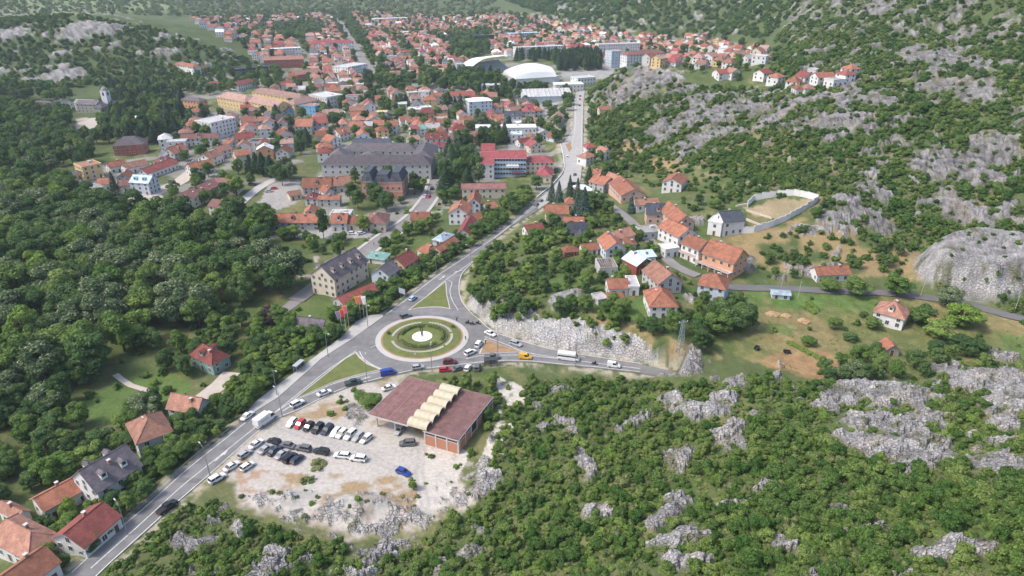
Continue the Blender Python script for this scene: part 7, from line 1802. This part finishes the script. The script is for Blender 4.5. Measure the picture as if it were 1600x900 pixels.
scatter([(735,100),(760,118),(800,135),(900,150),(900,160),(830,158),(760,150),(730,140)], 9, .6, [(D_, 60), (M_2, 20), (PI_, 20)], (9, 13), (.3, .4), 'tree between arena and old town', 'trees below the arena', 238, 1.2)
scatter([(600,300),(690,285),(720,312),(690,372),(620,404),(560,408),(500,408),(430,395),(420,375),(590,372),(640,350)], 6.5, .42, [(M_2, 45), (LM, 30), (D_, 25)], (4, 8), (.40, .50), lambda a, b_: 'garden tree beside the museum street' if a > 590 else 'small tree on the grass before the orange row houses', 'garden trees by the museum street', 239, 1.2)
scatter(TOWN, 11.5, .6, [(D_, 55), (M_2, 35), (PI_, 10)], (7, 12), (.36, .46), lambda a, b_: 'street tree in the far town' if b_ < 120 else 'street tree in the old town', 'trees among town houses', 240, .8)
scatter([(290,285),(350,258),(450,240),(470,252),(440,275),(420,290),(330,330),(280,320),(262,310)], 8.0, .55, [(D_, 50), (M_2, 30), (LI, 20)], (7, 11), (.36, .44), 'round tree along the park street', 'trees along the park street', 241, 1.0)
scatter([(1000,92),(1100,98),(1195,108),(1200,135),(1120,122),(1000,104)], 9, .6, [(D_, 60), (M_2, 40)], (6, 9), (.4, .5), 'tree among houses behind the ridge', 'trees behind the ridge', 242, 1.0, .6)
for a in ((928,326,D_,11,13,'big dark round tree behind the market hall'), (862,314,SP,11,5,'blue green conifer left of the small orange roof'), (873,316,SP,12,5,'second conifer left of the small orange roof'), (890,309,PI_,13,5,'conifer rising behind the small orange roof'), (902,314,PI_,13,5,'dark conifer in front of the market hall'), (912,344,SP,17,8,'largest blue green spruce right of the tall orange roof'), (902,338,SP,13,6,'spruce between orange roof and the largest spruce'), (986,333,SP,9,4,'slim blue spruce beside the slate roofed pink house'), (920,285,PI_,10,6,'dark conifer above the market hall'), (1140,512,D_,10,15,'largest dark round tree beside the meadow'), (1118,524,M_2,9,11,'bright tree left of the largest dark one by the meadow'),
          (1162,512,D_,9,12,'dark round tree at the left edge of the meadow'), (1399,462,M_2,9,12,'round tree beside the meadow road near the bare rock'), (1335,462,M_2,8,12,'pair tree left beside the meadow road'), (1296,455,M_2,6,9,'low round tree right of the lonely cottage'), (1481,478,LI,8,10,'blossoming tree beside the meadow road'), (1498,510,LM,10,16,'large light green tree in the meadow'), (1463,528,LM,8,13,'light green tree below the tiny hut'), (1444,500,D_,6,8,'dark tree right of the salmon hip roofed house'), (1430,505,M_2,6,9,'tree left of the tiny hut'), (1302,514,M_2,5,6,'small single tree in the mown meadow'), (1363,513,M_2,4,7,'bush tree below the meadow house'), (1328,532,D_,3,6,'dark bush in the middle of the meadow'), (1262,540,M_2,3.5,6,'bush near the brown field'), (1335,590,LI,6,7,'blossoming tree at the meadow edge'), (1308,592,LI,4,5,'smaller blossoming tree at the meadow edge'), (1520,555,D_,6,9,'dark tree above the right hand rocks'), (1495,545,D_,5,8,'round dark bush tree right of the stone shed'),
          (506,372,D_,15,7,'tall narrow single tree before the orange row houses'), (568,362,LM,9,9,'bright green tree before the maroon corner house'), (460,372,LM,8,9,'light green tree at the left of the museum car park'), (370,305,LM,13,11,'tall yellow green tree beside the residence'), (402,272,CY,14,6,'left cypress of the dark group'), (412,275,CY,15,6,'second cypress of the dark group'), (424,278,CY,14,6,'third cypress of the dark group'), (392,270,PI_,12,7,'dark conifer left of the cypress group'), (432,282,D_,11,9,'round tree right of the cypress group'), (455,278,D_,10,10,'round dark tree beside the square car park'), (181,305,PI_,14,7,'tall conifer left of the pale blue building'), (138,318,SP,12,5,'slim conifer before the white roofed house'), (455,210,PI_,13,6,'pointed conifer in the old town'), (620,168,PI_,12,6,'pointed conifer beside the bright white hall'), (720,175,PI_,16,9,'broad dark conifer left of the tall pale grey school'), (700,172,D_,16,10,'tall dark tree left of the broad conifer'), (838,296,D_,9,9,'round dark tree below the hospital'),
          (424,505,PU,7,9,'purple leaved tree in the garden'), (215,545,D_,9,9,'tree at the end of the lawn wall'), (80,640,LI,10,12,'large pale blossoming tree beside the lawn'), (232,655,LI,9,10,'pale round tree beside the salmon gabled house'), (163,708,D_,8,9,'round tree above the big grey roof'), (205,705,D_,6,7,'round tree between the two roofs left of the road'), (100,745,M_2,7,12,'large round shrub tree above the long orange wing'), (580,638,M_2,5,8,'bright green tree left of the derelict building'), (565,625,M_2,3.5,5,'small tree beside the canopy corner'), (729,608,M_2,6,5,'young tree behind the derelict building'), (770,605,M_2,6,5,'young tree by the dark bus shelter'), (757,655,D_,4,6,'dark bush at the right wall of the derelict building'), (646,765,LM,4,3,'young poplar bush on the gravel'), (496,728,'bush_olive',2.2,5,'yellow green bush at the end of the lower parking row'), (480,752,'bush_olive',2,4,'olive bush on the gravel'), (606,290,D_,11,9,'round tree before the pink mansion'), (590,322,D_,12,11,'big round tree left before the mansion'), (604,330,D_,12,11,'big round tree right before the mansion')):
    tree_at(*a)
scatter([(55,812),(140,766),(185,786),(135,812),(100,838),(85,850)], 4.2, .9, [(M_2, 50), (D_, 40), (LM, 10)], (3.8, 6.0), (.42, .52), 'tree between the lower left roofs', 'garden trees lower left', 245, .4)
for a in ((152,846,M_2,4.5,6,'leafy tree before the eave of the long red roof'), (170,832,M_2,4,5,'leafy tree between the long red roof and the road'), (142,862,D_,4,5,'dark tree at the near gable of the long red roof'), (228,742,M_2,5,7,'leafy tree at the right end of the big grey roof'), (205,762,D_,5,7,'dark tree before the big grey roof'), (283,668,D_,5,7,'dark tree right of the grey house with orange hip roof'), (325,652,M_2,4.5,6,'leafy tree right of the salmon gabled house')):
    tree_at(*a)
# scrub on the gravel lot and behind the station
scatter([(690,592),(800,600),(800,640),(770,660),(740,620),(700,606)], 3.2, .7, [('bush_scrub', 60), ('bush_lime', 40)], (1.6, 3.4), (.42, .6), 'green bush behind the derelict building', 'bushes round the derelict building', 301, .5, .6, False)
scatter([(655,690),(700,706),(720,700),(700,722),(660,712)], 2.4, .8, [('bush_lime', 60), ('bush_scrub', 40)], (.9, 1.8), (.5, .8), 'low green weeds before the brick end wall', 'bushes round the derelict building', 302, .3, .8, False)
scatter([(715,690),(745,655),(775,625),(790,640),(765,690),(740,720)], 3.2, .6, [('bush_scrub', 60), ('bush_lime', 40)], (1.4, 3.0), (.45, .6), 'green bush along the right wall of the derelict building', 'bushes round the derelict building', 303, .5, .8, False)
scatter([(500,620),(560,605),(590,640),(580,665),(530,660),(500,640)], 3.0, .6, [('bush_lime', 60), ('bush_olive', 40)], (1.2, 2.8), (.5, .7), 'bush on the stony strip above the parked cars', 'bushes beside the parking rows', 304, .6, .9, False)
scatter([(340,775),(420,765),(520,760),(620,770),(700,740),(740,700),(700,790),(640,830),(560,830),(440,800)], 3.6, .34, [('bush_olive', 65), ('bush_lime', 35)], (.7, 1.7), (.5, .8), 'small olive bush on the gravel heap', 'bushes on the gravel', 305, .5, .9, False)
scatter([(745,398),(850,350),(900,305),(960,325),(1000,352),(1060,400),(1090,470),(1040,520),(940,500),(870,485),(810,450),(770,450),(735,430)], 3.4, .42, [('bush_scrub', 45), ('bush_deep', 35), ('bush_lime', 20)], (1.2, 3.0), (.5, .7), 'garden bush on the rise east of the road', 'garden bushes', 306, .6, .6)
scatter([(-90,650),(120,640),(215,665),(320,640),(380,560),(480,480),(560,450),(640,400),(760,320),(700,305),(600,330),(560,375),(430,380),(470,470),(380,480),(240,540),(100,610)], 4.2, .30, [('bush_scrub', 45), ('bush_deep', 40), ('bush_lime', 15)], (1.2, 3.0), (.5, .7), 'garden bush left of the main road', 'garden bushes', 307, .8, .6, clump=.40)
scatter([(1120,455),(1260,452),(1420,465),(1600,500),(1700,560),(1430,585),(1280,592),(1160,560)], 7, .22, [('bush_scrub', 60), ('bush_deep', 40)], (1.0, 2.6), (.5, .75), 'bush in the meadow', 'meadow bushes', 308, 1.0, .6)
scatter([(1060,290),(1180,290),(1420,385),(1460,440),(1330,430),(1160,440),(1200,380),(1100,345)], 3.6, .4, [('bush_scrub', 55), ('bush_deep', 45)], (1.4, 3.2), (.5, .75), 'bush on dry ground round the walled garden', 'bushes round the walled garden', 309, .8, .6, clump=.38)
scatter([(930,150),(985,170),(1040,235),(1100,265),(1040,280),(960,278),(925,230)], 4.2, .5, [('bush_scrub', 55), ('bush_deep', 45)], (1.6, 3.4), (.5, .75), 'bush at the foot of the karst slope', 'bushes at the slope foot', 312, .8, .6)
scatter([(985,250),(1090,262),(1180,295),(1120,330),(1080,330),(1040,300),(1000,290)], 4.2, .45, [('bush_scrub', 55), ('bush_deep', 45)], (1.4, 3.6), (.5, .75), 'bush between the slope houses and the karst', 'bushes at the slope foot', 313, 1.2, .9)
scatter([(-90,600),(60,610),(120,640),(100,700),(-90,720)], 6.5, .8, [(D_, 55), (M_2, 45)], (6, 10), (.4, .5), 'tree left of the lawn', 'trees beside the lawn', 316, 1.2)
for A, B, n in (((1232,535), (1288,565), 14), ((1343,543), (1374,552), 8), ((1262,472), (1278,486), 6), ((1255,478), (1272,490), 6)):
    for k in range(n):
        p = at(A[0] + (B[0] - A[0]) * (k + .5) / n, A[1] + (B[1] - A[1]) * (k + .5) / n); PLANTS.append((p[0], p[1], p[2], 'bush_lime', .75, .42, 'row bush in the meadow', 'meadow bushes'))
scatter([(1120,455),(1260,452),(1420,465),(1600,500),(1700,560),(1430,585),(1280,592),(1160,560)], 2.6, .4, [('bush_olive', 70), ('bush_lime', 30)], (.25, .6), (.9, 1.4), 'grass tuft in the meadow', 'meadow bushes', 317, .6, .6, clump=.45, cs=12)
# foreground scrub
def fg(a, b_):
    if a < 420: return 'leafy shrub on the slope right beside the lower road'
    if a < 760: return 'leafy shrub on the slope below the gravel heap'
    if b_ < 680 and a < 1080: return 'leafy shrub between derelict building and rock cutting'
    if a < 1060: return 'leafy shrub among scattered stones under the overhead wire'
    if b_ > 780: return 'leafy shrub in the dense thicket at the lower right'
    return 'leafy shrub between the pale rock ridges on the right'
FGP = [(130,925),(185,868),(240,822),(285,792),(332,778),(400,806),(440,830),(560,862),(640,860),(705,815),(745,742),(770,700),(795,640),(830,596),(900,592),(1000,596),(1070,600),(1180,590),(1260,598),(1400,600),(1500,570),(1800,570),(2300,600),(2300,1300),(60,1300)]
scatter(FGP, 2.3, .8, [('bush_scrub', 44), ('bush_deep', 28), ('bush_olive', 18), ('bush_lime', 10)], (.9, 2.4), (.5, .75), fg, 'shrubs of the foreground slope', 310, .9, .5, True, clump=.30, cs=9)
scatter(FGP, 3.4, .85, [('bush_scrub', 52), ('bush_deep', 30), ('bush_olive', 8), ('bush_lime', 8)], (1.9, 3.9), (.48, .66), fg, 'shrubs of the foreground slope', 314, .9, .5, True, clump=.36, cs=14)
scatter(FGP, 1.75, .8, [('bush_lime', 30), ('bush_olive', 45), ('bush_scrub', 35)], (.5, 1.3), (.65, 1.0), fg, 'shrubs of the foreground slope', 315, .4, .35, True)
scatter([(1080,690),(1250,640),(1330,720),(1480,740),(1700,640),(2300,700),(2300,1300),(1100,1300),(1150,820)], 4.2, .75, [('bush_deep', 50), ('bush_scrub', 50)], (2.8, 5.2), (.46, .6), fg, 'shrubs of the foreground slope', 311, .9, .45, True)
# karst hillside, far hills
KARST = [(918,150),(985,96),(1080,135),(1210,142),(1200,120),(1215,60),(1290,-40),(2300,-40),(2300,600),(1700,540),(1480,470),(1440,400),(1400,392),(1250,325),(1180,298),(1090,262),(1010,240),(960,212),(925,180)]
scatter(KARST, 3.1, .90, [('bush_scrub', 48), ('bush_deep', 46), ('bush_olive', 6)], (2.2, 4.0), (.55, .72), 'low shrub on the karst hillside', 'hillside scrub', 320, .8, .5, True, (230, 1000, .0090))
scatter(KARST, 4.0, .30, [('bush_scrub', 50), ('bush_deep', 50)], (1.2, 2.4), (.5, .7), 'small shrub between karst rocks', 'hillside scrub', 325, .8, 1.1, True, (230, 1000, .012))
scatter([(1300,140),(1600,60),(2200,60),(2200,420),(1400,360),(1200,290)], 6, .5, [('bush_deep', 70), ('bush_scrub', 30)], (4, 6), (.5, .65), 'taller shrub on the karst hillside', 'hillside scrub', 321, .8, .4, True, (250, 700, .017), .5)
scatter([(-200,35),(130,26),(260,50),(400,98),(270,128),(100,138),(-200,145)], 6, .85, [('bush_deep', 60), ('bush_scrub', 35), ('bush_olive', 5)], (4, 6.5), (.5, .7), 'dark shrub on the far wooded hill', 'far hill scrub', 322, 1, .5, True, (600, 1300, .0072))
scatter([(760,-10),(1290,-40),(1220,40),(1200,62),(1090,52),(1000,48),(900,34),(850,24)], 7, .9, [('bush_deep', 80), ('bush_scrub', 20)], (5, 8), (.5, .7), 'dark tree on the slope beyond the town', 'far hill scrub', 323, 1, .5, True, (700, 1900, .0075))
scatter([(-200,-30),(780,-30),(780,22),(560,16),(440,20),(300,26),(130,22),(-200,30)], 9, .5, [('bush_scrub', 50), ('bush_olive', 50)], (5, 8), (.5, .75), 'light green tree on the farthest slopes', 'far hill scrub', 324, 1, .6, True, (1000, 2600, .0085))
# left over patches of low growth beside roads and gardens
scatter([(730,470),(770,440),(860,470),(960,505),(1030,545),(1000,560),(900,515),(800,492),(760,500)], 3.2, .45, [('bush_scrub', 50), ('bush_lime', 50)], (1.2, 3.2), (.5, .7), 'bush growing out of the rock cutting', 'bushes on the cutting', 330, 1.2, 1.1)
scatter([(728,470),(760,430),(830,450),(860,490),(800,505),(765,505)], 3.6, .7, [(M_2, 50), (D_, 30), (LM, 20)], (3, 5.5), (.45, .55), 'tree on the rock right of the roundabout', 'trees above the cutting', 331, 1.6, 1.1)

# hedge ring on the roundabout island
g = np.random.default_rng(5); cs_, rs_ = [], []
for a0, a1 in ((95, 175), (-20, 82), (205, 262), (270, 318)):
    for a in np.arange(a0, a1, 3.2): cs_.append((7.4 * cos(radians(a)), 7.4 * sin(radians(a)), .95)); rs_.append(.62)
V, F = leaf_cloud(cs_, rs_, 60, .16, g, -.5); o = link('hedge', raw_mesh('hedge', V, F, [LEAF['mid']]), Isl); o['kind'] = 'stuff'
for a in (35, 170): 
    V, F = leaf_cloud([(12.2 * cos(radians(a)), 12.2 * sin(radians(a)), .9)], [.6], 200, .16, g, -.6); link('clipped_bush', raw_mesh('clipped_bush', V, F, [LEAF['deep']]), Isl)

# ------------------------------------------------------------------ plant the 300 largest of each kind singly, the rest as masses
NAMES = {D_: 'broadleaf_tree', M_2: 'broadleaf_tree', LI: 'linden_tree', LM: 'broadleaf_tree', PU: 'broadleaf_tree', PI_: 'conifer_tree', SP: 'spruce_tree', CY: 'cypress_tree'}
TONE = {D_: 'dark green', M_2: 'mid green', LI: 'pale blossoming', LM: 'bright green', PU: 'purple', PI_: 'dark needled', SP: 'bluish needled', CY: 'dark columnar', 'bush_scrub': 'mid green', 'bush_deep': 'deep green', 'bush_olive': 'olive', 'bush_lime': 'light green'}
def seen(p):
    a, b_ = to_px(np.array(p[0]), np.array(p[1]), np.array(p[2] + 2)); return -20 < a < 1620 and -10 < b_ < 930
allp = []
for p in PLANTS:
    h = p[5] * HREF[p[3]][0]; R = sqrt(p[0] ** 2 + p[1] ** 2 + (CAM_H - p[2]) ** 2); allp.append((h * p[4] * HREF[p[3]][1] / R / R * (1 if seen(p) else .0001), p))
trees = sorted([q for q in allp if q[1][3].startswith('tree')], key=lambda q: -q[0]); shrubs = sorted([q for q in allp if q[1][3].startswith('bush')], key=lambda q: -q[0])
singles = [q for q in trees if q[1][7] == 'single trees']; ts = {id(q) for q in singles}
ti = singles + [q for q in trees if id(q) not in ts][:298 - len(singles)]; si_ = {id(q) for q in ti}; trest = [q for q in trees if id(q) not in si_]
rv = random.Random(99)
def plabel(kd, what, x, y, z, h):
    a, b_ = to_px(np.array(x), np.array(y), np.array(z + h / 2))
    sz_ = ('small' if h < 5 else 'middling' if h < 9 else 'tall' if h < 14 else 'very tall') if what != 'shrub' else ('low' if h < 2.2 else 'middling' if h < 3.6 else 'tall')
    return uniq(f'{sz_} {TONE[kd]} {what} {relate(float(a), float(b_))}')
for _, (x, y, z, kd, sx, sz, lb, gp_) in ti:
    o = empty(NAMES[kd], (x, y, z - .1), rv.uniform(0, 6.28)); o.scale = (sx, sx * rv.uniform(.9, 1.1), sz)
    if gp_ == 'single trees': tag(o, lb, 'tree')
    else: tag(o, plabel(kd, 'tree', x, y, z, sz * HREF[kd][0]), 'tree', gp_)
    tm, cm, jm = rv.choice(PROTO[kd]); link('trunk', tm, o); link('crown', cm, o)
for _, (x, y, z, kd, sx, sz, lb, gp_) in shrubs[:298]:
    o = link('shrub', rv.choice(PROTO[kd])[2], None, (x, y, z - .1), rv.uniform(0, 6.28)); o.scale = (sx, sx * rv.uniform(.9, 1.1), sz)
    tag(o, plabel(kd, 'shrub', x, y, z, sz * HREF[kd][0]), 'shrub', gp_)
srest = shrubs[298:]

def instancer(name, items, label):
    if not items: return
    kinds = sorted({q[1][3] for q in items}); cl = bpy.data.collections.new(name + '_kinds'); idx = {}; n = 0
    for kd in kinds:
        idx[kd] = []
        for (tm, cm, jm) in PROTO[kd]:
            po = bpy.data.objects.new(f'{n:03d}_{kd}', jm); cl.objects.link(po); idx[kd].append(n); n += 1
    me_ = bpy.data.meshes.new(name); P = np.array([(q[1][0], q[1][1], q[1][2] - .15) for q in items], np.float32)
    me_.vertices.add(len(P)); me_.vertices.foreach_set('co', P.ravel())
    a = me_.attributes.new('pick', 'INT', 'POINT'); a.data.foreach_set('value', np.array([rv.choice(idx[q[1][3]]) for q in items], np.int32))
    a = me_.attributes.new('turn', 'FLOAT_VECTOR', 'POINT'); a.data.foreach_set('vector', np.array([(rv.uniform(-.06, .06), rv.uniform(-.06, .06), rv.uniform(0, 6.28)) for q in items], np.float32).ravel())
    a = me_.attributes.new('size', 'FLOAT_VECTOR', 'POINT'); a.data.foreach_set('vector', np.array([(q[1][4], q[1][4] * rv.uniform(.88, 1.12), q[1][5]) for q in items], np.float32).ravel())
    o = link(name, me_); tag(o, label, kind='stuff')
    ng = bpy.data.node_groups.new(name, 'GeometryNodeTree'); ng.interface.new_socket('Geometry', in_out='INPUT', socket_type='NodeSocketGeometry'); ng.interface.new_socket('Geometry', in_out='OUTPUT', socket_type='NodeSocketGeometry')
    gi = ng.nodes.new('NodeGroupInput'); go = ng.nodes.new('NodeGroupOutput'); ci = ng.nodes.new('GeometryNodeCollectionInfo'); ci.inputs['Collection'].default_value = cl; ci.inputs['Separate Children'].default_value = True; ci.inputs['Reset Children'].default_value = True
    ip = ng.nodes.new('GeometryNodeInstanceOnPoints'); ip.inputs['Pick Instance'].default_value = True
    def na(nm, ty):
        q = ng.nodes.new('GeometryNodeInputNamedAttribute'); q.data_type = ty; q.inputs['Name'].default_value = nm; return q.outputs[0]
    ng.links.new(gi.outputs[0], ip.inputs['Points']); ng.links.new(ci.outputs[0], ip.inputs['Instance']); ng.links.new(na('pick', 'INT'), ip.inputs['Instance Index']); ng.links.new(na('turn', 'FLOAT_VECTOR'), ip.inputs['Rotation']); ng.links.new(na('size', 'FLOAT_VECTOR'), ip.inputs['Scale']); ng.links.new(ip.outputs[0], go.inputs[0])
    o.modifiers.new('scatter', 'NODES').node_group = ng
instancer('hillside_scrub', srest, 'continuous low green scrub covering slopes and far hills')
instancer('distant_woodland', trest, 'mass of further trees between town houses and in woods')
print('PLANTS', len(trees), len(shrubs), 'HOUSES', len(hx_), n_named)

# ------------------------------------------------------------------ haze
mb = MB(); zlo = float(GZ.min()) - 1.5
mb.box(-7000, 7000, -7000, 7000, zlo, max(float(GZ.max()), CAM_H) + 15)
hm = bpy.data.materials.new('thin_haze'); hm.use_nodes = True; t = hm.node_tree; t.nodes.clear()
ou = t.nodes.new('ShaderNodeOutputMaterial'); pv = t.nodes.new('ShaderNodeVolumePrincipled'); pv.inputs['Color'].default_value = (.76, .86, 1.0, 1); pv.inputs['Density'].default_value = 0.00009; pv.inputs['Anisotropy'].default_value = .2
t.links.new(pv.outputs[0], ou.inputs['Volume'])
tag(mb.build('haze', hm), 'thin pale haze over the valley', kind='stuff')
